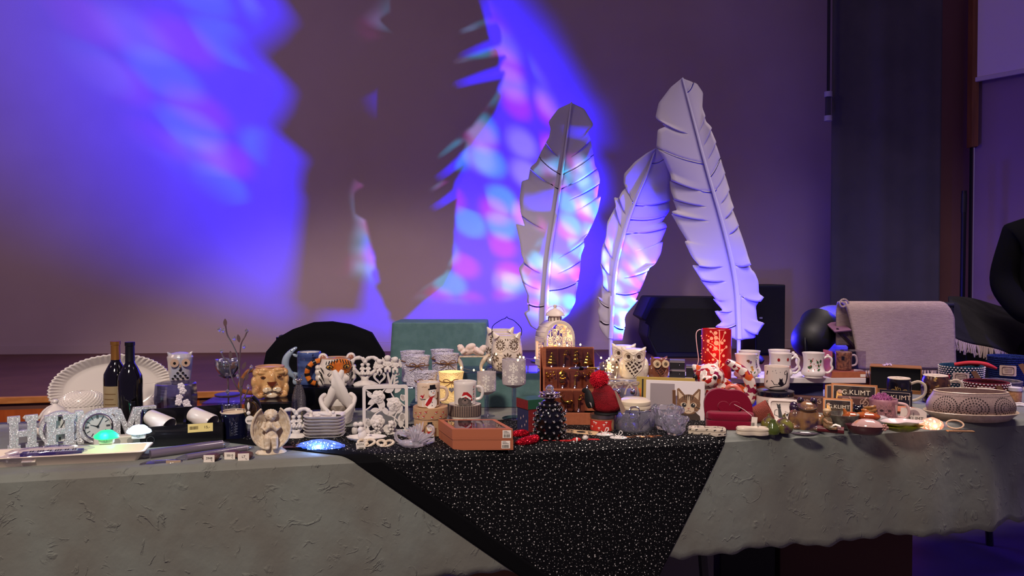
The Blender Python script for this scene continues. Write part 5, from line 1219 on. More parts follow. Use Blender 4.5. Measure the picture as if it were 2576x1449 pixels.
# ---- dog mug and can
plaid = M('plaid_dark', (58, 46, 54), .7)
def plaid_nodes(m):
    nt = m.node_tree; N = nt.nodes; K = nt.links; tc = N.new('ShaderNodeTexCoord'); prev = None
    for ax, sc in (('X', .055), ('Z', .09)):
        w = N.new('ShaderNodeTexWave'); w.bands_direction = ax; w.inputs['Scale'].default_value = sc; K.new(tc.outputs['Object'], w.inputs[0])
        gt = N.new('ShaderNodeMath'); gt.operation = 'GREATER_THAN'; gt.inputs[1].default_value = .82; K.new(w.outputs['Fac'], gt.inputs[0])
        mx = N.new('ShaderNodeMix'); mx.data_type = 'RGBA'; K.new(gt.outputs[0], mx.inputs[0]); mx.inputs[7].default_value = lin((150, 128, 112))
        if prev is None: mx.inputs[6].default_value = lin((58, 46, 54))
        else: K.new(prev, mx.inputs[6])
        prev = mx.outputs[2]
    K.new(prev, N['Principled BSDF'].inputs['Base Color'])
plaid_nodes(plaid)
t = thing('plaid_can', 'round gift can with a dark plaid lid and white sides', 'can', 1169, 1078)
mk('can_body', G().lathe([(40, 0), (40.5, 1), (40.5, 40), (0, 40)], 40), M('can_white', (220, 208, 196), .5), t)
mk('lid', G().lathe([(42, 36), (42.2, 37), (42.2, 62), (41, 63), (38, 61), (0, 61)], 40), plaid, t)
mk('rim_top', G().lathe([(40.6, 63.2), (38, 61.4), (0, 61.2)], 40, cap=False), MC['can_white'], t)
text('print', 'X  LOVE', 5, blk, t, Tr(-4, -40.9, 30), .15)
t2 = thing('dog_mug', 'white mug printed with a puppy in a red Christmas hat, standing on the plaid can', 'mug', 1170, 1022, d=t.location.y - .002); t2.location.z = T + 62.5 * t.scale[0]
mug(t2, 27, 29, 58, white, handle=[(27, 0, 12), (40, 0, 16), (44, 0, 30), (39, 0, 42), (28, 0, 44)], hr=4)
s = cyl(28.4, .4); g = G(); up = lambda o: (lambda x, z: (lambda p: (p[0] * (1 + o), p[1] * (1 + o), p[2]))(s(x, z)))
g.mat(0).dec(circ(0, 12, 15, 22, 11), s); g.dec(circ(-12, 10, 7, 14, 10), s); g.dec(circ(13, 10, 7, 14, 10), s)
g.mat(1).dec(circ(0, 11, 8, 14, 6), up(.01)); g.mat(2).dec(circ(0, 14, 2.2, 10), up(.02)); g.dec(circ(-5, 18, 1.4, 8), up(.02)); g.dec(circ(6, 18, 1.4, 8), up(.02))
g.mat(3).dec([(-9, 22), (-4, 34), (6, 34), (17, 24), (19, 10), (14, 16)], up(.01)); g.mat(4).dec(strip([(-10, 21), (2, 25), (15, 16)], 4.6), up(.02)); g.dec(circ(18, 9, 3, 10), up(.02))
for i in range(6): g.mat(2 + i % 2).dec(strip([(22 + i % 2 * 2, 14 + i * 6), (25, 18 + i * 6)], 2), s)
mk('print', g, [dgrey, M('print_grey2', (120, 104, 98), .6), blk, red, wh], t2)
# ---- terracotta gift boxes
terra = M('terracotta_card', (172, 98, 66), .65, c2=(164, 92, 62), ns=.1); terra_in = M('card_inside', (150, 80, 60), .7)
A = on(1139, 1133); 
for i, (lab) in enumerate(('lower terracotta gift box of the two stacked', 'upper terracotta gift box with a clear window, on top of the other')):
    e = tag(empty('gift_box', A + V((0, 0, i * .0315)), 1, radians(1.5)), lab, 'box', 'terracotta gift boxes'); w, dp, h = .181, .155, .031
    e.location.x -= .0015 * i
    sh = .022
    def bx(nm, x0, x1, y0, y1, z0, z1, m): 
        g = G(); sk = Matrix(((1, -.34, 0, 0), (0, 1, 0, 0), (0, 0, 1, 0), (0, 0, 0, 1))); g.box(x0, x1, y0, y1, z0, z1, sk); return mk(nm, g, m, e, False, bev=.0008)
    bx('base', 0, w, 0, dp, 0, .004, terra)
    bx('front_panel', 0, w, 0, .003, .004, h, terra); bx('back_panel', 0, w, dp - .003, dp, .004, h, terra); bx('side_panel', 0, .003, .003, dp - .003, .004, h, terra); bx('side_panel', w - .003, w, .003, dp - .003, .004, h, terra)
    if i == 0: bx('lid', 0, w, 0, dp, h - .003, h - .0003, terra)
    else:
        g = G(); sk = Matrix(((1, -.34, 0, 0), (0, 1, 0, 0), (0, 0, 1, 0), (0, 0, 0, 1)))
        for a_ in ((0, w, 0, .014), (0, w, dp - .014, dp), (0, .014, .014, dp - .014), (w - .014, w, .014, dp - .014)): g.box(a_[0], a_[1], a_[2], a_[3], h, h + .0008, sk)
        mk('lid_border', g, terra, e, False); bx('window', .014, w - .014, .014, dp - .014, h + .0002, h + .0006, clear('window_film', (225, 215, 230), .16, .02))
        g = G(); g.box(.02, w - .02, .02, dp - .02, .004, .02, sk); mk('contents', g, M('red_tissue', (140, 40, 44), .6, bump=.6, bs=120), e, False, bev=.006)
    g = G(); sk = Tr(w - .031 if i else w - .036, -.0008, .005); g.mat(0).box(0, .026, -.0003, .0004, 0, .023, sk); g.mat(1); r = random.Random(i)
    x = .003
    while x < .022: q = r.choice((.0006, .0012, .0018)); g.box(x, x + q, -.0008, -.0003, .002, .011, sk); x += q + .001
    for k_ in range(3): g.box(.003, .022 - .004 * k_, -.0008, -.0003, .014 + k_ * .0028, .0148 + k_ * .0028, sk)
    mk('price_sticker', g, [paper, black_ink], e, False)
# ---- frosted tumblers with twine bows
frost = M('frosted_glass', (236, 230, 246), .5, 0, .08, 1.3, bump=.5, bs=.25, det=5); frost_lit = M('frosted_glass_lit', (232, 214, 180), .55, 0, .35, 1.3, em=(255, 206, 120), es=.28, bump=.5, bs=.25)
def tumbler(label, px, py, z, w0, w1, h, m, pend, sd):
    t = thing('tumbler', label, 'glass', px, py, z=z, group='frosted tumblers with twine bows', rz=fc(px) + sd * .1)
    f = lambda a, k, r: r * (1 + .05 * cos(4 * a)) * (1 + .012 * sin(11 * a + k * 2))
    mk('glass_body', G().lathe([(w0 * .86, 0), (w0, 3), (w0, h * .4), (w0 * 1.02, h * .7), (w1 * .95, h * .93), (w1, h), (w1 - 2, h - .6), (w0 - 2, h * .6), (w0 - 3, 6), (0, 5)], 40, fn=f, cap=True), m, t)
    zb = h * .70; R = w0 * 1.04 + 2; mk('twine', G().tube([(R * sin(a), -R * cos(a), zb + .8 * sin(3 * a)) for a in [i * pi / 14 for i in range(28)]], 1.2, 6, True), brown_tw, t)
    g = G()
    for q in (-1, 1):
        g.tube(spl([(0, -R - 1, zb), (q * 9, -R - 2, zb + 7), (q * 18, -R - .5, zb + 6), (q * 16, -R, zb + 1), (0, -R - 2, zb)], 4), 1.1, 6); g.tube(spl([(0, -R - 1, zb), (q * 10, -R, zb - 8), (q * 20, -R + 3, zb - 14 - 3 * q)], 4), 1.0, 6)
    g.ell((0, -R - 2, zb), (3, 2, 2.6)); mk('bow', g, brown_tw, t)
    if pend: 
        g = G(); g.tube([(0, -R - 2, zb), (1, -R - 2, zb - 12)], .8, 5); g.prism(heart(1, zb - 19, 15, 14, 20), -R - 4.4, -R - .4); mk('heart_pendant', g, M('pendant_silver', (190, 184, 180), .2, .9, bump=.6, bs=.8), t, bev=.8)
    return t
tumbler('frosted tumbler with a twine bow, back left of the five', 1038, 961, Z2, 26, 30, 78, frost, False, 2)
tumbler('frosted tumbler with a twine bow and heart, front one of the left pair', 1050, 972, Z2, 26, 31, 78, frost, True, 0)
tumbler('frosted tumbler with a twine band, back right of the five', 1108, 960, Z2 + .001, 25, 29, 76, frost, False, -2).location.y += .075
tumbler('frosted tumbler with a tall twine bow, beside the sleeping cherubs', 1124, 963, Z2, 25, 30, 74, frost, True, 1)
tumbler('frosted tumbler with a twine bow, just behind the snowman mug', 1071, 1012, Z3, 25, 29, 78, frost, False, 0)
t = tumbler('frosted tumbler glowing warm from lights inside, behind the two mugs', 1135, 1012, Z3, 27, 31, 78, frost_lit, True, 0)
g = G(); r = random.Random(3)
for i in range(9): g.ell((r.uniform(-20, 20), r.uniform(-20, -6), r.uniform(12, 64)), 1.9, n=8, k=6)
bulb_m = M('fairy_bulb', (255, 236, 190), .4, em=(255, 214, 140), es=9); mk('light_beads', g, bulb_m, t)
glow('tumbler_glow', t, (0, 0, 60), (1, .72, .36), .22, .01)
# ---- sleeping cherubs on a bench
t = thing('cherub_bench', 'white figurine of sleeping cherubs lying on a curved bench', 'figurine', 1186, 936, z=Z4)
g = G(); g.box(-40, 40, -9, 9, 38, 42)
for q in (-1, 1):
    for y in (-7, 7): g.tube(spl([(q * 26, y, 0), (q * 24, y, 14), (q * 31, y, 30), (q * 40, y, 41)], 4), [5, 4.4, 4, 4, 4, 4.4, 5, 5.6, 6, 5.6, 5, 4, 3], 8)
    g.ell((q * 42, 0, 42), (7, 9, 5))
    g.box(q * 25 - 2, q * 25 + 2, -7, 7, 5, 8)
mk('bench', g, bisque, t, vox=1.0, sm=2); g = G()
g.ell((-4, 0, 54), (24, 10, 10), (0, -14, 0)).ell((14, 0, 52), (20, 10, 9), (0, 16, 0)).ell((-26, -3, 60), (9, 9, 9)).ell((28, -2, 58), (9, 9, 9)).ell((-2, -3, 64), (14, 9, 9), (0, -20, 0)).tube([(6, -8, 58), (22, -10, 50), (30, -8, 46)], [6, 5, 4], 8).tube([(-14, -9, 56), (-26, -10, 48)], [5, 4], 8)
for i in range(6): a = i; g.ell((-28 + 5 * cos(a), -3, 65 + 3 * sin(a)), 3.4, n=8, k=6).ell((31 + 5 * cos(a), -2, 63 + 3 * sin(a)), 3.4, n=8, k=6)
mk('sleeping_cherubs', g, M('bisque_pink', (226, 212, 202), .6, c2=(216, 188, 178), ns=.12), t, vox=1.0, sm=2)
# ---- owl lanterns with pierced sides
cream = M('cream_glaze', (226, 212, 196), .25, coat=.3); hole = M('pierced_dark', (96, 76, 62), .8)
def pierced_owl(label, px, py, z, d=None, handle=True, k=1):
    t = thing('owl_lantern', label, 'lantern', px, py, z=z, d=d, k=k)
    f = lambda a, kk, r: r * (1 + .05 * cos(4 * a + pi * 0)); R = lambda z: 33 + 6.5 * sin(pi * min(1, (z + 10) / 100))
    g = G(); g.lathe([(24, 0), (32, 3)] + [(R(q), q) for q in range(10, 91, 8)] + [(R(90), 92)] + [(R(90) - 3, 92), (R(90) - 4, 70), (30, 10), (0, 6)], 40, cap=True)
    mk('lantern_body', g, cream, t)
    for q in (-1, 1): mk('ear', G().tube([(q * 26, -26, 88), (q * 34, -30, 100)], [9, 1.5], 8), cream, t)
    g = G(); s = cyl(R, .5); sb = cyl(R, 1.2)
    for cx in (-17, 19):
        for i in range(12): a = 2 * pi * i / 12; g.dec(leaf(cx + 5 * cos(a), 68 + 5 * sin(a), 9, 3.6, a), s)
        g.dec(circ(cx, 68, 2.2, 10), s)
    for cx in (-34, 2, 36):
        for i in range(8): a = 2 * pi * i / 8; g.dec(leaf(cx + 3 * cos(a), 36 + 3 * sin(a), 11, 4.6, a), s)
    for cx in (-18, 20, -50, 54):
        for i in range(6): a = 2 * pi * i / 6; g.dec(leaf(cx + 2 * cos(a), 16 + 2 * sin(a), 8, 3.6, a), s)
    for x in (-4, 2, 8): g.dec(leaf(x, 84, 6, 3, -1.5), s)
    mk('pierced_pattern', g, hole, t); g = G()
    for cx in (-17, 19): g.tube([s(cx + 16 * cos(a), 68 + 16 * sin(a)) for a in [i * pi / 12 for i in range(24)]], 1.2, 6, True)
    g.tube([sb(-3, 70), sb(1, 60), sb(5, 70)], [1, 2.4, 1], 6); mk('eye_rings', g, cream, t)
    if handle: mk('wire_handle', G().tube(spl([(-36, -8, 84), (-36, -8, 112), (-16, -8, 128), (-4, -8, 133), (0, -8, 137), (4, -8, 133), (18, -8, 127), (36, -8, 108), (36, -8, 90)], 5), 1.1, 6), black_gl, t)
    return t
pierced_owl('cream pierced owl lantern with a black wire handle, front of the pair', 1275, 933, Z4)
pierced_owl('cream pierced owl lantern half hidden behind the wire handled one', 1258, 924, Z4, handle=False, k=1.0).location.y += .085
# ---- arched filigree lantern
t = thing('arched_lantern', 'cream arched filigree lantern with a domed cap, glowing inside', 'lantern', 1396, 928, z=Z4, rz=fc(1396) + radians(24))
lm = M('lantern_cream', (224, 208, 196), .4); W_, D_, Hs, Ht = 41, 30, 70, 112; fb = 11
def arch(w, h, zb, n=18): return [(-w, zb), (w, zb)] + [(w * cos(pi * i / n), h - w * 1.05 + (w * 1.05) * sin(pi * i / n)) for i in range(n + 1)]
for y in (-D_, D_ - 3):
    o, i_ = arch(W_, Ht + fb, fb), arch(W_ - 7, Ht + fb - 8, fb + 9); g = G(); g.ring(o, i_, y, y + 3); mk('arch_frame', g, lm, t, False, bev=.5)
g = G(); n = 18; pr = [(W_ * cos(pi * i / n), Ht + fb - W_ * 1.05 + W_ * 1.05 * sin(pi * i / n)) for i in range(n + 1)]
g.add([(x, y, z) for x, z in pr for y in (-D_ + 2, D_ - 2)], [(2 * i, 2 * i + 1, 2 * i + 3, 2 * i + 2) for i in range(n)]); mk('barrel_roof', g, lm, t, solid=1.6)
for i in range(0, n + 1, 2):
    if 6 <= i <= 12: continue
    x, z = pr[i]; mk('roof_rib', G().tube([(x, -D_ + 2, z), (x, D_ - 2, z)], 1.7, 6), lm, t)
mk('floor_plate', G().box(-W_, W_, -D_, D_, fb - 2, fb + 8), lm, t, False, bev=.8)
for sx in (-1, 1):
    for sy in (-1, 1): mk('foot', G().ell((sx * (W_ - 8), sy * (D_ - 8), 5), (6, 6, 6)).ell((sx * (W_ - 8), sy * (D_ - 8), 10), (4, 4, 4)), lm, t)
    g = G(); x = sx * (W_ - 1); 
    for (y0, y1, z0, z1) in ((-D_, -D_ + 5, fb, 76), (D_ - 5, D_, fb, 76), (-D_, D_, fb + 8, fb + 14), (-D_, D_, 70, 78)): g.box(x - 1.5, x + 1.5, y0, y1, z0, z1)
    mk('side_frame', g, lm, t, False)
    g = G()
    for c_ in range(6):
        for r_ in (-1, 1):
            q = [(x, r_ * (4 + 7 * sin(a) * (1 - a / 9)), 26 + c_ * 8 + 5 * cos(a) * (1 - a / 9)) for a in [i * .6 for i in range(10)]]; g.tube(q, 1.3, 5)
    mk('side_scroll', g, lm, t)
g = G(); r = random.Random(8)
def scroll(cx, cz, r0, a0, sg, turns=1.4):
    return [(cx + (r0 * (1 - .72 * i / 16)) * cos(a0 + sg * turns * 2 * pi * i / 16), -D_ + 1.5, cz + (r0 * (1 - .72 * i / 16)) * sin(a0 + sg * turns * 2 * pi * i / 16)) for i in range(17)]
for cx, cz, r0, a0 in ((10, 34, 8, 0), (24, 34, 7, 1), (10, 52, 8, 2), (25, 54, 8, 3), (10, 72, 9, 1), (26, 74, 8, 2), (12, 92, 8, 4), (22, 100, 6, 1), (5, 106, 5, 0), (30, 92, 4, 3), (30, 44, 4, 5), (4, 62, 4, 2)):
    for q in (-1, 1): g.tube([(q * x, y, z) for x, y, z in scroll(cx, cz, r0, a0, 1)], 1.5, 6, flat=.7)
for q in (-1, 0, 1): g.tube([(q * 17, -D_ + 1.5, fb + 8), (q * 17, -D_ + 1.5, 108 - abs(q) * 8)], 1.4, 6)
mk('front_filigree', g, lm, t); g2 = G().add(g.v, g.f, Tr(0, 2 * D_ - 3, 0)); mk('back_filigree', g2, lm, t)
mk('chimney', G().lathe([(17, 118), (17, 134), (15, 134), (15, 118)], 24), lm, t); g = G()
for i in range(12): a = 2 * pi * i / 12; g.box(-1.4, 1.4, -17.6, -16.6, 122, 131, Matrix.Rotation(a, 4, 'Z'))
mk('vent_slot', g, hole, t)
mk('cap', G().lathe([(24, 134), (24.5, 135), (21, 142), (13, 149), (5, 152), (3, 154), (5, 157), (4.5, 161), (0, 163)], 28), lm, t)
mk('ring_handle', G().tube(spl([(-20, 0, 137), (-25, 0, 144), (-16, 0, 156), (0, 0, 159), (16, 0, 156), (25, 0, 144), (20, 0, 137)], 4), 1.1, 6), lm, t)
mk('candle', G().lathe([(11, fb + 8), (12, fb + 9), (12, 58), (10, 60), (0, 59)], 20, (6, 4, 0)), M('candle_peach', (236, 172, 120), .5, em=(255, 150, 80), es=.35), t)
glow('lantern_glow', t, (6, 0, 78), (1, .58, .28), .28, .012)
# ---- snowflake goblets
gob = M('frost_goblet', (200, 190, 192), .5, 0, .25, 1.3, c2=(214, 204, 206), ns=.3); stemg = clear('goblet_stem', (225, 225, 245), .28, .02)
def flake(g, s, cx, cz, r_):
    for i in range(6):
        a = pi / 6 + i * pi / 3; c_, s_ = cos(a), sin(a); g.dec(strip([(cx, cz), (cx + r_ * c_, cz + r_ * s_)], r_ * .16), s, 1)
        for f, l in ((.45, .34), (.75, .3)):
            for q in (-1, 1): b = a + q * pi / 3.4; g.dec(strip([(cx + f * r_ * c_, cz + f * r_ * s_), (cx + f * r_ * c_ + l * r_ * cos(b), cz + f * r_ * s_ + l * r_ * sin(b))], r_ * .14), s, 0)
    g.dec(circ(cx, cz, r_ * .22, 8), s)
def goblet(label, px, py, R, zt, zb, rb, d=None):
    t = thing('goblet', label, 'candle holder', px, py, d=d)
    if d: t.location.z = T
    h = zt - zb
    mk('bowl', G().lathe([(5, zb - 5), (R * .6, zb - 1), (R * .96, zb + 5), (R, zb + 12), (R, zt), (R - 2, zt), (R - 2.4, zb + 10), (0, zb + 4)], 32, cap=False), gob, t)
    mk('stem', G().lathe([(rb, 0), (rb, 1.4), (rb * .4, 3), (6, 6), (5.4, zb * .5), (6, zb - 8), (4.6, zb - 3)], 24), stemg, t)
    g = G(); s = cyl(R, .4)
    for cx, cz, r_ in ((-1, zb + h * .72, R * .42), (-3, zb + h * .30, R * .46), (R * .95, zb + h * .74, R * .36), (R * .9, zb + h * .30, R * .36), (-R * 1.0, zb + h * .5, R * .34)): flake(g, s, cx, cz, r_)
    mk('snowflake_print', g, wh, t); return t
goblet('tall frosted goblet with white snowflakes, the larger front one', 1293, 1060, 30, 157, 90, 26)
goblet('shorter frosted goblet with white snowflakes, behind the puppy mug', 1224, 1050, 24, 113, 60, 22, 2.82)
t = thing('mirror_coaster', 'small round mirror coaster beside the goblet foot', 'coaster', 1296, 1066); 
t.location.y += .09
mk('disc', G().lathe([(34, 0), (34, 3), (32, 4), (0, 4)], 32), M('mirror_glass', (120, 120, 150), .05, 1), t)
# ================================================================ centre right of the table
# ---- cardboard display with gold ornaments
t = thing('ornament_display', 'terracotta cardboard display stand with clear boxes of gold ornaments', 'display', 1424, 1072, rz=fc(1424) * .5)
D0, W_ = 0, 76
mk('base_box', G().box(-60, W_, 0, 92, 0, 34), terra, t, False, bev=.6)
mk('back_panel', G().box(-66, W_, 88, 91, 34, 190), terra, t, False)
for x, sg in ((-66, 1), (W_ - 2, 1)): g = G(); mk('side_panel', G().add([(x, 90, 34), (x + 2, 90, 34), (x, 4, 34), (x + 2, 4, 34), (x, 90, 192), (x + 2, 90, 192)], [(0, 1, 3, 2), (0, 4, 5, 1), (2, 3, 5, 4), (0, 2, 4), (1, 5, 3)]), terra, t, False)
steps = ((2, 34, 90), (32, 90, 141), (62, 141, 192))
for k_, (y0, z0, z1) in enumerate(steps): mk('step_card', G().box(-58, W_ - 3, y0 + 26, y0 + 27.4, z0 - (34 if k_ else 0), z1).box(-58, W_ - 3, y0, y0 + 27, z0 - 1.4, z0), terra, t, False)
clr = clear('ornament_box_film', (232, 226, 226), .10, .02)
def gtree(g, x, z, y):
    for i, r_ in enumerate((13, 11, 8, 5)): g.lathe([(r_, 0), (r_ * 1.05, 1.4), (r_ * .5, 8), (r_ * .3, 9)], 12, (x, y, z + i * 7), sy=.4, fn=lambda a, k, q: q * (1 + .14 * cos(6 * a)))
    g.lathe([(3, -5), (2, 0)], 8, (x, y, z))
def gcane(g, x, z, y): g.tube(spl([(x, y, z), (x + 1, y, z + 20), (x + 3, y, z + 32), (x + 10, y, z + 35), (x + 14, y, z + 28)], 4), 1.7, 6); g.ell((x + 3, y - 2, z + 24), (6, 2, 3), n=8, k=6)
def gsnow(g, x, z, y):
    for zz, r_ in ((8, 9), (20, 7), (29, 5)): g.ell((x, y, z + zz), (r_, r_ * .4, r_), n=12, k=8)
    g.lathe([(8, 33), (5, 34), (5, 39), (0, 39)], 12, (x, y, z), sy=.4); g.tube([(x - 14, y, z + 22), (x + 14, y, z + 22)], 1.2, 5)
def gsanta(g, x, z, y): g.ell((x, y, z + 10), (9, 4, 9), n=12, k=8); g.ell((x, y - 1, z + 22), (8, 4, 8), n=12, k=8); g.tube([(x - 7, y, z + 28), (x, y, z + 36), (x + 9, y, z + 30), (x + 11, y, z + 24)], [6, 5, 3, 2.4], 8); [g.ell((x + q, y - 4, z + 16 + abs(q) * .4), 3.4, n=8, k=6) for q in (-6, -2, 2, 6)]
def gberry(g, x, z, y): [g.ell((x + a, y, z + b), r_, n=8, k=6) for a, b, r_ in ((-10, 30, 3.4), (8, 33, 3), (-6, 22, 3), (10, 26, 2.8), (0, 27, 2.4))]; g.tube([(x - 10, y, z + 30), (x, y, z + 26), (x + 9, y, z + 36)], .8, 5)
def gdeer(g, x, z, y):
    g.ell((x + 6, y, z + 17), (13, 4.4, 6), (0, -8, 0), n=12, k=8); g.tube(spl([(x - 4, y, z + 18), (x - 10, y, z + 24), (x - 13, y, z + 32)], 3), [4, 3.6, 3.2, 3, 2.8, 2.6, 2.4], 8); g.ell((x - 14, y, z + 33), (4, 2, 2.4), n=8, k=6)
    for a in (-4, 0, 13, 16): g.tube([(x + a, y, z + 14), (x + a + 1, y, z)], 1.2, 5)
    for q in (-1, 1): g.tube([(x - 13, y, z + 35), (x - 12 + q * 5, y, z + 44)], .7, 5)
orn = ((gtree, gdeer, gcane, gtree), (gberry, gsanta, gcane, gberry), (gtree, gcane, gsnow, gtree))
onm = {gtree: 'fir_tree', gcane: 'candy_cane', gsnow: 'snowman', gsanta: 'bearded_head', gberry: 'berry_sprig', gdeer: 'reindeer'}
gold_br = M('gold_bright', (226, 178, 66), .16, 1)
for k_, (y0, z0, z1) in enumerate(steps):
    for c_ in range(4):
        x0 = -54 + c_ * 31.5 + (8 if k_ < 1 else 4 * (k_ == 2)); 
        if x0 + 30 > W_: continue
        b = mk('clear_box', G().box(x0, x0 + 30, y0 + 1, y0 + 25, z0 + .2, z1 - 3), clr, t, False)
        g = G(); orn[k_][c_](g, x0 + 15, z0 + 7, y0 + 12); mk(onm[orn[k_][c_]], g, gold_br, t, bev=0)
        mk('ornament_foot', G().lathe([(5, .4), (4, 3), (2, 7), (0, 8)], 10, (x0 + 15, y0 + 12, z0)), chrome, b)
# ---- bottle stopper lying on the top step
bs = thing('bottle_stopper', 'silver bottle stopper with a black band lying on the gold ornament display', 'stopper', 1470, 931, d=t.location.y + .03, rz=.1)
bs.location.z = t.location.z + 141 * t.scale[0] + .004; X = Ry(radians(90)) @ Rx(0)
mk('cone', G().lathe([(.6, -40), (2.2, -34), (4.4, -16), (4.6, -14)], 14, X=X), chrome, bs); mk('band', G().lathe([(5, -14), (5.4, -13), (5.4, -4), (5, -3)], 14, X=X), black_gl, bs)
mk('collar', G().lathe([(4.4, -3), (4.4, 6), (3, 7)], 14, X=X), chrome, bs); g = G(); [g.ell((9 + i * 4, 0, 0), (2.6, 2.6, 2.6), n=8, k=6) for i in range(6)]; mk('bead_chain', g, gold_br, bs); mk('glass_tip', G().ell((36, 0, 0), (6, 4, 4)), crystal, bs)
# ---- christmas gift box
t = thing('christmas_box', 'gift box with a green and red lid behind the black pineapple jar', 'box', 1338, 1084, rz=fc(1338) + .55)
red_card = M('card_red', (128, 30, 32), .6, c2=(112, 24, 28), ns=.2); blue_card = M('card_navy', (44, 46, 84), .6); green_card = M('card_green', (30, 78, 56), .6)
mk('box_body', G().mat(1).box(-27, 27, -27, 27, 0, 62), [red_card, blue_card], t, False, bev=.5)
mk('front_sheet', G().box(-26.6, 26.6, -27.6, -27, 1, 60), red_card, t, False)
g = G()
for x, z, l in ((-8, 44, 10), (-6, 34, 14), (-9, 26, 9)): 
    for i in range(int(l / 3)): g.dec(strip([(x + i * 4, z), (x + i * 4 + 1, z + 6)], 1.2), flat(-27.6))
for x, z in ((-30, 30), (-18, 20), (-6, 40), (6, 14), (14, 34)): g.add([(-27.4, x * .6 + a * 2.2, z + b * 2.6) for a, b in ((-1, 0), (0, -1.6), (1, 0), (0, 1.6))], [(0, 1, 2, 3)])
mk('print', g, M('print_pale', (200, 170, 160), .5), t)
mk('lid', G().box(-28.4, 28.4, -28.4, 28.4, 60, 84), green_card, t, False, bev=.6)
mk('lid_side_sheet', G().box(-29, -28.4, -28, 28, 60, 83), red_card, t, False)
# ---- pineapple jar
t = thing('pineapple_jar', 'black pineapple shaped jar studded with rhinestones, crystal ball on top', 'jar', 1383, 1106)
blackc = M('ceramic_black', (9, 9, 11), .08, coat=.6); R = lambda z: 37 * (max(.05, 1 - abs((z - 36) / (56 if z > 36 else 46)) ** 3.6)) ** .5
pr = [(24, 0), (27, 2)] + [(R(z), z) for z in range(6, 85, 6)]
mk('jar_body', G().lathe(pr, 36, cap=True), blackc, t)
mk('lid', G().lathe([(26, 84), (27, 88), (22, 96), (14, 100)], 30), blackc, t)
g = G(); g2 = G()
for r_, z in enumerate((10, 24, 38, 52, 66, 79)):
    for i in range(12):
        a = 2 * pi * (i + .5 * (r_ % 2)) / 12; q = R(z); p = (q * sin(a), -q * cos(a), z); g.ell(p, (5.4, 5.4, 5), n=8, k=6); g2.ell((p[0] * 1.13, p[1] * 1.13, z), 2.5, n=8, k=5)
for i in range(11): a = 2 * pi * i / 11; g2.ell((26 * sin(a), -26 * cos(a), 91), 2.8, n=8, k=5)
mk('bumps', g, blackc, t); st_ = mk('rhinestones', g2, M('rhinestone', (235, 228, 220), .08, .7), t, ang=10)
dsil = M('dark_silver', (186, 168, 170), .16, .9)
for k_, (z, n_, r0, h) in enumerate(((97, 9, 13, 20), (104, 8, 13, 24))):
    for i in range(n_):
        a0 = 2 * pi * (i + .5 * k_) / n_
        def f(u, v): a = a0 + (u - .5) * .9 * (1 - v * .3); q = r0 - 3 + 20 * v ** 2 - k_ * 3; return (q * sin(a), -q * cos(a), z + h * v * (1 - .35 * v))
        mk('crown_leaf', G().sheet(f, 4, 6), dsil, t, solid=1.2)
g = G(); [g.ell((24 * sin(2 * pi * i / 14), -24 * cos(2 * pi * i / 14), 113 + 4 * (i % 2)), 2.2, n=6, k=5) for i in range(14)]; mk('crown_stones', g, MC['rhinestone'], t)
mk('crystal_ball', G().ell((0, 0, 128), 11, n=10, k=7), crystal, t, smooth=False)
# ---- red plush with pompom on a candle jar
t0 = thing('candle_jar', 'candle jar with a red Christmas label and silver lid under the red pompom bird', 'jar', 1515, 1084)
mk('glass_body', G().lathe([(28, 0), (30, 2), (30, 32), (28, 35), (0, 35)], 30), M('jar_glass', (150, 96, 70), .1, coat=.5), t0)
g = G(); s = cyl(30, .4); g.sheet(lambda u, v: s(-44 + 70 * u, 5 + 26 * v), 24, 2); mk('label_red', g, M('label_red', (200, 50, 40), .5), t0)
g = G(); s = cyl(30, .9)
for x, z in ((-28, 14), (-16, 24), (-8, 12), (4, 20), (14, 12), (-22, 26), (10, 26)): g.dec(leaf(x, z, 3, 7, pi / 2), s); g.dec(strip([(x, z - 4), (x, z + 2)], .8), s)
mk('label_print', g, wh, t0); g = G(); s2 = cyl(30, .5); g.dec(circ(34, 18, 9, 16, 13), s2); mk('label_kraft', g, kr_m, t0)
mk('lid', G().lathe([(30, 34), (31, 35), (31, 43), (29, 44), (0, 44)], 30), M('lid_pewter', (150, 140, 136), .3, .9), t0)
t = thing('pompom_bird', 'red plush bird with black wing and a big pompom, sitting on the candle jar', 'plush toy', 1521, 1038, d=t0.location.y); t.location.z = T + 44.2 * t0.scale[0]
plush = M('plush_red', (224, 16, 46), .95, bump=1, bs=.6, det=5); felt_b = M('felt_black', (8, 8, 11), .7)
g = G(); g.ell((0, 0, 33), (42, 32, 32)).ell((6, 0, 25), (39, 31, 25)).ell((-4, 0, 58), (25, 22, 17)); mk('body', g, plush, t, vox=1.6, sm=5)
g = G(); r = random.Random(1)
for i in range(420):
    z_ = 1 - 2 * (i + .5) / 420; a = i * 2.39996; q = sqrt(1 - z_ * z_); d_ = V((q * cos(a), q * sin(a), z_)); c_ = V((-14, 0, 85)); L_ = 24 + r.uniform(-2, 1.5)
    g.tube([c_ + d_ * 12, c_ + d_ * L_ + V((r.uniform(-1.5, 1.5), r.uniform(-1.5, 1.5), r.uniform(-1.5, 1.5)))], [1.8, .9], 4)
g.ell((-14, 0, 85), 20); mk('pompom', g, M('pompom_red', (196, 8, 40), .95), t)
g = G(); g.tube(spl([(-56, -12, 58), (-44, -20, 58), (-38, -26, 36), (-34, -28, 18)], 4), [3, 5, 7, 8, 9, 11, 12.5, 13.5, 14, 14, 13, 11, 8], 12, flat=.5); mk('wing', g, felt_b, t)
mk('wing_mark', G().prism([(-38, 34), (-31, 20), (-33, 32)], -37, -34), M('mark_pale', (180, 160, 160), .4), t)
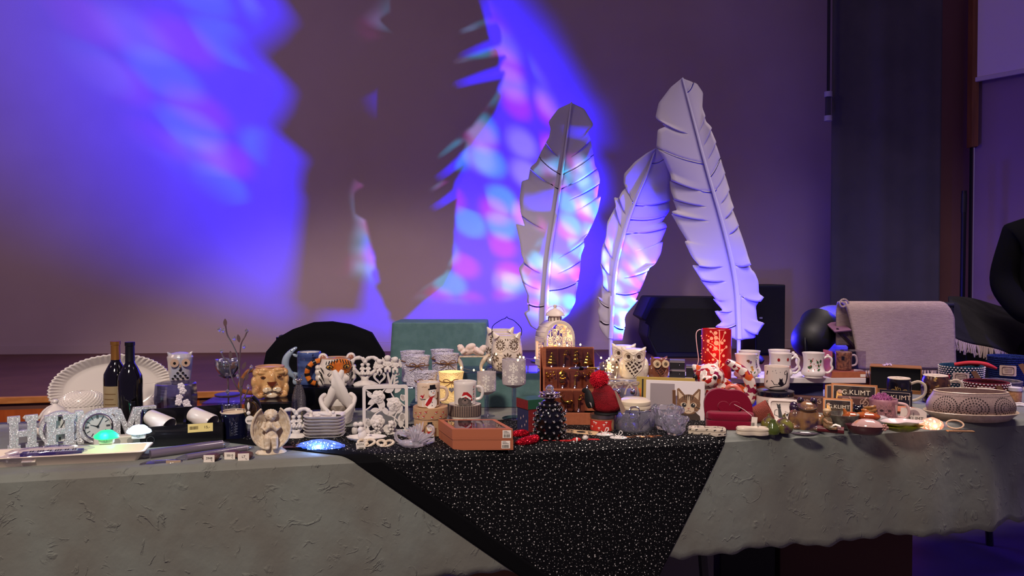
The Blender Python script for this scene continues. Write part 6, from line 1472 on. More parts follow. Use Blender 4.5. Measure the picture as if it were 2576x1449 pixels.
g = G(); g.prism([(24, 60), (30, 58), (52, 14), (48, 2), (42, 4)], -22, -18); mk('tail_tag', g, M('tag_taupe', (150, 124, 110), .8), t, False, bev=.8)
mk('foot_band', G().lathe([(30, 0), (31, 2), (30, 5), (0, 6)], 24, (4, 0, 0)), felt_b, t)
# ---- wooden bookmark, clothes pegs, red foil hearts, ornaments
t = thing('wooden_board', 'pale wooden strip with heart and oval cut outs lying behind the red pegs', 'board', 1462, 1092, rz=-.42)
wood = M('pale_wood', (214, 182, 140), .6, c2=(200, 164, 122), ns=.3, nd=(.2, 2, 2)); g = G(); out = rrect(-42, 42, -15, 15, 2, 2)
X = Matrix.Rotation(radians(-84), 4, 'X') @ Tr(0, 0, 0); g.prism(out, -1.5, 1.5, Tr(0, 0, 4) @ X); mk('strip', g, wood, t, False)
g = G(); 
for sh in (circ(0, 0, 12, 20, 7), heart(-26, 3, 9, 9, 16), heart(-22, -9, 8, 8, 16), heart(20, 4, 9, 9, 16), heart(26, -8, 12, 10, 16), heart(-36, 6, 7, 7, 16)): g.prism(sh, -1.8, -1.6, Tr(0, 0, 4) @ X)
mk('cut_out', g, M('cutout_dark', (24, 18, 16), .9), t, False)
for i, (px, py, rz) in enumerate(((1386, 1112, .04), (1428, 1113, .12), (1488, 1110, -.05))):
    t = thing('red_peg', ['red wooden peg, leftmost of three in front of the pineapple jar', 'red wooden peg with a striped candy decoration, middle of three', 'red wooden peg with a white snowball, right of three'][i], 'peg', px, py, rz=rz)
    pm = M('peg_red', (178, 24, 26), .5); mk('peg_half', G().box(-20, 20, -4, 0, 0, 6), pm, t, False, bev=.8); mk('peg_half', G().box(-20, 18, .8, 4.6, 0, 6), pm, t, False, bev=.8); mk('spring', G().tube([(-2, -4.6, 3 + 0 * i), (2, -4.6, 3)], 1.6, 8), chrome, t)
    if i == 1: g = G(); g.mat(0).ell((22, -4, 7), (12, 6, 6)); g.mat(1).ell((22, -7, 8), (3, 5, 6)).ell((14, -8, 4), (3, 3, 2)); mk('candy', g, [pm, wh], t); mk('bow', G().prism([(-8, 9), (4, 4), (16, 9), (16, 0), (4, 4), (-8, 0)], -7, -5), pm, t, False)
    if i == 2: mk('snowball', G().ell((-16, -4, 10), (8, 7, 7)), wh, t); mk('twine_ring', G().tube([(-16 + 9 * cos(a), -9, 10 + 7 * sin(a)) for a in [k * .5 for k in range(12)]], .6, 5), brown_tw, t)
foil = glitter('red_foil', (214, 20, 44), .7, .7, .25)
t = thing('foil_heart', 'red glitter foil heart, in front beside the terracotta boxes', 'ornament', 1326, 1120, rz=.2); g = G()
g.tube(spl([(-32, 0, 6), (-14, -4, 10), (8, -2, 13), (24, 2, 16), (20, 12, 12)], 5), [2, 4, 6, 8, 9, 10, 11, 12, 12, 12, 12, 12, 11.6, 11, 10.6, 10, 9.4, 9, 8, 6, 3], 14); mk('foil_body', g, foil, t)
t = thing('foil_heart', 'red glitter foil heart, lying behind the front one', 'ornament', 1306, 1106, rz=-.1); t.location.y += .03; g = G()
g.tube(spl([(-24, 0, 6), (-6, -2, 10), (12, 0, 12), (26, 4, 8)], 5), [2, 4, 6, 8, 9, 9.6, 10, 10, 10, 10, 9.6, 9, 8, 7, 5, 3], 14); mk('foil_body', g, foil, t)
for i, (px, py, rz) in enumerate(((1522, 1098, .1), (1556, 1106, -.15))):
    t = thing('egg_ornament', ['white oval ornament with a clear ribbon, below the red candle jar', 'white oval ornament with green print, at the cloth edge right of the other'][i], 'ornament', px, py, rz=rz)
    mk('oval_body', G().ell((0, 0, 5), (23, 14, 5)), white, t); g = G(); [g.ell((x, -9 + (x % 3), 8.4), (3, 1.6, .8), (0, 0, 30), n=8, k=5) for x in (-10, -4, 4, 10)]; mk('print', g, grn if i else red, t)
    mk('ribbon', G().tube(spl([(0, 0, 9), (10, 2, 17), (4, 2, 22), (-2, 0, 10), (-10, 2, 14)], 4), 1, 5), wh, t)
t = thing('ring_ornament', 'brown openwork metal rings lying at the edge of the dotted cloth', 'ornament', 1622, 1102, rz=.03); g = G()
for cx, rx in ((-28, 24), (4, 20), (26, 18)): g.tube([(cx + rx * cos(a), 8 * sin(a), 3 + 1.5 * sin(2 * a)) for a in [i * pi / 12 for i in range(24)]], 1.8, 6, True)
mk('rings', g, M('copper_brown', (136, 84, 52), .3, .8), t); mk('tag_strip', G().box(-20, 0, -4, 4, 2, 5), paper, t, False)
# ---- clip top jar
t = thing('clip_jar', 'clear glass clip jar with a cream ceramic lid', 'jar', 1596, 1083)
cutg = crystal; mk('glass_body', G().lathe([(42, 0), (48, 4), (50, 18), (49, 44), (44, 54), (42, 56), (40, 54), (45, 42), (46, 16), (40, 6), (0, 5)], 40, fn=lambda a, k, r: r * (1 + .02 * cos(8 * a))), cutg, t)
mk('lid', G().lathe([(36, 57), (40, 58), (41, 64), (40, 66), (41, 68), (40, 76), (30, 82), (0, 84)], 36), M('lid_ivory', (222, 206, 178), .3, coat=.3), t)
g = G(); [g.ell((x, -24 + abs(x) * .5, 80 - abs(x) * .06), (6, 3, .9), (12, 0, x * 7), n=8, k=5) for x in (-24, -8, 10, 24)]; mk('lid_print', g, grn, t)
mk('wire_clip', G().tube(spl([(-10, -42, 30), (-12, -48, 52), (-9, -44, 66), (9, -44, 66), (12, -48, 52), (10, -42, 30)], 5), 1.1, 6), chrome, t); mk('wire_band', G().tube([(44 * cos(a), 44 * sin(a), 54) for a in [i * pi / 16 for i in range(32)]], 1, 6, True), chrome, t)
g = G(); r = random.Random(5)
for i in range(10): a = -pi / 2 + r.uniform(-1.2, 1.2); g.tube(spl([(50.4 * cos(a + q * .1), 50.4 * sin(a + q * .1), 14 + 26 * ((i * .37 + q * .2) % 1)) for q in range(4)], 3), .7, 5)
mk('relief', g, MC['cut_glass'], t)
# ---- cut glass votives
def votive(label, px, py, k, rz=0):
    t = thing('glass_votive', label, 'candle holder', px, py, k=k, rz=rz, group='pressed glass votives')
    g = G(); n = 30
    g.lathe([(17, 0), (21, 3), (28, 26), (36, 50), (37, 56), (33, 54), (25, 28), (16, 10), (0, 9)], n, fn=lambda a, kk, r: r * (1 + (.10 if 1 < kk < 6 else .05) * cos(5 * a + kk * .5)) , cap=True)
    for i in range(5): a = 2 * pi * i / 5; g.ell((35 * sin(a), -35 * cos(a), 50), (9, 6, 9), n=8, k=6); g.ell((28 * sin(a + .6), -28 * cos(a + .6), 26), (9, 7, 12), n=8, k=6)
    mk('votive_body', g, cutg, t, vox=1.3, sm=2); return t
votive('pressed glass petal votive in front, nearest to the patterned bone boxes', 1697, 1096, .86, .2)
votive('pressed glass petal votive behind, beside the glass clip jar', 1676, 1082, 1.06)
# ---- kitten frame and frame behind
t = thing('photo_frame', 'white photo frame with a grey mount and a kitten picture', 'picture frame', 1696, 1058, rz=fc(1696) - .06)
X = Rx(radians(-10)); 
mk('frame_board', G().box(-72, 74, 0, 5, 0, 100, X), M('frame_white', (222, 212, 212), .5), t, False, bev=.8)
mk('mount_opening', G().box(-61, 0, -.8, 0, 6, 92, X), M('mount_grey', (150, 138, 142), .7), t, False)
S_ = lambda o: (lambda x, z: tuple(X @ V((x + 35, -.3 - o, z)))); fur1, fur2, fur3 = M('fur_tabby', (140, 100, 70), .7, c2=(96, 66, 46), ns=.35, n0=.35, n1=.65), M('fur_dark', (58, 42, 34), .7), M('fur_pale', (204, 178, 150), .7)
g = G(); g.mat(1).dec([(-30, 0), (30, 0), (28, 14), (16, 24), (-16, 24), (-28, 14)], S_(.2)); g.mat(0).dec(circ(0, 42, 29, 26, 25), S_(.4))
for q in (-1, 1): g.mat(0).dec([(q * 28, 48), (q * 29, 80), (q * 24, 82), (q * 8, 64)], S_(.5)); g.mat(2).dec([(q * 24, 54), (q * 26, 76), (q * 13, 63)], S_(.7))
g.mat(2).dec(circ(0, 30, 14, 20, 11), S_(.8)); g.dec(circ(-12, 41, 8, 16, 6), S_(.8)); g.dec(circ(12, 41, 8, 16, 6), S_(.8)); g.dec([(-4, 34), (-3, 62), (3, 62), (4, 34)], S_(.7))
g.mat(1)
for x in (-11, -5, 0, 5, 11): g.dec(strip([(x, 66 - abs(x) * .3), (x * .8, 52)], [2.8, .8]), S_(1))
for q in (-1, 1): g.mat(3).dec(circ(q * 11, 40, 5.4, 16), S_(1.1)); g.mat(4).dec(circ(q * 11 + 1.5, 42, 1.4, 8), S_(1.4)); g.mat(1).dec(strip([(q * 18, 36), (q * 28, 32)], 2), S_(1)); g.mat(4).dec(strip([(q * 6, 27), (q * 26, 23)], .5), S_(1.3))
g.mat(5).dec([(-3.6, 33), (3.6, 33), (0, 29)], S_(1.2)); g.mat(3).dec(strip([(0, 29), (0, 26)], .8), S_(1.2)); g.dec(strip([(-6, 24), (0, 26.4), (6, 24)], .9), S_(1.2))
mk('kitten_picture', g, [fur1, fur2, fur3, black_ink, wh, M('nose_pink', (170, 100, 90), .5)], t)
mk('back_strut', G().box(-4, 4, 5, 7, 0, 80, Rx(radians(14))), kraft, t, False)
t2 = thing('photo_frame', 'black edged frame with a yellow print standing behind the kitten frame', 'picture frame', 1684, 1044, d=t.location.y + .075, rz=fc(1696) - .06); t2.location.z = T
zt_ = (CZ - T) * F / t2.location.y - (951 - 687.4); X = Rx(radians(-8))
mk('frame_board', G().box(-84, 62, 0, 5, 0, zt_, X), M('frame_gold', (178, 150, 70), .4), t2, False, bev=.8); mk('black_edge', G().box(-70, -66, -.6, 0, 0, zt_ - 6, X), black_ink, t2, False)
g = G(); g.mat(0).box(-84, -72, -.8, 0, 30, zt_ - 30, X); g.mat(1).box(-84, -72, -.8, 0, 6, 26, X); mk('print', g, [orange, M('print_green', (60, 130, 90), .5)], t2, False)
# ---- ceramic owls
def eyed_owl(label, px, py, k, m, z=None, rz=None, hole_m=hole, d=None):
    t = thing('owl_figurine', label, 'figurine', px, py, z=z, d=d, k=k, rz=rz); g = G()
    g.lathe([(0, 0), (27, 0), (31, 4), (33, 22), (31, 44), (30, 56), (32, 70), (27, 76), (0, 78)], 28, sy=.85)
    for q in (-1, 1): g.tube([(q * 22, -6, 70), (q * 31, -10, 82)], [9, 1.4], 8).ell((q * 30, 2, 26), (9, 18, 26), n=12, k=8)
    mk('body', g, m, t, vox=1.2, sm=3); sf = lambda o: (lambda x, z: (x, -(27.6 + o) * sqrt(max(.06, 1 - (x / 37) ** 2)), z)); g = G()
    for q in (-1, 1):
        g.mat(0).tube([sf(.6)(q * 14 + 11 * cos(a), 57 + 11 * sin(a)) for a in [i * pi / 10 for i in range(20)]], 1.3, 6, True).tube([sf(.6)(q * 14 + 7.5 * cos(a), 57 + 7.5 * sin(a)) for a in [i * pi / 10 for i in range(20)]], .9, 6, True)
        g.mat(1).dec(circ(q * 13, 58, 4.4, 14), sf(1)); g.mat(0).tube([sf(1)(0, 62), sf(1)(q * 12, 70), sf(0)(q * 27, 76)], 1.6, 6)
    g.mat(0).tube([sf(.5)(0, 60), sf(3.4)(0, 53), sf(1)(0, 47)], [1, 2.6, .8], 8)
    mk('eyes', g, [m, hole_m], t); g = G()
    for r_, n_ in enumerate((4, 5, 4, 3, 2, 1)):
        for i in range(n_): g.dec(leaf((i - (n_ - 1) / 2) * 9 - 3, 42 - r_ * 6.4, 6.4, 5.4, .5 if i % 2 else -.5), sf(.6))
    mk('chest_holes', g, hole_m, t); g = G()
    g.tube([sf(1)(-25, 46), sf(1)(-20, 26), sf(1)(0, 2 + 4), sf(1)(20, 26), sf(1)(25, 46)], 1.2, 6); mk('chest_edge', g, m, t); return t
cream_owl = M('owl_cream', (226, 214, 196), .2, coat=.4)
eyed_owl('cream ceramic owl with pierced chest, the front one of the pair', 1594, 951, .98, cream_owl, z=Z5, hole_m=M('hole_brown', (54, 34, 28), .6))
eyed_owl('cream ceramic owl mostly hidden behind the front cream owl', 1574, 946, .98, cream_owl, z=Z5, hole_m=MC['hole_brown']).location.y += .055
t = eyed_owl('small brown ceramic owl with big round cream eyes', 1656, 951, .68, M('owl_brown', (128, 78, 58), .18, coat=.5), z=Z5, rz=fc(1656) + .35, hole_m=MC['hole_brown'])
g = G()
for q in (-1, 1): g.mat(0).prism(circ(q * 16, 56, 14, 22), -34, -26); g.mat(1).ring(circ(q * 16, 56, 6.5, 18), circ(q * 16, 56, 4.8, 18), -35, -34); g.prism(circ(q * 16, 56, 2.8, 12), -36, -34)
mk('eye_discs', g, [M('eye_cream', (224, 200, 160), .3), MC['hole_brown']], t); t.children[-1]['label'] = 'large round cream eyes'
# ---- glass bowl of lights and bow jars
t = thing('light_jar', 'clear glass jar filled with warm fairy lights, left of the cream owls', 'jar', 1532, 954, z=Z5)
mk('glass_body', G().lathe([(20, 0), (26, 4), (27, 30), (24, 42), (23, 42), (25, 28), (22, 6), (0, 4)], 28), clear('jar_clear', (236, 232, 226), .2, .02), t)
g = G(); r = random.Random(6)
for i in range(12): g.ell((r.uniform(-17, 17), r.uniform(-16, 10), r.uniform(6, 40)), 1.8, n=8, k=6)
mk('light_beads', g, bulb_m, t); glow('jar_glow', t, (0, -4, 22), (1, .7, .32), .10, .012)
for i, (px, py) in enumerate(((1546, 1006), (1584, 1008))):
    t = thing('bow_jar', ['small glass jar tied with a pale bow, left of two behind the clip jar', 'small glass jar tied with a pale bow, right of two behind the clip jar'][i], 'jar', px, py, d=2.76); t.location.z = T; zz = (CZ - T) * F / 2.76 - (998 - 687.4)
    mk('glass_body', G().lathe([(20, 0), (24, 4), (25, zz + 10), (18, zz + 32), (19, zz + 38), (17, zz + 36), (22, zz + 8), (0, 6)], 28), crystal, t)
    g = G(); zb = zz + 34
    for q in (-1, 1): g.tube(spl([(0, -22, zb), (q * 10, -25, zb + 5), (q * 22, -22, zb + 5), (q * 18, -20, zb - 2), (0, -22, zb)], 4), 2.4, 6, flat=.4); g.tube([(0, -22, zb), (q * 9, -22, zb - 14), (q * 12, -24, zb - 26)], 2.2, 6, flat=.4)
    mk('bow', g, M('bow_linen', (196, 176, 160), .8), t); mk('silver_ball', G().ell((8, -24, zz + 16), 8), chrome, t)
# ---- dark boxes on the riser
navy_card = M('card_black', (20, 20, 28), .5)
for i, (x0, x1, z0, z1, lab) in enumerate(((1684, 1723, 0, 22, 'dark square box with pale edges, bottom of the stack beside the brown owl'), (1685, 1722, 22, 44, 'dark square box with pale edges, top of the stack beside the brown owl'), (1726, 1758, 0, 30, 'dark square box with pale edges, right of the stack'))):
    t = thing('black_box', lab, 'box', (x0 + x1) / 2, 950, z=Z5); t.location.z += z0 * t.scale[0]; w = (x1 - x0) / 2; h = z1 - z0 - .6
    mk('box_body', G().box(-w, w, 0, 34, 0, h - 5), navy_card, t, False, bev=.5); mk('pale_edge', G().box(-w - .3, w + .3, -.3, 34.3, h - 5, h - 3.4), M('edge_pale', (170, 160, 164), .5), t, False); mk('lid', G().box(-w, w, 0, 34, h - 3.4, h), M('lid_greyish', (96, 92, 106), .5), t, False, bev=.4)
    mk('stud', G().ell((w * .3, -.4, h * .45), 1.1, n=8, k=6), chrome, t)
# ---- red lamp
t = thing('red_lamp', 'glowing red cylinder lamp printed with pale branches', 'lamp', 1807, 953, z=Z6); t.location.y += .03
redg = M('lamp_red', (170, 14, 18), .25, em=(200, 16, 10), es=.06); mk('lamp_shade', G().lathe([(36, 0), (37, 1), (37, 124), (36, 125), (34, 123), (34, 4), (0, 3)], 40, cap=False), redg, t)
pal = M('branch_pale', (232, 176, 140), .5, em=(255, 160, 110), es=.15); g = G(); s = cyl(37, .5)
main = [(6, 2), (8, 40), (8, 90), (7, 124)]; g.dec(strip(main, 2.6), s)
for pts in ([(8, 46), (-8, 58), (-20, 72)], [(8, 72), (-10, 88), (-20, 92)], [(8, 100), (-6, 112), (-12, 120)], [(8, 62), (18, 76), (24, 80)], [(8, 92), (16, 104), (20, 116)], [(7, 20), (-6, 32), (-12, 36)], [(-8, 58), (-12, 66)], [(7, 26), (16, 36)], [(8, 84), (-4, 100)]): g.dec(strip(pts, 1.8), s)
for x, z, r_ in ((-22, 74, 4), (-21, 96, 4.4), (-14, 82, 3), (-2, 78, 5), (-12, 103, 4.4), (-1, 105, 5), (-5, 62, 4.6), (26, 82, 3.6), (22, 118, 3.4), (14, 92, 4), (-13, 38, 4), (-8, 50, 3), (17, 38, 3.4), (0, 92, 6), (18, 60, 3.6), (-2, 117, 4.6), (14, 74, 3.4), (0, 32, 4), (20, 98, 3.4), (-14, 120, 3)): g.dec(circ(x, z, r_, 14), s)
mk('branch_print', g, pal, t); g = G(); r = random.Random(9)
for i in range(24): a = r.uniform(-1.9, .5); g.ell((37.6 * sin(a), -37.6 * cos(a), r.uniform(38, 116)), 1.1, n=6, k=5)
mk('light_point', g, M('red_point', (255, 90, 60), .4, em=(255, 80, 40), es=9), t); t.children[-1]['kind'] = 'stuff'
mk('power_cord', G().tube(spl([(-34, 6, 120), (-42, 0, 122), (-50, -4, 112), (-48, -6, 80), (-44, -6, 50), (-46, -8, 34), (-50, -8, 28)], 5), 1.2, 6), M('cord_pink', (220, 190, 190), .5), t)
glow('red_lamp_glow', t, (0, -60, 80), (1, .10, .06), .14, .03)
# ---- patchwork cat
patch = M('patchwork', (190, 40, 30), .15, coat=.6)
def patch_nodes(m):
    nt = m.node_tree; N = nt.nodes; K = nt.links; tc = N.new('ShaderNodeTexCoord'); vo = N.new('ShaderNodeTexVoronoi'); vo.inputs['Scale'].default_value = .085; K.new(tc.outputs['Object'], vo.inputs['Vector'])
    sp = N.new('ShaderNodeSeparateXYZ'); K.new(vo.outputs['Color'], sp.inputs[0]); rp = N.new('ShaderNodeValToRGB'); rp.color_ramp.interpolation = 'CONSTANT'; e = rp.color_ramp.elements
    cols = ((0, (226, 214, 204)), (.34, (170, 30, 26)), (.5, (110, 24, 50)), (.62, (206, 90, 40)), (.74, (226, 206, 196)), (.86, (140, 30, 70)))
    e[0].color = lin(cols[0][1]); e[1].position = cols[1][0]; e[1].color = lin(cols[1][1])
    for p, c in cols[2:]: q = e.new(p); q.color = lin(c)
    K.new(sp.outputs[0], rp.inputs[0]); K.new(rp.outputs[0], N['Principled BSDF'].inputs['Base Color'])
patch_nodes(patch)
t = thing('patchwork_cat', 'glazed cat figurine covered in red and white heart patchwork, tail raised', 'figurine', 1800, 1062, d=2.86); t.location.z = T; zz = (CZ - T) * F / 2.86; hz = lambda py: zz - (py - 687.4)
g = G(); g.ell((-16, 0, hz(948)), (38, 32, 34)).ell((-18, -24, hz(956)), (22, 16, 16)).ell((12, 14, hz(996)), (40, 30, 46)).ell((50, 14, hz(1003)), (34, 28, 38)).tube([(-14, 0, hz(960)), (0, 10, hz(1000))], 26, 12)
for x0, x1 in ((-46, -58), (-2, 4)): g.tube([(x0, 0, hz(930)), (x1, 0, hz(906 if x1 > 0 else 920))], [13, 3], 8)
g.tube(spl([(70, 12, hz(1012)), (84, 10, hz(1000)), (84, 6, hz(965)), (68, 2, hz(935)), (44, 0, hz(918)), (24, 0, hz(908))], 5), [15] * 6 + [14] * 8 + [13, 12.5, 12, 12, 11.5, 11, 10.5, 10, 9.5, 9, 8, 7], 14)
mk('cat_body', g, patch, t, vox=1.5, sm=3)
g = G(); 
for x, z in ((-24, 952), (0, 946)): g.mat(0).ell((x - 3, -31, hz(z)), (8, 5, 8)); g.mat(1).ell((x - 2, -36, hz(z)), (4.4, 2, 5))
g.mat(1).ell((-50, -24, hz(948)), (6, 6, 8)); mk('face', g, [wh, black_ink], t)
# ---- flamingo-pink ring, sofa, tag
t = thing('flamingo', 'coral pink flamingo figurine with bent neck behind the velvet sofa', 'figurine', 1846, 1040, d=2.74); t.location.z = T; zz = (CZ - T) * F / 2.74; hz = lambda py: zz - (py - 687.4)
cor = M('coral_glaze', (222, 116, 100), .25, coat=.4); g = G(); g.tube(spl([(-20, 0, hz(980)), (-8, -2, hz(972)), (6, -3, hz(974)), (14, -3, hz(988)), (10, -2, hz(1010)), (4, 0, hz(1030))], 5), [4, 5, 5.6, 6, 6.2, 6.2, 6, 6, 6, 6, 6, 6, 6.4, 7, 7, 7, 7, 8, 8, 9, 10, 10, 10, 11, 11, 12], 10); g.ell((0, 6, hz(1040)), (28, 18, 24)); g.tube([(0, 4, hz(1060)), (0, 4, 0)], 8, 8); mk('body', g, cor, t, vox=1.2, sm=2)
mk('beak', G().tube([(-20, 0, hz(980)), (-28, -2, hz(990))], [4, 1], 8), black_ink, t)
t = thing('velvet_sofa', 'miniature crimson velvet sofa with a heart shaped back', 'sofa', 1836, 1078, rz=fc(1836) + .12)
vel = M('velvet_crimson', (128, 8, 44), .9, spec=.15, sheen=.15, bump=.25, bs=.5); g = G()
bk_ = spl([(-58, 18, 0), (-62, 60, 0), (-52, 86, 0), (-28, 97, 0), (-2, 94, 0), (22, 94, 0), (42, 84, 0), (56, 58, 0), (58, 18, 0)], 4); o2 = [(x, z) for x, z, _ in bk_]
mk('back_cushion', G().prism(o2, 14, 34), vel, t, bev=5, ang=60); g = G()
for x in (-28, 2): g.prism([(a, b) for a, b in leaf(x - 16, 40, 34, 30, 0, 10)], 8, 15)
mk('back_heart', G().prism(heart(0, 46, 58, 48, 30), 7, 16), vel, t, bev=3, ang=60)
so = rrect(-60, 60, -30, 24, 24, 6); n = len(so); 
def cush(z0, z1, s, nm):
    g = G(); rows = [(s * .94, z0), (s, z0 + 3), (s, z1 - 4), (s * .97, z1 - 1), (s * .9, z1)]; rr_ = [[(x * k, y * k, z) for x, y in so] for k, z in rows]
    g.add([p for r in rr_ for p in r], [(j * n + k, j * n + (k + 1) % n, (j + 1) * n + (k + 1) % n, (j + 1) * n + k) for j in range(4) for k in range(n)] + [tuple(range(n))[::-1], tuple(range(4 * n, 5 * n))]); mk(nm, g, vel, t)
cush(2, 24, 1, 'seat_base'); cush(24, 42, .97, 'seat_cushion')
for x in (-46, 46):
    for y in (-18, 16): mk('foot', G().lathe([(3, 0), (4, 3)], 10, (x, y, 0)), black_ink, t)
g = G(); g.mat(0).box(44, 58, -40, -39, 6, 42, Ry(.08)); g.mat(1); barcode(g, 46, 54, 8, 24, -40.2, 4); mk('price_tag', g, [paper, black_ink], t, False); mk('tag_cord', G().tube(spl([(48, -40, 40), (30, -30, 54), (10, -4, 62)], 5), .5, 5), wh, t)
t = thing('grey_heart', 'dark grey felt heart leaning against the kitten frame', 'ornament', 1762, 1060, rz=fc(1762)); X = Rx(radians(-16)); mk('heart_body', G().prism(heart(0, 22, 46, 48, 30), -4, 4, X), M('felt_grey', (78, 74, 80), .9), t, bev=2.5, ang=60)
# ---- bone shaped boxes
bone_w = M('bone_white', (222, 208, 186), .35, coat=.3)
def bone_box(label, px, py, L_, Wd, H_, rz, dense):
    t = thing('trinket_box', label, 'box', px, py, rz=rz); o = []
    for i in range(48):
        a = 2 * pi * i / 48; x = L_ * cos(a); q = Wd * (1 + .30 * abs(cos(a)) ** 2 - .32 * exp(-(x / (L_ * .3)) ** 2)); o.append((x * (1 - .10 * exp(-(sin(a) / .22) ** 2)), q * sin(a)))
    n = 48
    for nm, z0, z1 in (('box_base', 0, H_ * .52), ('lid', H_ * .56, H_)):
        g = G(); rows = [(.95, z0), (1, z0 + 1.5), (1, z1 - 3), (.94, z1)] if nm == 'lid' else [(.93, z0), (1, z0 + 2), (1, z1)]; m_ = len(rows)
        g.add([(x * k, y * k, z) for k, z in rows for x, y in o], [(j * n + k, j * n + (k + 1) % n, (j + 1) * n + (k + 1) % n, (j + 1) * n + k) for j in range(m_ - 1) for k in range(n)] + [tuple(range(n))[::-1], tuple(range((m_ - 1) * n, m_ * n))]); mk(nm, g, bone_w, t)
    g = G(); r = random.Random(px)
    for i in range(dense):
        x, y = r.uniform(-.82, .82) * L_, r.uniform(-.62, .62) * Wd; a = r.uniform(0, 3); l = r.uniform(3, 7)
        p = strip([(x - l * cos(a), y - l * sin(a)), (x, y + 1.2), (x + l * cos(a), y + l * sin(a))], [2.4, 1.1, 2.4]); g.add([(u, v, H_ + .25) for u, v in p], [tuple(q) for q in tessellate_polygon([[V((u, v, 0)) for u, v in p]])])
    if dense > 8:
        for i in range(14): a = -pi * (i + .5) / 14; j = int((a / (2 * pi)) * 48) % 48; x, y = o[j]; zz_ = H_ * (.25 + .5 * (i % 2)); g.tube([(x * 1.01 - 3, y * 1.01, zz_), (x * 1.01 + 3, y * 1.012, zz_ + 2)], [1.5, .7], 5)
    mk('print', g, black_ink, t, False); return t
bone_box('white trinket box covered in black bone marks, lying on the edge of the dotted cloth', 1778, 1094, 50, 20, 20, -.22, 30)
bone_box('plain white trinket box with two black marks, in front of the velvet sofa', 1893, 1093, 42, 19, 19, -.12, 4)
# ---- footed mugs on the shelf
foot_w = M('mug_china', (228, 218, 214), .16, coat=.5)
def footed(label, px, py, deco, handle=True, yo=0):
    t = thing('footed_mug', label, 'mug', px, py, z=Z6 + .0005, group='footed white mugs on the shelf board', rz=fc(px) * .5); t.location.y += yo
    f = lambda a, k, r: r * (1 + .015 * cos(8 * a)); R = lambda z: 24 + 4.5 * (1 if z < 12 else 0) * 0 + (5.5 * exp(-((z - 13) / 9) ** 2)) + 3.4 * max(0, (z - 44) / 20) ** 1.5
    mk('cup_body', G().lathe([(20, 0), (24, 1.4), (22, 4)] + [(R(z), z) for z in range(8, 63, 6)] + [(R(62) + .4, 63.4), (R(62) - 2, 63), (21, 40), (24, 12), (0, 8)], 32, fn=f), foot_w, t)
    if handle: mk('handle', G().tube(spl([(23, 0, 48), (34, 0, 54), (43, 0, 48), (42, 0, 34), (45, 0, 24), (36, 0, 14), (27, 0, 14)], 5), 2.8, 8).ell((34, 0, 57), (4, 2.4, 2.6)), foot_w, t)
    s = cyl(R, .5); g = G(); deco(g, s); mk('print', g, [red, grn, brn, blk, M('print_violet', (120, 80, 120), .5), M('print_ochre', (196, 140, 60), .5)], t); return t
def holly(g, s):
    r = random.Random(4)
    for i in range(9): x, z = r.uniform(-17, 16), r.uniform(22, 54); g.mat(1).dec(leaf(x, z, 9, 5, r.uniform(0, 6)), s)
    for i in range(16): g.mat(0).dec(circ(r.uniform(-18, 18), r.uniform(18, 50), 1.2, 6), cyl(lambda z: 24 + 5.5 * exp(-((z - 13) / 9) ** 2) + 3.4 * max(0, (z - 44) / 20) ** 1.5, .8))
def ladybird(g, s):
    for x, z, a in ((-9, 48, .5), (14, 49, 2.4), (4, 28, 0), (22, 30, 1.4)): g.mat(0).dec(circ(x, z, 3.4, 12, 4.2), s); g.mat(3).dec(strip([(x, z - 4), (x, z + 5)], .5), cyl(lambda z: 25.5 + 3.4 * max(0, (z - 44) / 20) ** 1.5, .9))
def mushroom(g, s):
    for x, z, c_ in ((2, 48, 2), (8, 45, 4), (12, 32, 5), (14, 26, 5), (8, 20, 2)): g.mat(c_).dec(circ(x, z, 4, 12, 3), s); g.dec(strip([(x, z), (x + 1, z - 5)], 2), s)
    for x in (4, 16): g.mat(1).dec(leaf(x, 17, 9, 4, .5), s)
def flowers(g, s):
    for i in range(7): g.mat(4).dec(circ(12 + 4 * sin(i), 18 + i * 6, 2.2, 8), s); g.mat(1).dec(leaf(16, 18 + i * 6, 5, 2.4, i), s)
footed('footed white mug printed with mushrooms, front left on the shelf board', 1876, 953, mushroom, False)
footed('footed white mug with violet flowers, behind the mushroom mug', 1893, 948, flowers, False, .04)
footed('footed white mug printed with red ladybirds, front middle of the shelf board', 1964, 951, ladybird)
footed('footed white mug mostly hidden behind the ladybird mug', 1970, 946, flowers, True, .045)
footed('footed white mug printed with holly and red berries', 2046, 950, holly)
# ---- boxed mug
t = thing('boxed_mug', 'orange gift box with a clear window holding a painted mug and spoon', 'box', 2130, 948, z=Z6 + .0003, rz=fc(2130) + .42)
mk('box_base', G().box(-46, 40, -18, 34, 0, 15), terra, t, False, bev=.4); mk('side_card', G().box(-46, -44.5, -18, 34, 15, 66), M('card_orange', (190, 96, 70), .55), t, False)
mk('clear_cover', G().box(-45, 40, -17.5, 33.5, 15, 66), clear('cover_film', (230, 222, 232), .12, .02), t, False)
art = M('mug_art', (176, 128, 84), .4, c2=(110, 74, 50), ns=.16, det=4); m2 = thing('painted_mug', 'painted tan mug inside the orange windowed gift box', 'mug', 2130, 940, z=Z6); m2.location = t.location + V((0, .03, 15.6 * t.scale[0])); m2.scale = t.scale; m2.rotation_euler = t.rotation_euler
mug(m2, 19, 20, 46, art, white, [(19, 0, 10), (31, 0, 13), (34, 0, 24), (30, 0, 36), (20, 0, 37)], hm=white, hr=2.6)
mk('painted_square', G().dec([(-13, 26), (-6, 26), (-6, 36), (-13, 36)], cyl(20, .5)), black_ink, m2)
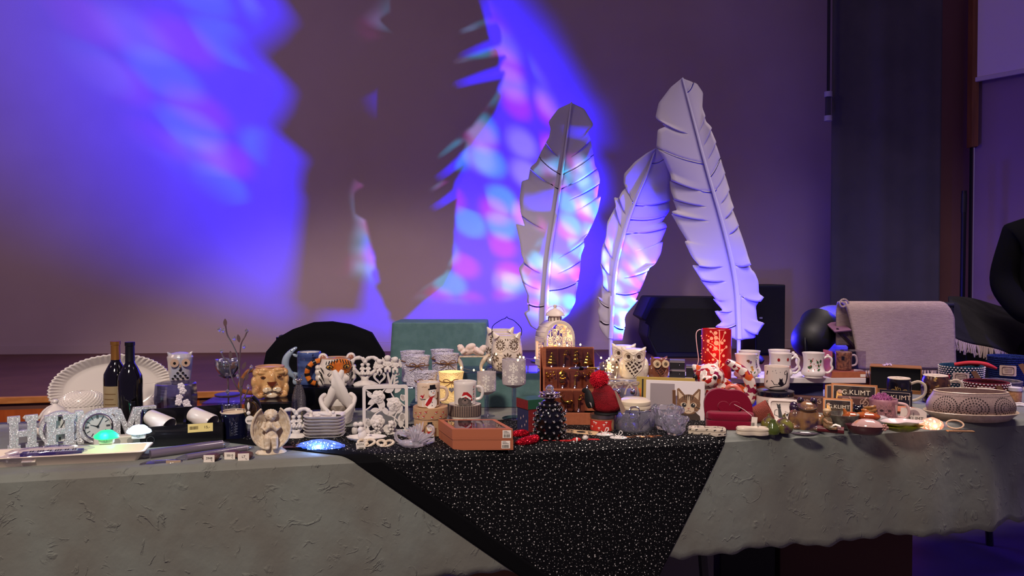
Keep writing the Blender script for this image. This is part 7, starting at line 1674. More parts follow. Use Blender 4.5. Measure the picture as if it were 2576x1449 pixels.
mk('spoon', G().tube(spl([(14, -8, 16.6), (28, -10, 18), (36, -10, 17)], 4), [3, 3, 2.6, 2, 1.6, 1.4, 1.2, 1.2, 1.2], 8, flat=.4), white, t); mk('barcode_label', G().box(26, 39, -18.4, -18, 2, 9), paper, t, False)
# ---- cat mug on its canister, napkin dish
catw = M('cat_white', (222, 208, 198), .22, coat=.4); cat_k = M('cat_black', (22, 16, 26), .35)
t = thing('cat_canister', 'white canister with black cats and a navy lid, below the cat mug', 'canister', 1949, 1062, d=2.80); t.location.z = T; zz = (CZ - T) * F / 2.80; zl = zz - (992 - 687.4)
mk('can_body', G().lathe([(44, 0), (45, 2), (45, zl), (0, zl)], 40), catw, t); mk('lid', G().lathe([(46.5, zl - 2), (47, zl), (46, zl + 9), (40, zl + 11), (0, zl + 11)], 40), M('lid_navy', (14, 14, 30), .2, coat=.5), t)
s = cyl(45, .4); g = G(); zc_ = zl - 22
for x in (-30, 0, 30): g.dec(circ(x, zc_, 4, 12, 6), s); g.dec([(x - 3, zc_ + 4), (x - 3, zc_ + 9), (x, zc_ + 6), (x + 3, zc_ + 9), (x + 3, zc_ + 4)], s); g.dec(strip([(x + 3, zc_ - 4), (x + 12, zc_ - 2), (x + 15, zc_ + 8), (x + 10, zc_ + 12)], 1.4), s); g.dec(strip([(x - 14, zc_ - 7), (x + 8, zc_ - 7)], 1), s)
mk('print', g, cat_k, t)
t2 = thing('cat_mug', 'white round bottomed mug with a black cat on a branch, standing on the canister', 'mug', 1954, 984, d=t.location.y - .005); t2.location.z = T + (zl + 11.3) * t.scale[0]
R = lambda z: 30.5 - 9 * max(0, (14 - z) / 14) ** 2.2; mk('cup_body', G().lathe([(17, 0), (21, 1)] + [(R(z), z) for z in (3, 6, 10, 14, 24, 36, 48, 58)] + [(30.5, 60), (28.6, 59.4), (28, 40), (26, 12), (0, 8)], 36), catw, t2)
s = cyl(R, .4); g = G(); g.dec(strip([(-18, 8), (-4, 12), (12, 14), (22, 20), (27, 32), (28, 46)], [2.4, 2, 2.4, 3, 4, 5]), s); g.dec(strip([(26, 36), (30, 46), (24, 52), (19, 48), (20, 42), (24, 42)], 1.5), s); g.dec(circ(10, 20, 7, 14, 5), s); g.dec(circ(10, 26, 4.4, 12), s)
g.dec([(6, 28), (6.4, 34), (10, 30)], s); g.dec([(10, 30), (14, 34), (14, 28)], s); g.dec(strip([(3, 17), (-6, 17), (-10, 24), (-14, 27)], 1.7), s); g.dec(strip([(-27, 40), (-24, 50)], 3), s); g.dec(strip([(-28, 20), (-25, 26)], 3), s); mk('print', g, cat_k, t2)
g = G(); s = cyl(R, .4); [g.dec(circ(x, z, 1.4, 6), s) for x, z in ((-10, 50), (-3, 52), (-1, 46), (8, 48))]; mk('paw_print', g, M('print_grey3', (160, 150, 150), .5), t2)
t = thing('cat_dish', 'square white dish with black cats leaning against the canister', 'dish', 1976, 1064, rz=fc(1976) + .1)
X = Rx(radians(-24)); o1, o2 = rrect(-40, 38, 0, 60, 6, 4), rrect(-34, 32, 6, 54, 5, 4); mk('dish_base', G().prism(o1, 0, 3, X), catw, t, False, bev=.6); mk('dish_rim', G().ring(o1, o2, -5, 0, X), catw, t, False, bev=.8)
s = lambda x, z: tuple(X @ V((x, -.3, z))); g = G()
for x, q in ((-12, 1), (22, -1)): g.dec([(x - 4, 12), (x + 6, 12), (x + 1, 40), (x - 5, 40)], s); g.dec([(x - 6, 38), (x - 8, 50), (x - 3, 46), (x + 1, 50), (x + 2, 38)], s)
g.dec(strip([(-6, 14), (4, 16), (8, 26), (0, 30), (2, 22), (8, 24)], 1.2), s); g.dec(strip([(-16, 16), (-26, 20), (-24, 32), (-18, 34)], 1.6), s); g.dec(strip([(12, 46), (16, 52), (10, 54)], 1), s); mk('print', g, cat_k, t)
# ---- coral felt pot
t = thing('coral_pot', 'coral felt pot lying on its side beside the velvet sofa', 'pot', 1912, 1064, rz=fc(1912)); X = Tr(0, 0, 24) @ Ry(radians(64)); mk('pot_body', G().lathe([(0, -26), (15, -25), (20, -20), (24, 8), (26, 26), (24, 27), (21, 8), (0, -20)], 28, X=X), M('coral_felt', (212, 104, 86), .9, bump=.8, bs=.6), t)
# ================================================================ right part of the table
# ---- green glazed figs, frog, leaf, reader
fig_m = M('glaze_olive', (112, 108, 44), .12, coat=.6, c2=(74, 46, 66), ns=.05, n0=.45, n1=.65)
t = thing('glazed_fig', 'olive and purple glazed ceramic fig, right one beside the frog', 'ornament', 1972, 1090)
def fig(t, s, rzz=0): mk('fruit_body', G().lathe([(8, 0), (22, 3), (29, 14), (28, 28), (18, 40), (7, 47), (4, 54), (5, 57), (0, 58)], 26, fn=lambda a, k, r: r * (1 + .02 * cos(7 * a)) * s, sy=.9), fig_m, t); mk('stem', G().tube([(0, 0, 55), (3, -1, 62)], [2.4 * s, 1.6 * s], 8), brn, t)
t.scale = [q * .82 for q in t.scale]; fig(t, 1)
t = thing('glazed_fig', 'olive and purple glazed ceramic fig, left one with its tip turned up', 'ornament', 1934, 1082); t.scale = [q * .72 for q in t.scale]; fig(t, .95)
t = thing('glazed_pear', 'small green glazed ceramic pear in front of the two figs', 'ornament', 1944, 1094); mk('fruit_body', G().lathe([(6, 0), (15, 3), (18, 12), (14, 22), (8, 31), (7, 38), (0, 41)], 22), M('glaze_green', (72, 84, 30), .12, coat=.6), t); mk('stem', G().tube([(0, 0, 40), (2, 0, 46)], 1.2, 6), brn, t)
t = thing('frog_figurine', 'brown and purple glazed smiling frog sitting upright', 'figurine', 2028, 1079)
frog_b = M('frog_tan', (138, 100, 66), .16, coat=.6, c2=(64, 44, 62), ns=.035, n0=.44, n1=.62); frog_p = M('frog_purple', (46, 30, 52), .14, coat=.6)
g = G(); g.lathe([(0, 0), (30, 0), (34, 8), (33, 30), (27, 46), (0, 54)], 26, sy=.8); g.ell((2, -4, 58), (26, 22, 15)).ell((2, -12, 54), (24, 18, 9)).ell((-30, 0, 28), (14, 18, 26), (0, 12, 0)).ell((32, 0, 20), (12, 16, 20)).ell((-26, -14, 6), (16, 14, 7)).ell((26, -14, 6), (14, 14, 7)); mk('body', g, frog_b, t, vox=1.2, sm=4)
g = G(); [g.ell((x, -6, 72), (9, 9, 9)) for x in (-14, 17)]; mk('eye_bumps', g, frog_p, t); g = G(); [g.ell((x, -14, 73), (4, 3, 4)) for x in (-14, 17)]; mk('pupils', g, black_ink, t)
mk('mouth', G().tube(spl([(-21, -20, 58), (-10, -27, 53), (2, -29, 51), (14, -27, 53), (25, -19, 57)], 4), 1.1, 6), line_dk, t); mk('purple_back', G().ell((-26, 4, 46), (14, 14, 22), (0, -20, 0)), frog_p, t)
t = thing('leaf_dish', 'dark grey glazed leaf shaped dish in front of the frog', 'dish', 2026, 1096, rz=-.06)
out = [(x, z) for x, z in leaf(-36, 0, 72, 34, 0, 12)]; g = G(); X = Matrix.Rotation(radians(-90), 4, 'X'); n = len(out)
rows = [(.7, 0), (1, 5), (1, 6.4), (.86, 4), (.2, 2.4)]; g.add([(x * k, y * k, z) for k, z in rows for x, y in out], [(j * n + i, j * n + (i + 1) % n, (j + 1) * n + (i + 1) % n, (j + 1) * n + i) for j in range(4) for i in range(n)] + [tuple(range(n))[::-1], tuple(range(4 * n, 5 * n))]); mk('dish_body', g, M('glaze_grey', (84, 76, 84), .1, coat=.7, c2=(60, 52, 60), ns=.1), t)
t = thing('gnome_figurine', 'small sitting child figurine with round cap on a dark red log', 'figurine', 2084, 1086); g = G(); g.mat(0).ell((-4, -2, 46), (10, 10, 10)).ell((-4, -2, 26), (13, 12, 14)).tube([(-8, -8, 18), (4, -20, 14), (20, -22, 14)], [7, 6, 5], 8).tube([(-10, -8, 32), (-2, -18, 26), (10, -18, 24)], [5, 4, 4], 8); mk('child', g, M('child_tan', (150, 112, 78), .4, c2=(96, 84, 60), ns=.1), t, vox=1, sm=2)
mk('cap', G().ell((-4, 0, 53), (10, 10, 6)), M('cap_tan', (190, 160, 120), .5), t); mk('face', G().ell((-7, -11, 47), 1.1, n=8, k=5).ell((0, -11.6, 47), 1.1, n=8, k=5), black_ink, t)
mk('open_book', G().add([(4, -24, 16), (16, -26, 22), (16, -16, 24), (4, -14, 18), (28, -24, 18), (28, -14, 20)], [(0, 1, 2, 3), (1, 4, 5, 2)]), paper, t, False, solid=1.4); mk('log', G().tube([(-26, -4, 7), (36, -8, 7)], [8, 9], 12), M('log_red', (96, 26, 34), .4), t)
# ---- boxed sets with lettering
def framed(label, px0, px1, py0, py1, d, tilt, frame_m, face_m, body, size, col, art=0, rz=None):
    px = (px0 + px1) / 2; t = thing('lettered_box', label, 'box', px, py1, d=d, rz=fc(px) if rz is None else rz); zt = T; t.location.z = T
    k = t.scale[0]; z1 = (CZ - T) / k - (py0 - 687.4); z0 = 0; w = (px1 - px0) / 2; X = Rx(radians(tilt))
    mk('box_body', G().box(-w, w, 0, 16, 0, z1, X), frame_m, t, False, bev=.8); mk('face_sheet', G().box(-w + 5, w - 5, -.7, 0, 4, z1 - 5, X), face_m, t, False)
    g = G(); 
    for a, b, c, d_ in ((-w + 5, w - 5, z1 - 6, z1 - 5), (-w + 5, -w + 6, 4, z1 - 5), (w - 6, w - 5, 4, z1 - 5)): g.box(a, b, -1.1, -.7, c, d_, X)
    mk('border_line', g, M('line_pale', (214, 196, 180), .5), t, False)
    if art:
        g = G(); s = lambda x, z: tuple(X @ V((x, -1, z))); g.mat(0).dec([(-w + 10, 8), (-w + w * .75, 8), (-w * .55, z1 * .68), (-w * .75, z1 * .74)], s)
        g.mat(1).dec(circ(-w * .62, z1 * .72, w * .11, 14), s)
        mk('artwork', g, [M('art_ochre', (206, 150, 76), .35, .3), M('art_rose', (196, 150, 130), .5)], t)
    text('lettering', body, size, col, t, X @ Tr(w * .08, -1.6, z1 - (22 if art else 18)), .2, 1.05)
    return t
dkpl = M('lacquer_dark', (46, 36, 30), .14, coat=.6, c2=(92, 76, 54), ns=.03); frm = M('frame_copper', (150, 92, 52), .35, .4); lett = M('letter_cream', (226, 210, 184), .5); black_face = M('face_navy', (22, 20, 30), .3, coat=.3)
framed('large dark glossy panel with pale lettering and copper frame, middle of the set', 2094, 2202, 967, 1052, 2.86, -14, frm, dkpl, 'G.KLIMT', 17, lett, 1)
framed('second copper framed panel half hidden behind the large one', 2078, 2182, 968, 1046, 2.915, -14, frm, M('lacquer_brown', (60, 40, 40), .2, coat=.4), 'G.KLIMT', 12, lett, 0)
framed('small glossy panel with pale lettering standing in front beside the frog', 2072, 2142, 1003, 1062, 2.72, -16, frm, dkpl, 'G.KLIMT', 13, lett, 1)
framed('black panel with white lettering standing behind the pink cat mug', 2216, 2290, 983, 1046, 3.0, -6, black_face, black_face, 'G.KLIMT', 16, lett)
swirl_m = M('swirl_brown', (92, 58, 54), .5)
t = thing('swirl_napkins', 'brown box with pale spiral tree print below the large panel', 'box', 2158, 1060, d=2.80); t.location.z = T; zz = (CZ - T) * F / 2.8 - (1003 - 687.4); mk('box_body', G().box(-48, 44, 0, 30, 0, zz), swirl_m, t, False, bev=.6)
g = G(); s = flat(0, .5)
for cx, cz, r0, a0 in ((-30, 40, 11, 0), (-6, 52, 10, 1), (16, 38, 12, 2), (32, 56, 9, 3), (-18, 66, 10, 4), (8, 20, 12, 1), (-36, 16, 11, 5), (30, 16, 10, 2), (24, 74, 9, 0), (-40, 82, 8, 1), (0, 82, 9, 2)):
    if cz > zz - 6: continue
    g.dec(strip([(cx + r0 * (1 - i / 22) * cos(a0 + i * .55), min(zz - 2, cz + r0 * (1 - i / 22) * sin(a0 + i * .55))) for i in range(20)], 1.7), s, 0)
for p in ([(-10, 0), (-8, 30), (-20, 52)], [(0, 0), (4, 26), (20, 52)]): g.dec(strip(p, 3), s)
mk('spiral_print', g, M('spiral_pale', (206, 168, 150), .5), t, False)
t = thing('swirl_napkins', 'flat brown printed box with pale spirals behind the frog', 'box', 2040, 1040, d=2.90); t.location.z = T; zz = (CZ - T) * F / 2.9 - (1000 - 687.4); mk('box_body', G().box(-50, 34, 0, 30, 0, zz), swirl_m, t, False, bev=.6); g = G(); [g.dec(strip([(x + 7 * (1 - i / 16) * cos(i * .6 + x), zz - 10 + 7 * (1 - i / 16) * sin(i * .6 + x)) for i in range(14)], 1.5), s, 0) for x in range(-40, 30, 15)]; mk('spiral_print', g, MC['spiral_pale'], t, False)
t = thing('blue_riser_box', 'blue storage box under the white shelf board', 'box', 2010, 1020, d=3.04); t.location.z = T; mk('box_body', G().box(-60, 56, 0, 40, 0, 56), M('box_blue', (60, 60, 110), .5), t, False, bev=1.5); mk('lid', G().box(-61, 57, -1, 41, 56, 60), M('lid_blue', (70, 70, 120), .5), t, False, bev=1)  # box and lid have a blue base colour
t = thing('logo_card', 'white notched card with black lettering and half round emblem, behind the yellow leaf dish', 'card', 2298, 1062, rz=fc(2298)); zz = 34; X = Rx(radians(-6))
mk('card_sheet', G().prism([(-31, 0), (29, 0), (29, 26), (18, 34), (10, 36), (-10, 36), (-29, 34)], 0, 1.2, X), paper, t, False); text('lettering', 'G.KLIMT', 12, black_ink, t, X @ Tr(0, -.6, 9), .2)
s = lambda x, z: tuple(X @ V((x, -.4, z))); g = G(); g.dec([(14 * cos(a), 18 + 13 * sin(a)) for a in [i * pi / 14 for i in range(15)]], s); mk('emblem', g, M('emblem_grey', (160, 140, 140), .6), t); mk('emblem_mark', G().dec(strip([(0, 16), (0, 24)], 1.2), lambda x, z: tuple(X @ V((x, -.8, z)))), black_ink, t)
# ---- wooden box with black inside
t = thing('wooden_box', 'open fronted wooden box with a black interior under the hanging cream rug', 'box', 2252, 986, d=3.36); t.location.z = T; zz = (CZ - T) * F / 3.36 - (924 - 687.4); w = 59; wd = M('box_wood', (150, 98, 52), .45, c2=(124, 78, 40), ns=.15, nd=(.3, 3, 3))
mk('bottom_board', G().box(-w, w, 0, 60, 0, 10), wd, t, False, bev=.6); mk('top_board', G().box(-w, w, 0, 60, zz - 2.5, zz), wd, t, False, bev=.5)
for q in (-1, 1): mk('side_board', G().box(q * w - (3 if q > 0 else 0), q * w + (0 if q > 0 else 3), 0, 60, 10, zz - 2.5), wd, t, False, bev=.4)
mk('lining', G().box(-w + 3.2, w - 3.2, 4, 58, 10.2, zz - 2.8), M('velvet_black', (5, 5, 7), .9), t, False); g = G(); r = random.Random(2); [g.tube([(-18 + r.uniform(-10, 10), 24 + r.uniform(-8, 8), zz + 1), (-18 + r.uniform(-14, 14), 24, zz + r.uniform(2, 7))], [1.6, .8], 5) for i in range(14)]; mk('paper_shred', g, M('shred_lilac', (210, 190, 215), .7), t)
t = thing('acrylic_block', 'clear acrylic stand catching blue light between the boxed mug and the wooden box', 'riser', 2176, 990, d=3.2); t.location.z = T; mk('front_sheet', G().box(-26, 10, 0, 3, 0, 66), acryl, t, False, bev=.4); mk('side_sheet', G().box(10, 13, 0, 50, 0, 66), acryl, t, False, bev=.4)
# ---- swirl mugs
def swirl_mug(label, px, py, d, m, pr, handle, k=1, rz=None, deco=None, dm=None):
    t = thing('art_mug', label, 'mug', px, py, d=d, rz=rz); t.location.z = T
    mk('cup_body', G().lathe(pr, 34, cap=True), m, t); R0 = pr[-1][0]; zt = pr[-1][1]
    mk('rim_plate', G().lathe([(R0 * .36, zt + .2), (R0 * .4, zt + 1.6), (R0 * .98, zt + 1.6), (R0 + .6, zt), (R0, zt - 2)], 34, cap=False), M('rim_cream', (214, 196, 170), .3), t)
    mk('handle', G().tube(spl(handle, 6), 3.4, 8, flat=.7), MC['rim_cream'], t); g = G(); deco(g); mk('print', g, dm, t); return t
gold_l = M('print_gold', (190, 150, 84), .35, .4)
def d1(g):
    s = cyl(28, .4)
    for cx, cz, r0, a0, q in ((1, 22, 11, 1.6, 1), (-14, 30, 8, 0, 1), (15, 30, 8, 3, -1), (-24, 20, 7, 1, 1), (24, 18, 7, 2, -1), (0, 38, 6, 2, 1)): g.dec(strip([(cx + r0 * (1 - i / 18) * cos(a0 + q * i * .6), cz + r0 * (1 - i / 18) * sin(a0 + q * i * .6)) for i in range(16)], [2.4 - i * .1 for i in range(16)]), s, 0)
    g.dec(strip([(0, 0), (2, 12), (-4, 24), (-8, 44)], 2.4), s)
swirl_mug('black mug with golden spirals and a pierced cream top, in front of the wooden box', 2261, 1014, 3.12, M('mug_black', (18, 15, 20), .2, coat=.5), [(22, 0), (27, 3), (28, 10), (28, 52), (26, 62)], [(27, 0, 50), (44, 0, 56), (58, 0, 46), (56, 0, 24), (38, 0, 10), (26, 0, 8)], deco=d1, dm=gold_l)
def d2(g):
    r = random.Random(12); s = cyl(lambda z: 34 - 6 * (abs(z - 38) / 40) ** 2, .4)
    for i in range(30): g.dec(leaf(r.uniform(-34, 34), r.uniform(8, 64), r.uniform(5, 11), r.uniform(3, 6), r.uniform(0, 6)), s)
swirl_mug('brown mottled gold mug with a pierced cream top, behind the punched bowl', 2353, 1020, 3.12, M('mug_brown', (84, 52, 34), .22, coat=.5, c2=(40, 24, 22), ns=.06), [(26, 0), (30, 3), (34, 36), (32, 58), (28, 69)], [(31, 0, 54), (46, 0, 60), (58, 0, 50), (56, 0, 28), (44, 0, 14), (31, 0, 12)], deco=d2, dm=gold_l)
# ---- pink cat mug with fluff
pinkm = M('mug_pink', (184, 132, 140), .3, coat=.3, c2=(156, 104, 114), ns=.05); t = thing('pink_cat_mug', 'pink mug printed with a cat face, stuffed with pink fluff', 'mug', 2222, 1058, rz=fc(2222) + .1)
mug(t, 31, 33, 56, pinkm, pinkm, [(32, 0, 12), (50, 0, 10), (58, 0, 24), (52, 0, 42), (33, 0, 46)], hm=M('handle_pink', (214, 176, 172), .3)); s = cyl(32, .5); g = G(); g.mat(0).dec(circ(2, 26, 20, 26, 18), s)
for q in (-1, 1): g.mat(0).dec([(2 + q * 18, 34), (2 + q * 18, 52), (2 + q * 6, 43)], s); g.mat(1).dec(circ(2 + q * 9, 30, 4.4, 12, 3), cyl(32, .9)); g.mat(2).dec(strip([(2 + q * 4, 18), (2 + q * 16, 15)], .5), cyl(32, 1))
g.mat(2).dec([(-1.6, 24), (5.6, 24), (2, 20)], cyl(32, 1)); g.dec(strip([(-4, 15), (2, 18), (8, 15)], .9), cyl(32, 1)); g.mat(3).dec([(26, 44), (36, 44), (32, 14)], cyl(32, .6))
mk('cat_print', g, [M('cat_rose', (180, 128, 130), .5, c2=(140, 98, 104), ns=.3), M('cat_eye', (70, 50, 60), .3), M('cat_line', (70, 40, 48), .5), M('print_cream', (222, 196, 180), .5)], t)
g = G(); r = random.Random(4)
for i in range(170): a, q = r.uniform(0, 6.28), sqrt(r.random()); p = V((20 * q * cos(a) - 4, 20 * q * sin(a), 52)); g.tube([p, p + V((r.uniform(-6, 6), r.uniform(-6, 6), 8 + 12 * (1 - q)))], [2.4, .8], 4)
mk('fluff', g, M('fluff_pink', (176, 100, 150), .95), t); t.children[-1]['kind'] = 'stuff'
t = thing('red_stick_dish', 'round terracotta dish with a red candle stub behind the white lettered card', 'dish', 2298, 1046); t.location.y += .08; mk('dish_body', G().lathe([(28, 0), (40, 3), (44, 8), (42, 9), (36, 4), (0, 3)], 30), terra, t); mk('candle_stub', G().lathe([(3.4, 3), (3.4, 24), (0, 25)], 12, (-18, 0, 0)), M('wax_red', (190, 50, 60), .5), t); mk('knob', G().ell((18, -10, 12), 4), chrome, t)
# ---- orange duck tureen and other small glazed pieces
or_g = M('glaze_orange', (150, 60, 26), .1, coat=.7, c2=(176, 110, 46), ns=.05, n0=.42, n1=.66)
t = thing('duck_dish', 'small dark oval bowl with a glazed pale shell lid in front of the orange fish', 'dish', 2176, 1092); t.scale = [q * .98 for q in t.scale]
mk('bowl_body', G().lathe([(30, 0), (38, 3), (47, 20), (48, 23), (44, 22), (34, 6), (0, 5)], 34, sy=.55), M('glaze_maroon', (72, 36, 40), .18, coat=.5), t); g = G(); g.lathe([(39, 21), (36, 26), (27, 34), (14, 39), (0, 40)], 34, (6, 0, 0), sy=.55, fn=lambda a, k, r: r * (1 + .02 * cos(16 * a))); mk('shell_lid', g, M('glaze_rose', (190, 152, 146), .1, coat=.7, c2=(190, 128, 80), ns=.04, n0=.5, n1=.66), t); g = G(); r = random.Random(7); [g.ell((46 + r.uniform(-7, 9), -4 + r.uniform(-7, 5), 22 + r.uniform(-7, 6)), 3, n=8, k=6) for i in range(16)]; mk('berry_tail', g, M('berry_rose', (180, 130, 120), .3), t)
t = thing('orange_fish', 'shiny orange and amber glazed bird figurine behind the shell lidded bowl', 'figurine', 2172, 1068, d=2.62); t.location.z = T; zz = (CZ - T) * F / 2.62; hz = lambda py: zz - (py - 687.4)
g = G(); g.ell((8, 0, hz(1048)), (32, 18, 12)).ell((-28, -4, hz(1050)), (22, 16, 12)).tube(spl([(10, 0, hz(1044)), (4, 0, hz(1034)), (-6, 0, hz(1032))], 3), [9, 8, 7, 6, 4, 3, 2], 8).tube([(-40, -6, hz(1046)), (-46, -8, hz(1030))], [8, 2], 8).ell((0, 2, hz(1060)), (26, 16, 16)); mk('bird_body', g, or_g, t, vox=1.1, sm=3)
t = thing('dark_cat', 'small shiny black cat figurine among the orange glazed pieces', 'figurine', 2158, 1058, d=2.68); t.location.z = T; zz = (CZ - T) * F / 2.68; hz = lambda py: zz - (py - 687.4); g = G(); g.ell((0, 0, hz(1032)), (13, 12, 12)).ell((2, 0, hz(1050)), (15, 14, 18)).tube([(2, 0, hz(1060)), (2, 0, 0)], 15, 12); [g.tube([(q * 7, 0, hz(1024)), (q * 10, 0, hz(1016))], [5, 1], 6) for q in (-1, 1)]; mk('body', g, blackc, t, vox=1.2, sm=2)
t = thing('gold_knot', 'amber glazed knot shaped ornament beside the pink cat mug', 'ornament', 2188, 1062, d=2.70); t.location.z = T; zz = (CZ - T) * F / 2.7; hz = lambda py: zz - (py - 687.4); g = G(); [g.tube([(14 * cos(a) * (1 - .1 * j), 8 * sin(a), hz(1040 - j * 7) + 3 * sin(a + j)) for a in [i * pi / 8 for i in range(16)]], 4.2, 8, True) for j in range(3)]; g.tube([(0, 0, hz(1042)), (0, 0, 0)], [10, 13], 10); mk('knot', g, M('glaze_amber', (150, 100, 50), .14, coat=.6), t, vox=1, sm=1)
t = thing('grey_bowl', 'grey green crackled bowl between the small panel and the orange bird', 'bowl', 2118, 1076); mk('bowl_body', G().lathe([(24, 0), (30, 4), (38, 26), (40, 36), (37, 36), (34, 26), (26, 8), (0, 7)], 30, fn=lambda a, k, r: r * (1 + .04 * sin(4 * a + k))), M('glaze_sage', (112, 112, 98), .25, coat=.4, c2=(72, 62, 58), ns=.04), t)
t = thing('stone_shell', 'pale grey stone shell lying before the pink cat mug', 'ornament', 2214, 1064); g = G(); g.ell((0, -8, 10), (22, 12, 11)).ell((-12, -10, 9), (13, 10, 9)); mk('stone', g, M('stone_grey', (158, 150, 152), .35), t, vox=1.2, sm=2)
# ---- leaf dishes
t = thing('leaf_dish', 'yellow green leaf dish, the lower of two stacked leaf dishes', 'dish', 2270, 1086, rz=.02)
def leafdish(t, L_, Wd, z0, h, m, tip):
    n = 40; o = []
    for i in range(n): a = 2 * pi * i / n; o.append((L_ * cos(a) * (1 + tip * (cos(a) > .8) * .08), Wd * sin(a) * (1 + .12 * cos(6 * a))))
    rows = [(.35, 0), (.7, h * .3), (1, h), (1.0, h + 1.6), (.72, h * .45 + 1.4), (.2, 2)]; g = G(); g.add([(x * k, y * k, z0 + z + .10 * h * cos(4 * x / L_) * (k > .9)) for k, z in rows for x, y in o], [(j * n + i, j * n + (i + 1) % n, (j + 1) * n + (i + 1) % n, (j + 1) * n + i) for j in range(5) for i in range(n)] + [tuple(range(n))[::-1], tuple(range(5 * n, 6 * n))]); mk('dish_body', g, m, t)
    mk('leaf_rib', G().tube([(-L_ * .8, 0, z0 + h * .6), (0, 0, z0 + 3), (L_ * .8, 0, z0 + h * .6)], 1, 6), m, t)
leafdish(t, 50, 28, 0, 15, M('glaze_lime', (150, 148, 24), .25, coat=.5, c2=(124, 130, 20), ns=.06), 1)
t2 = thing('leaf_dish', 'pale pink white leaf dish, resting on the yellow green one', 'dish', 2264, 1083, rz=.02); t2.location.y = t.location.y + .012; t2.location.z = T + 12.6 * t.scale[0]; leafdish(t2, 52, 30, 0, 12, M('glaze_blush', (222, 200, 196), .2, coat=.5), 1)
# ---- lit crystal at the right
t = thing('crystal_lamp', 'faceted crystal lamp glowing warm pink at the right end, beside the leaf dishes', 'lamp', 2344, 1081, rz=.06); g = G(); r = random.Random(14)
g.lathe([(6, 0), (24, 3), (30, 12), (26, 21), (14, 28), (4, 31)], 20, sy=.7, fn=lambda a, k, q: q * (1 + .1 * r.uniform(-1, 1))); mk('crystal_body', g, M('lamp_crystal_warm', (255, 220, 205), .06, 0, .6, 1.5, em=(255, 150, 110), es=.28), t, smooth=False); mk('end_tab', G().lathe([(0, 6), (7, 8), (7, 12), (0, 14)], 10, (33, 0, 0)), crystal, t); g = G()
for i in range(24): g.ell((r.uniform(-24, 18), r.uniform(-17, 0), r.uniform(3, 26)), 1.2, n=6, k=4)
mk('glowing_bead', g, M('bead_warm', (255, 225, 190), .4, em=(255, 196, 140), es=9), t); t.children[-1]['kind'] = 'stuff'; glow('crystal_glow', t, (-4, -24, 12), (1, .55, .34), .16, .015)
# ---- punched bowl on an oval plate
pl_m = M('bowl_taupe', (176, 152, 140), .5, c2=(160, 136, 126), ns=.3); t = thing('oval_plate', 'large oval cream plate under the punched bowl', 'plate', 2441, 1072, d=2.76, rz=-.10); t.location.z = T; k0 = t.scale[0]
mk('plate_body', G().lathe([(76, 0), (90, 3), (108, 18), (112, 22), (110, 23.4), (104, 19), (84, 6), (0, 5)], 56, sy=.60), M('plate_cream', (206, 186, 160), .35, coat=.3, c2=(190, 168, 142), ns=.1), t)
b = thing('punched_bowl', 'large oval taupe bowl with a punched dot pattern, standing on the oval plate', 'bowl', 2441, 1064, d=2.76, rz=-.10); b.location = t.location + V((0, 0, 6.5 * k0)); R = lambda z: 88 + 17 * sin(pi * min(1, max(0, z / 62)) ** .85)
pr = [(78, 0), (86, 3)] + [(R(z), z) for z in range(8, 65, 7)] + [(R(64) - 2, 66), (R(64) - 5, 65), (90, 40), (84, 8), (0, 6)]
mk('bowl_body', G().lathe(pr, 64, sy=.58), pl_m, b); g = G(); Rf = lambda x, z: ((R(z) + .5) * sin(x / 95), -(R(z) + .5) * .58 * cos(x / 95), z); r = random.Random(3)
for cx in (-84, -18, 58, 130):
    for j, r_ in enumerate((7, 13, 19, 25)):
        n = 8 + j * 7
        for i in range(n):
            a = 2 * pi * i / n; x, z = cx + r_ * 1.25 * cos(a), 31 + r_ * sin(a)
            if 6 < z < 60 and -150 < x < 150: g.dec(circ(x, z, 1.5 + .5 * (j % 2), 6), Rf, 0)
for i in range(120):
    x = -140 + i * 2.4; g.dec(circ(x, 58 + 1.2 * (i % 2), .8, 5), Rf, 0); g.dec(circ(x, 6 + 1.2 * (i % 2), .8, 5), Rf, 0)
mk('punched_dots', g, M('dot_dark', (52, 40, 38), .8), b, False); b.children[-1]['kind'] = 'stuff'
mk('rim', G().lathe([(R(64) - 1, 64), (R(64), 66), (R(64) - 3, 67.4), (R(64) - 5, 66)], 64, sy=.58, cap=False), MC['plate_cream'], b)
# ---- wooden ring and tag
t = thing('wooden_ring', 'pale wooden ring standing at the table edge before the oval plate', 'ring', 2402, 1079, rz=fc(2402)); X = Tr(0, 0, 11.5) @ Rx(radians(-40)); mk('ring_body', G().tube([X @ V((19 * cos(a), 0, 12 * sin(a))) for a in [i * pi / 18 for i in range(36)]], 2.2, 8, True), M('ring_wood', (200, 172, 140), .5), t)
t = thing('wooden_tag', 'flat wooden tag lying at the table edge below the wooden ring', 'tag', 2416, 1086, rz=-.1); mk('tag_body', G().box(-32, 32, -7, 7, 0, 3), M('tag_wood', (150, 112, 76), .6, c2=(126, 92, 60), ns=.2, nd=(.2, 2, 2)), t, False, bev=.8); g = G(); [g.box(-18 + i * 5, -15 + i * 5, -3, 3, 3, 3.2) for i in range(7)]; mk('burnt_marks', g, brn, t, False)
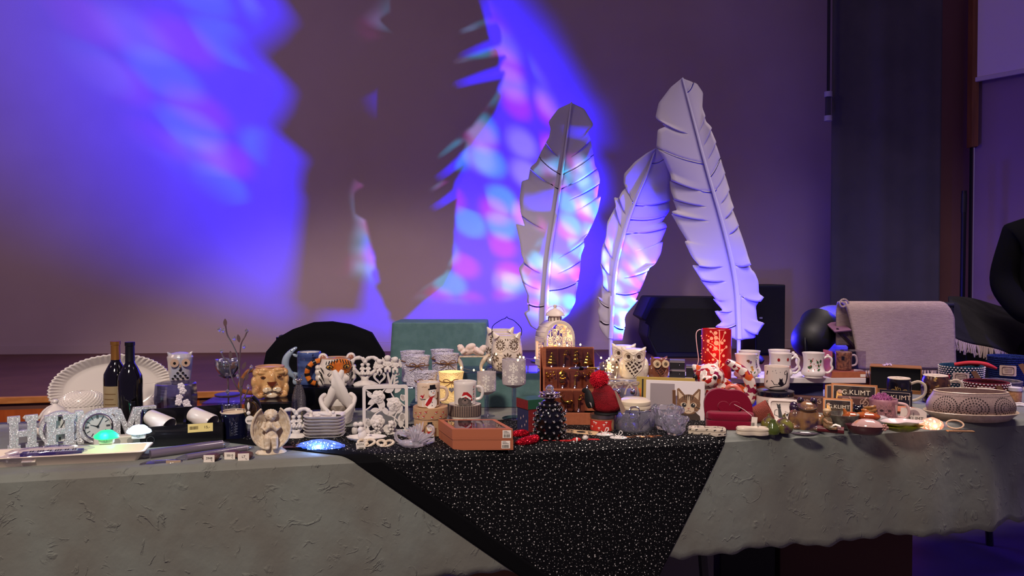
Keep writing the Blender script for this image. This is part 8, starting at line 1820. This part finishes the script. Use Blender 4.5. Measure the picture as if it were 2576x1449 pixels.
# ---- baskets
def basket(label, px, py, d, r0, r1, h, m, dots=None, ribs=0, lab=True, nm='crochet_basket', sy=1):
    t = thing(nm, label, 'basket', px, py, d=d); t.location.z = T
    nr = max(6, int(h / 5)); pr = [(r0 * .9, 0)]
    for i in range(nr): z0 = h * i / nr; q = r0 + (r1 - r0) * i / nr; pr += [(q + 0, z0), (q + 1.6, z0 + h / nr * .5), (q, z0 + h / nr * .96)]
    pr += [(r1 + 1, h), (r1 - 2, h + 1), (r1 - 5, h - 1), (r0 - 5, 5), (0, 4)]
    mk('basket_body', G().lathe(pr, 44, sy=sy), m, t)
    if dots:
        g = G(); s = lambda z: r0 + (r1 - r0) * z / h + 1.6
        for i in range(nr):
            z = h * (i + .5) / nr
            for j in range(40): a = 2 * pi * (j + .5 * (i % 2)) / 40; q = s(z); g.ell((q * sin(a), -q * sy * cos(a), z), (2.6, 1.2, 1.7) , n=6, k=4)
        mk('stitch_dots', g, dots, t); t.children[-1]['kind'] = 'stuff'
    if lab:
        R_ = max(r0, r1) + 2.6; s = lambda x, z: (R_ * sin(x / R_), -R_ * sy * cos(x / R_) - .5, z); s2 = lambda x, z: (lambda p: (p[0], p[1] - .5, p[2]))(s(x, z)); zc = h * .54; g = G(); g.mat(0).dec(rrect(-19, 17, zc - 13, zc + 13, 3), s); g.mat(1)
        o = [q for q in rrect(-13, 12, zc - 9, zc + 9, 4)]; g.tube([s2(x, z) for x, z in o], .6, 5, True)
        for i in range(3): g.dec(strip([(-9 + i, zc + 4 - i * 4), (9 - i, zc + 4 - i * 4)], .9), s2)
        mk('paper_label', g, [M('label_paper', (206, 180, 158), .7), M('label_ink', (96, 64, 60), .6)], t)
        mk('kraft_tag', G().prism([(20, zc + 16), (30, zc + 20), (48, zc - 8), (36, zc - 14)], -R_ * sy * .92 - 1, -R_ * sy * .92), kraft, t, False)
    return t
teal_b = M('crochet_teal', (16, 96, 116), .85, bump=.8, bs=.5); red_b = M('crochet_red', (140, 18, 34), .85, bump=.8, bs=.5); blue_b = M('crochet_blue', (26, 60, 150), .85, bump=.8, bs=.5); cream_y = M('yarn_cream', (214, 206, 196), .85)
t = basket('teal crochet basket with cream dots and a paper label', 2418, 976, 3.52, 45, 49, 58, teal_b, cream_y)
mk('felt_star', G().prism([( -28 + (7 if i % 2 == 0 else 3) * cos(pi / 2 + i * pi / 5), 33 + (7 if i % 2 == 0 else 3) * sin(pi / 2 + i * pi / 5)) for i in range(10)], -46, -44), M('felt_berry', (150, 30, 60), .9), t, False)
rb = thing('red_ribbon_roll', 'red roll of cloth lying in the teal dotted basket', 'cloth', 2436, 976, d=3.55); rb.location.z = T + 52 * rb.scale[0]; mk('roll', G().tube(spl([(-30, 0, 2), (0, -4, 9), (34, 0, 8), (60, 4, -2)], 4), [6] * 10 + [5, 4, 3], 10), M('cloth_red', (190, 44, 50), .8), rb)
basket('red crochet basket with cream dots behind the punched bowl', 2480, 1000, 3.22, 58, 50, 44, red_b, cream_y)
basket('blue ribbed crochet basket with a paper label, at the far right', 2536, 972, 3.66, 40, 46, 70, blue_b, None)
basket('low round grey fabric basket below the blue one', 2520, 990, 3.44, 42, 44, 26, M('fabric_grey', (118, 108, 106), .9, c2=(84, 78, 92), ns=.12), None, lab=False, nm='fabric_basket')
t = thing('wooden_jar', 'small wooden jar with a white lid at the right frame edge', 'jar', 2553, 1020, d=3.12); t.location.z = T; mk('jar_body', G().lathe([(12, 0), (14, 2), (15, 26), (13, 30), (0, 30)], 24), M('jar_wood', (190, 140, 92), .5, c2=(164, 116, 74), ns=.2), t); mk('lid', G().lathe([(14, 30), (15, 31), (15, 39), (13, 40), (0, 40)], 24), white, t)
t = thing('pink_tin', 'small pink printed tin behind the brown mug', 'tin', 2352, 964, d=3.5); t.location.z = T; mk('tin_body', G().lathe([(17, 0), (18, 1), (18, 22), (0, 22)], 24), M('tin_pink', (196, 130, 186), .4), t); mk('lid', G().lathe([(18.6, 20), (18.6, 26), (17, 27), (0, 27)], 24), M('tin_lid', (214, 170, 206), .4), t)
t = thing('twine_wreath', 'cream knotted wreath lying at the far right of the table', 'ornament', 2556, 1032, d=3.05); t.location.z = T; mk('ring_body', G().tube([((26 + 1.6 * cos(i * 2.3)) * cos(i * .26), 18 * sin(i * .26), 3 + 1.4 * sin(i * 1.7)) for i in range(24)], 3.4, 8, True), cream_y, t)
# ================================================================ fairy lights
wire = M('fairy_wire', (190, 186, 180), .3, .8)
fl = tag(empty('fairy_lights', P(1300, 930, 2.93)), 'string of tiny warm fairy lights lying over lanterns, goblet and display', 'string lights'); sc_ = 2.93 / F
pts = [(1150, 928, 2.93), (1160, 925, 2.925), (1192, 931, 2.925), (1216, 931, 2.925), (1233, 905, 2.90), (1248, 891, 2.895), (1303, 906, 2.62), (1308, 898, 2.63), (1317, 899, 2.65), (1346, 900, 2.90), (1403, 876, 2.90), (1407, 866, 2.90), (1427, 869, 2.88), (1460, 867, 2.84), (1491, 879, 2.82), (1512, 900, 2.86), (1527, 907, 2.88), (1532, 902, 2.90), (1542, 904, 2.92), (1552, 924, 2.93), (1548, 949, 2.92)]
W_ = [P(*p) - fl.location for p in pts]
mk('wire', G().tube(spl([tuple(p + V((.002 * sin(i), 0, -.002))) for i, p in enumerate(W_)], 6), .0007, 5), wire, fl)
for p in W_[1:]: mk('bulb', G().ell(tuple(p), (.0032, .0032, .0042), n=8, k=6), bulb_m, fl)
# ================================================================ person at the right edge
pd = 4.0; pc = P(2664, 700, pd); pr_ = tag(empty('person', (pc.x, pd, 0), 1, -.35), 'person in a black jacket and dark trousers standing at the right frame edge', 'person')
def skin_fig(nm, verts, edges, rad, mats, sub=2):
    me = bpy.data.meshes.new(nm); me.from_pydata(verts, edges, []); me.materials.append(mats); o = bpy.data.objects.new(nm, me); COL.objects.link(o); o.parent = pr_
    m = o.modifiers.new('k', 'SKIN'); m.use_smooth_shade = True
    for i, r_ in enumerate(rad): me.skin_vertices[0].data[i].radius = r_ if isinstance(r_, tuple) else (r_, r_)
    me.skin_vertices[0].data[0].use_root = True; q = o.modifiers.new('u', 'SUBSURF'); q.levels = q.render_levels = sub; return o
jk_m = M('person_jacket', (6, 6, 9), .95, bump=.2, bs=120, spec=.15); tr_m = M('person_trousers', (9, 9, 13), .95, spec=.15); sk_m = M('skin', (196, 146, 122), .5)
B = [(0, 0, .98), (0, .01, 1.16), (0, .02, 1.36), (0, .02, 1.50), (0, 0, 1.60)]; rb_ = [(.20, .14), (.19, .14), (.21, .14), (.15, .10), (.062, .062)]; E = [(0, 1), (1, 2), (2, 3), (3, 4)]
vs = list(B); es = list(E); rs = list(rb_)
for q in (-1, 1):
    o = len(vs); vs += [(q * .19, .02, 1.47), (q * .25, .04, 1.21), (q * .19, -.14, 1.06), (q * .08, -.23, 1.04)]; es += [(3, o), (o, o + 1), (o + 1, o + 2), (o + 2, o + 3)]; rs += [(.09, .09), (.075, .075), (.06, .06), (.048, .048)]
body = skin_fig('jacket_body', vs, es, rs, jk_m); body['label'] = 'black jacket with bent sleeves'
vs = [(0, 0, .97), (0, 0, .92)]; es = [(0, 1)]; rs = [(.165, .125), (.16, .125)]
for q in (-1, 1): o = len(vs); vs += [(q * .10, 0, .80), (q * .115, -.01, .48), (q * .12, .02, .10), (q * .125, -.02, .05)]; es += [(1, o), (o, o + 1), (o + 1, o + 2), (o + 2, o + 3)]; rs += [(.095, .1), (.068, .07), (.055, .055), (.05, .05)]
skin_fig('trousers', vs, es, rs, tr_m)
for q in (-1, 1): g = G(); g.ell((q * .125, -.06, .045), (.05, .13, .045)); mk('shoe', g, black_gl, pr_)
g = G(); g.ell((0, -.01, 1.72), (.078, .098, .115)).ell((0, -.04, 1.65), (.058, .065, .055)).tube([(0, .0, 1.60), (0, .0, 1.50)], .055, 12).tube([(0, -.10, 1.735), (0, -.122, 1.70), (0, -.10, 1.692)], [.012, .016, .014], 8)
for q in (-1, 1): g.ell((q * .08, .005, 1.715), (.012, .022, .032))
mk('head', g, sk_m, pr_, vox=.006, sm=3); g = G()
for q in (-1, 1): g.ell((q * .030, -.093, 1.735), (.014, .008, .008))
mk('eyes', g, black_ink, pr_); mk('mouth', G().ell((0, -.098, 1.665), (.024, .007, .006)), M('lips', (160, 90, 84), .5), pr_)
g = G(); g.ell((0, .018, 1.755), (.088, .10, .095)).ell((0, .05, 1.70), (.08, .07, .09)); mk('hair', g, M('hair_dark', (28, 20, 16), .6, bump=.6, bs=200), pr_)
for q in (-1, 1):
    g = G(); X = Tr(q * .05, -.235, 1.04) @ Matrix.Rotation(q * 1.2, 4, 'Z') @ Rx(.3)
    g.ell((0, -.03, 0), (.040, .048, .016), X=X)
    for i, (x, l) in enumerate(((-.03, .062), (-.010, .075), (.011, .07), (.031, .054))): g.tube([X @ V((x, -.06, 0)), X @ V((x * 1.1, -.06 - l * .55, -.012)), X @ V((x * 1.1, -.06 - l * .85, -.038))], [.0095, .009, .0075], 8)
    g.tube([X @ V((q * -.03, -.015, -.004)), X @ V((q * -.058, -.045, -.014)), X @ V((q * -.055, -.075, -.024))], [.012, .0105, .009], 8); mk('hand', g, sk_m, pr_, vox=.0035, sm=1)
# ---------------------------------------------------------------- a thing made of one part is that part
bpy.context.view_layer.update()
for e in [o for o in bpy.data.objects if o.type == 'EMPTY' and o.parent is None]:
    ch = list(e.children)
    if len(ch) == 1 and ch[0].type == 'MESH' and not ch[0].children:
        c = ch[0]; nm = e.name; mw = e.matrix_world.copy()
        for k in list(c.keys()): del c[k]
        for k in e.keys(): c[k] = e[k]
        c.parent = None; c.matrix_world = mw; bpy.data.objects.remove(e); c.name = nm
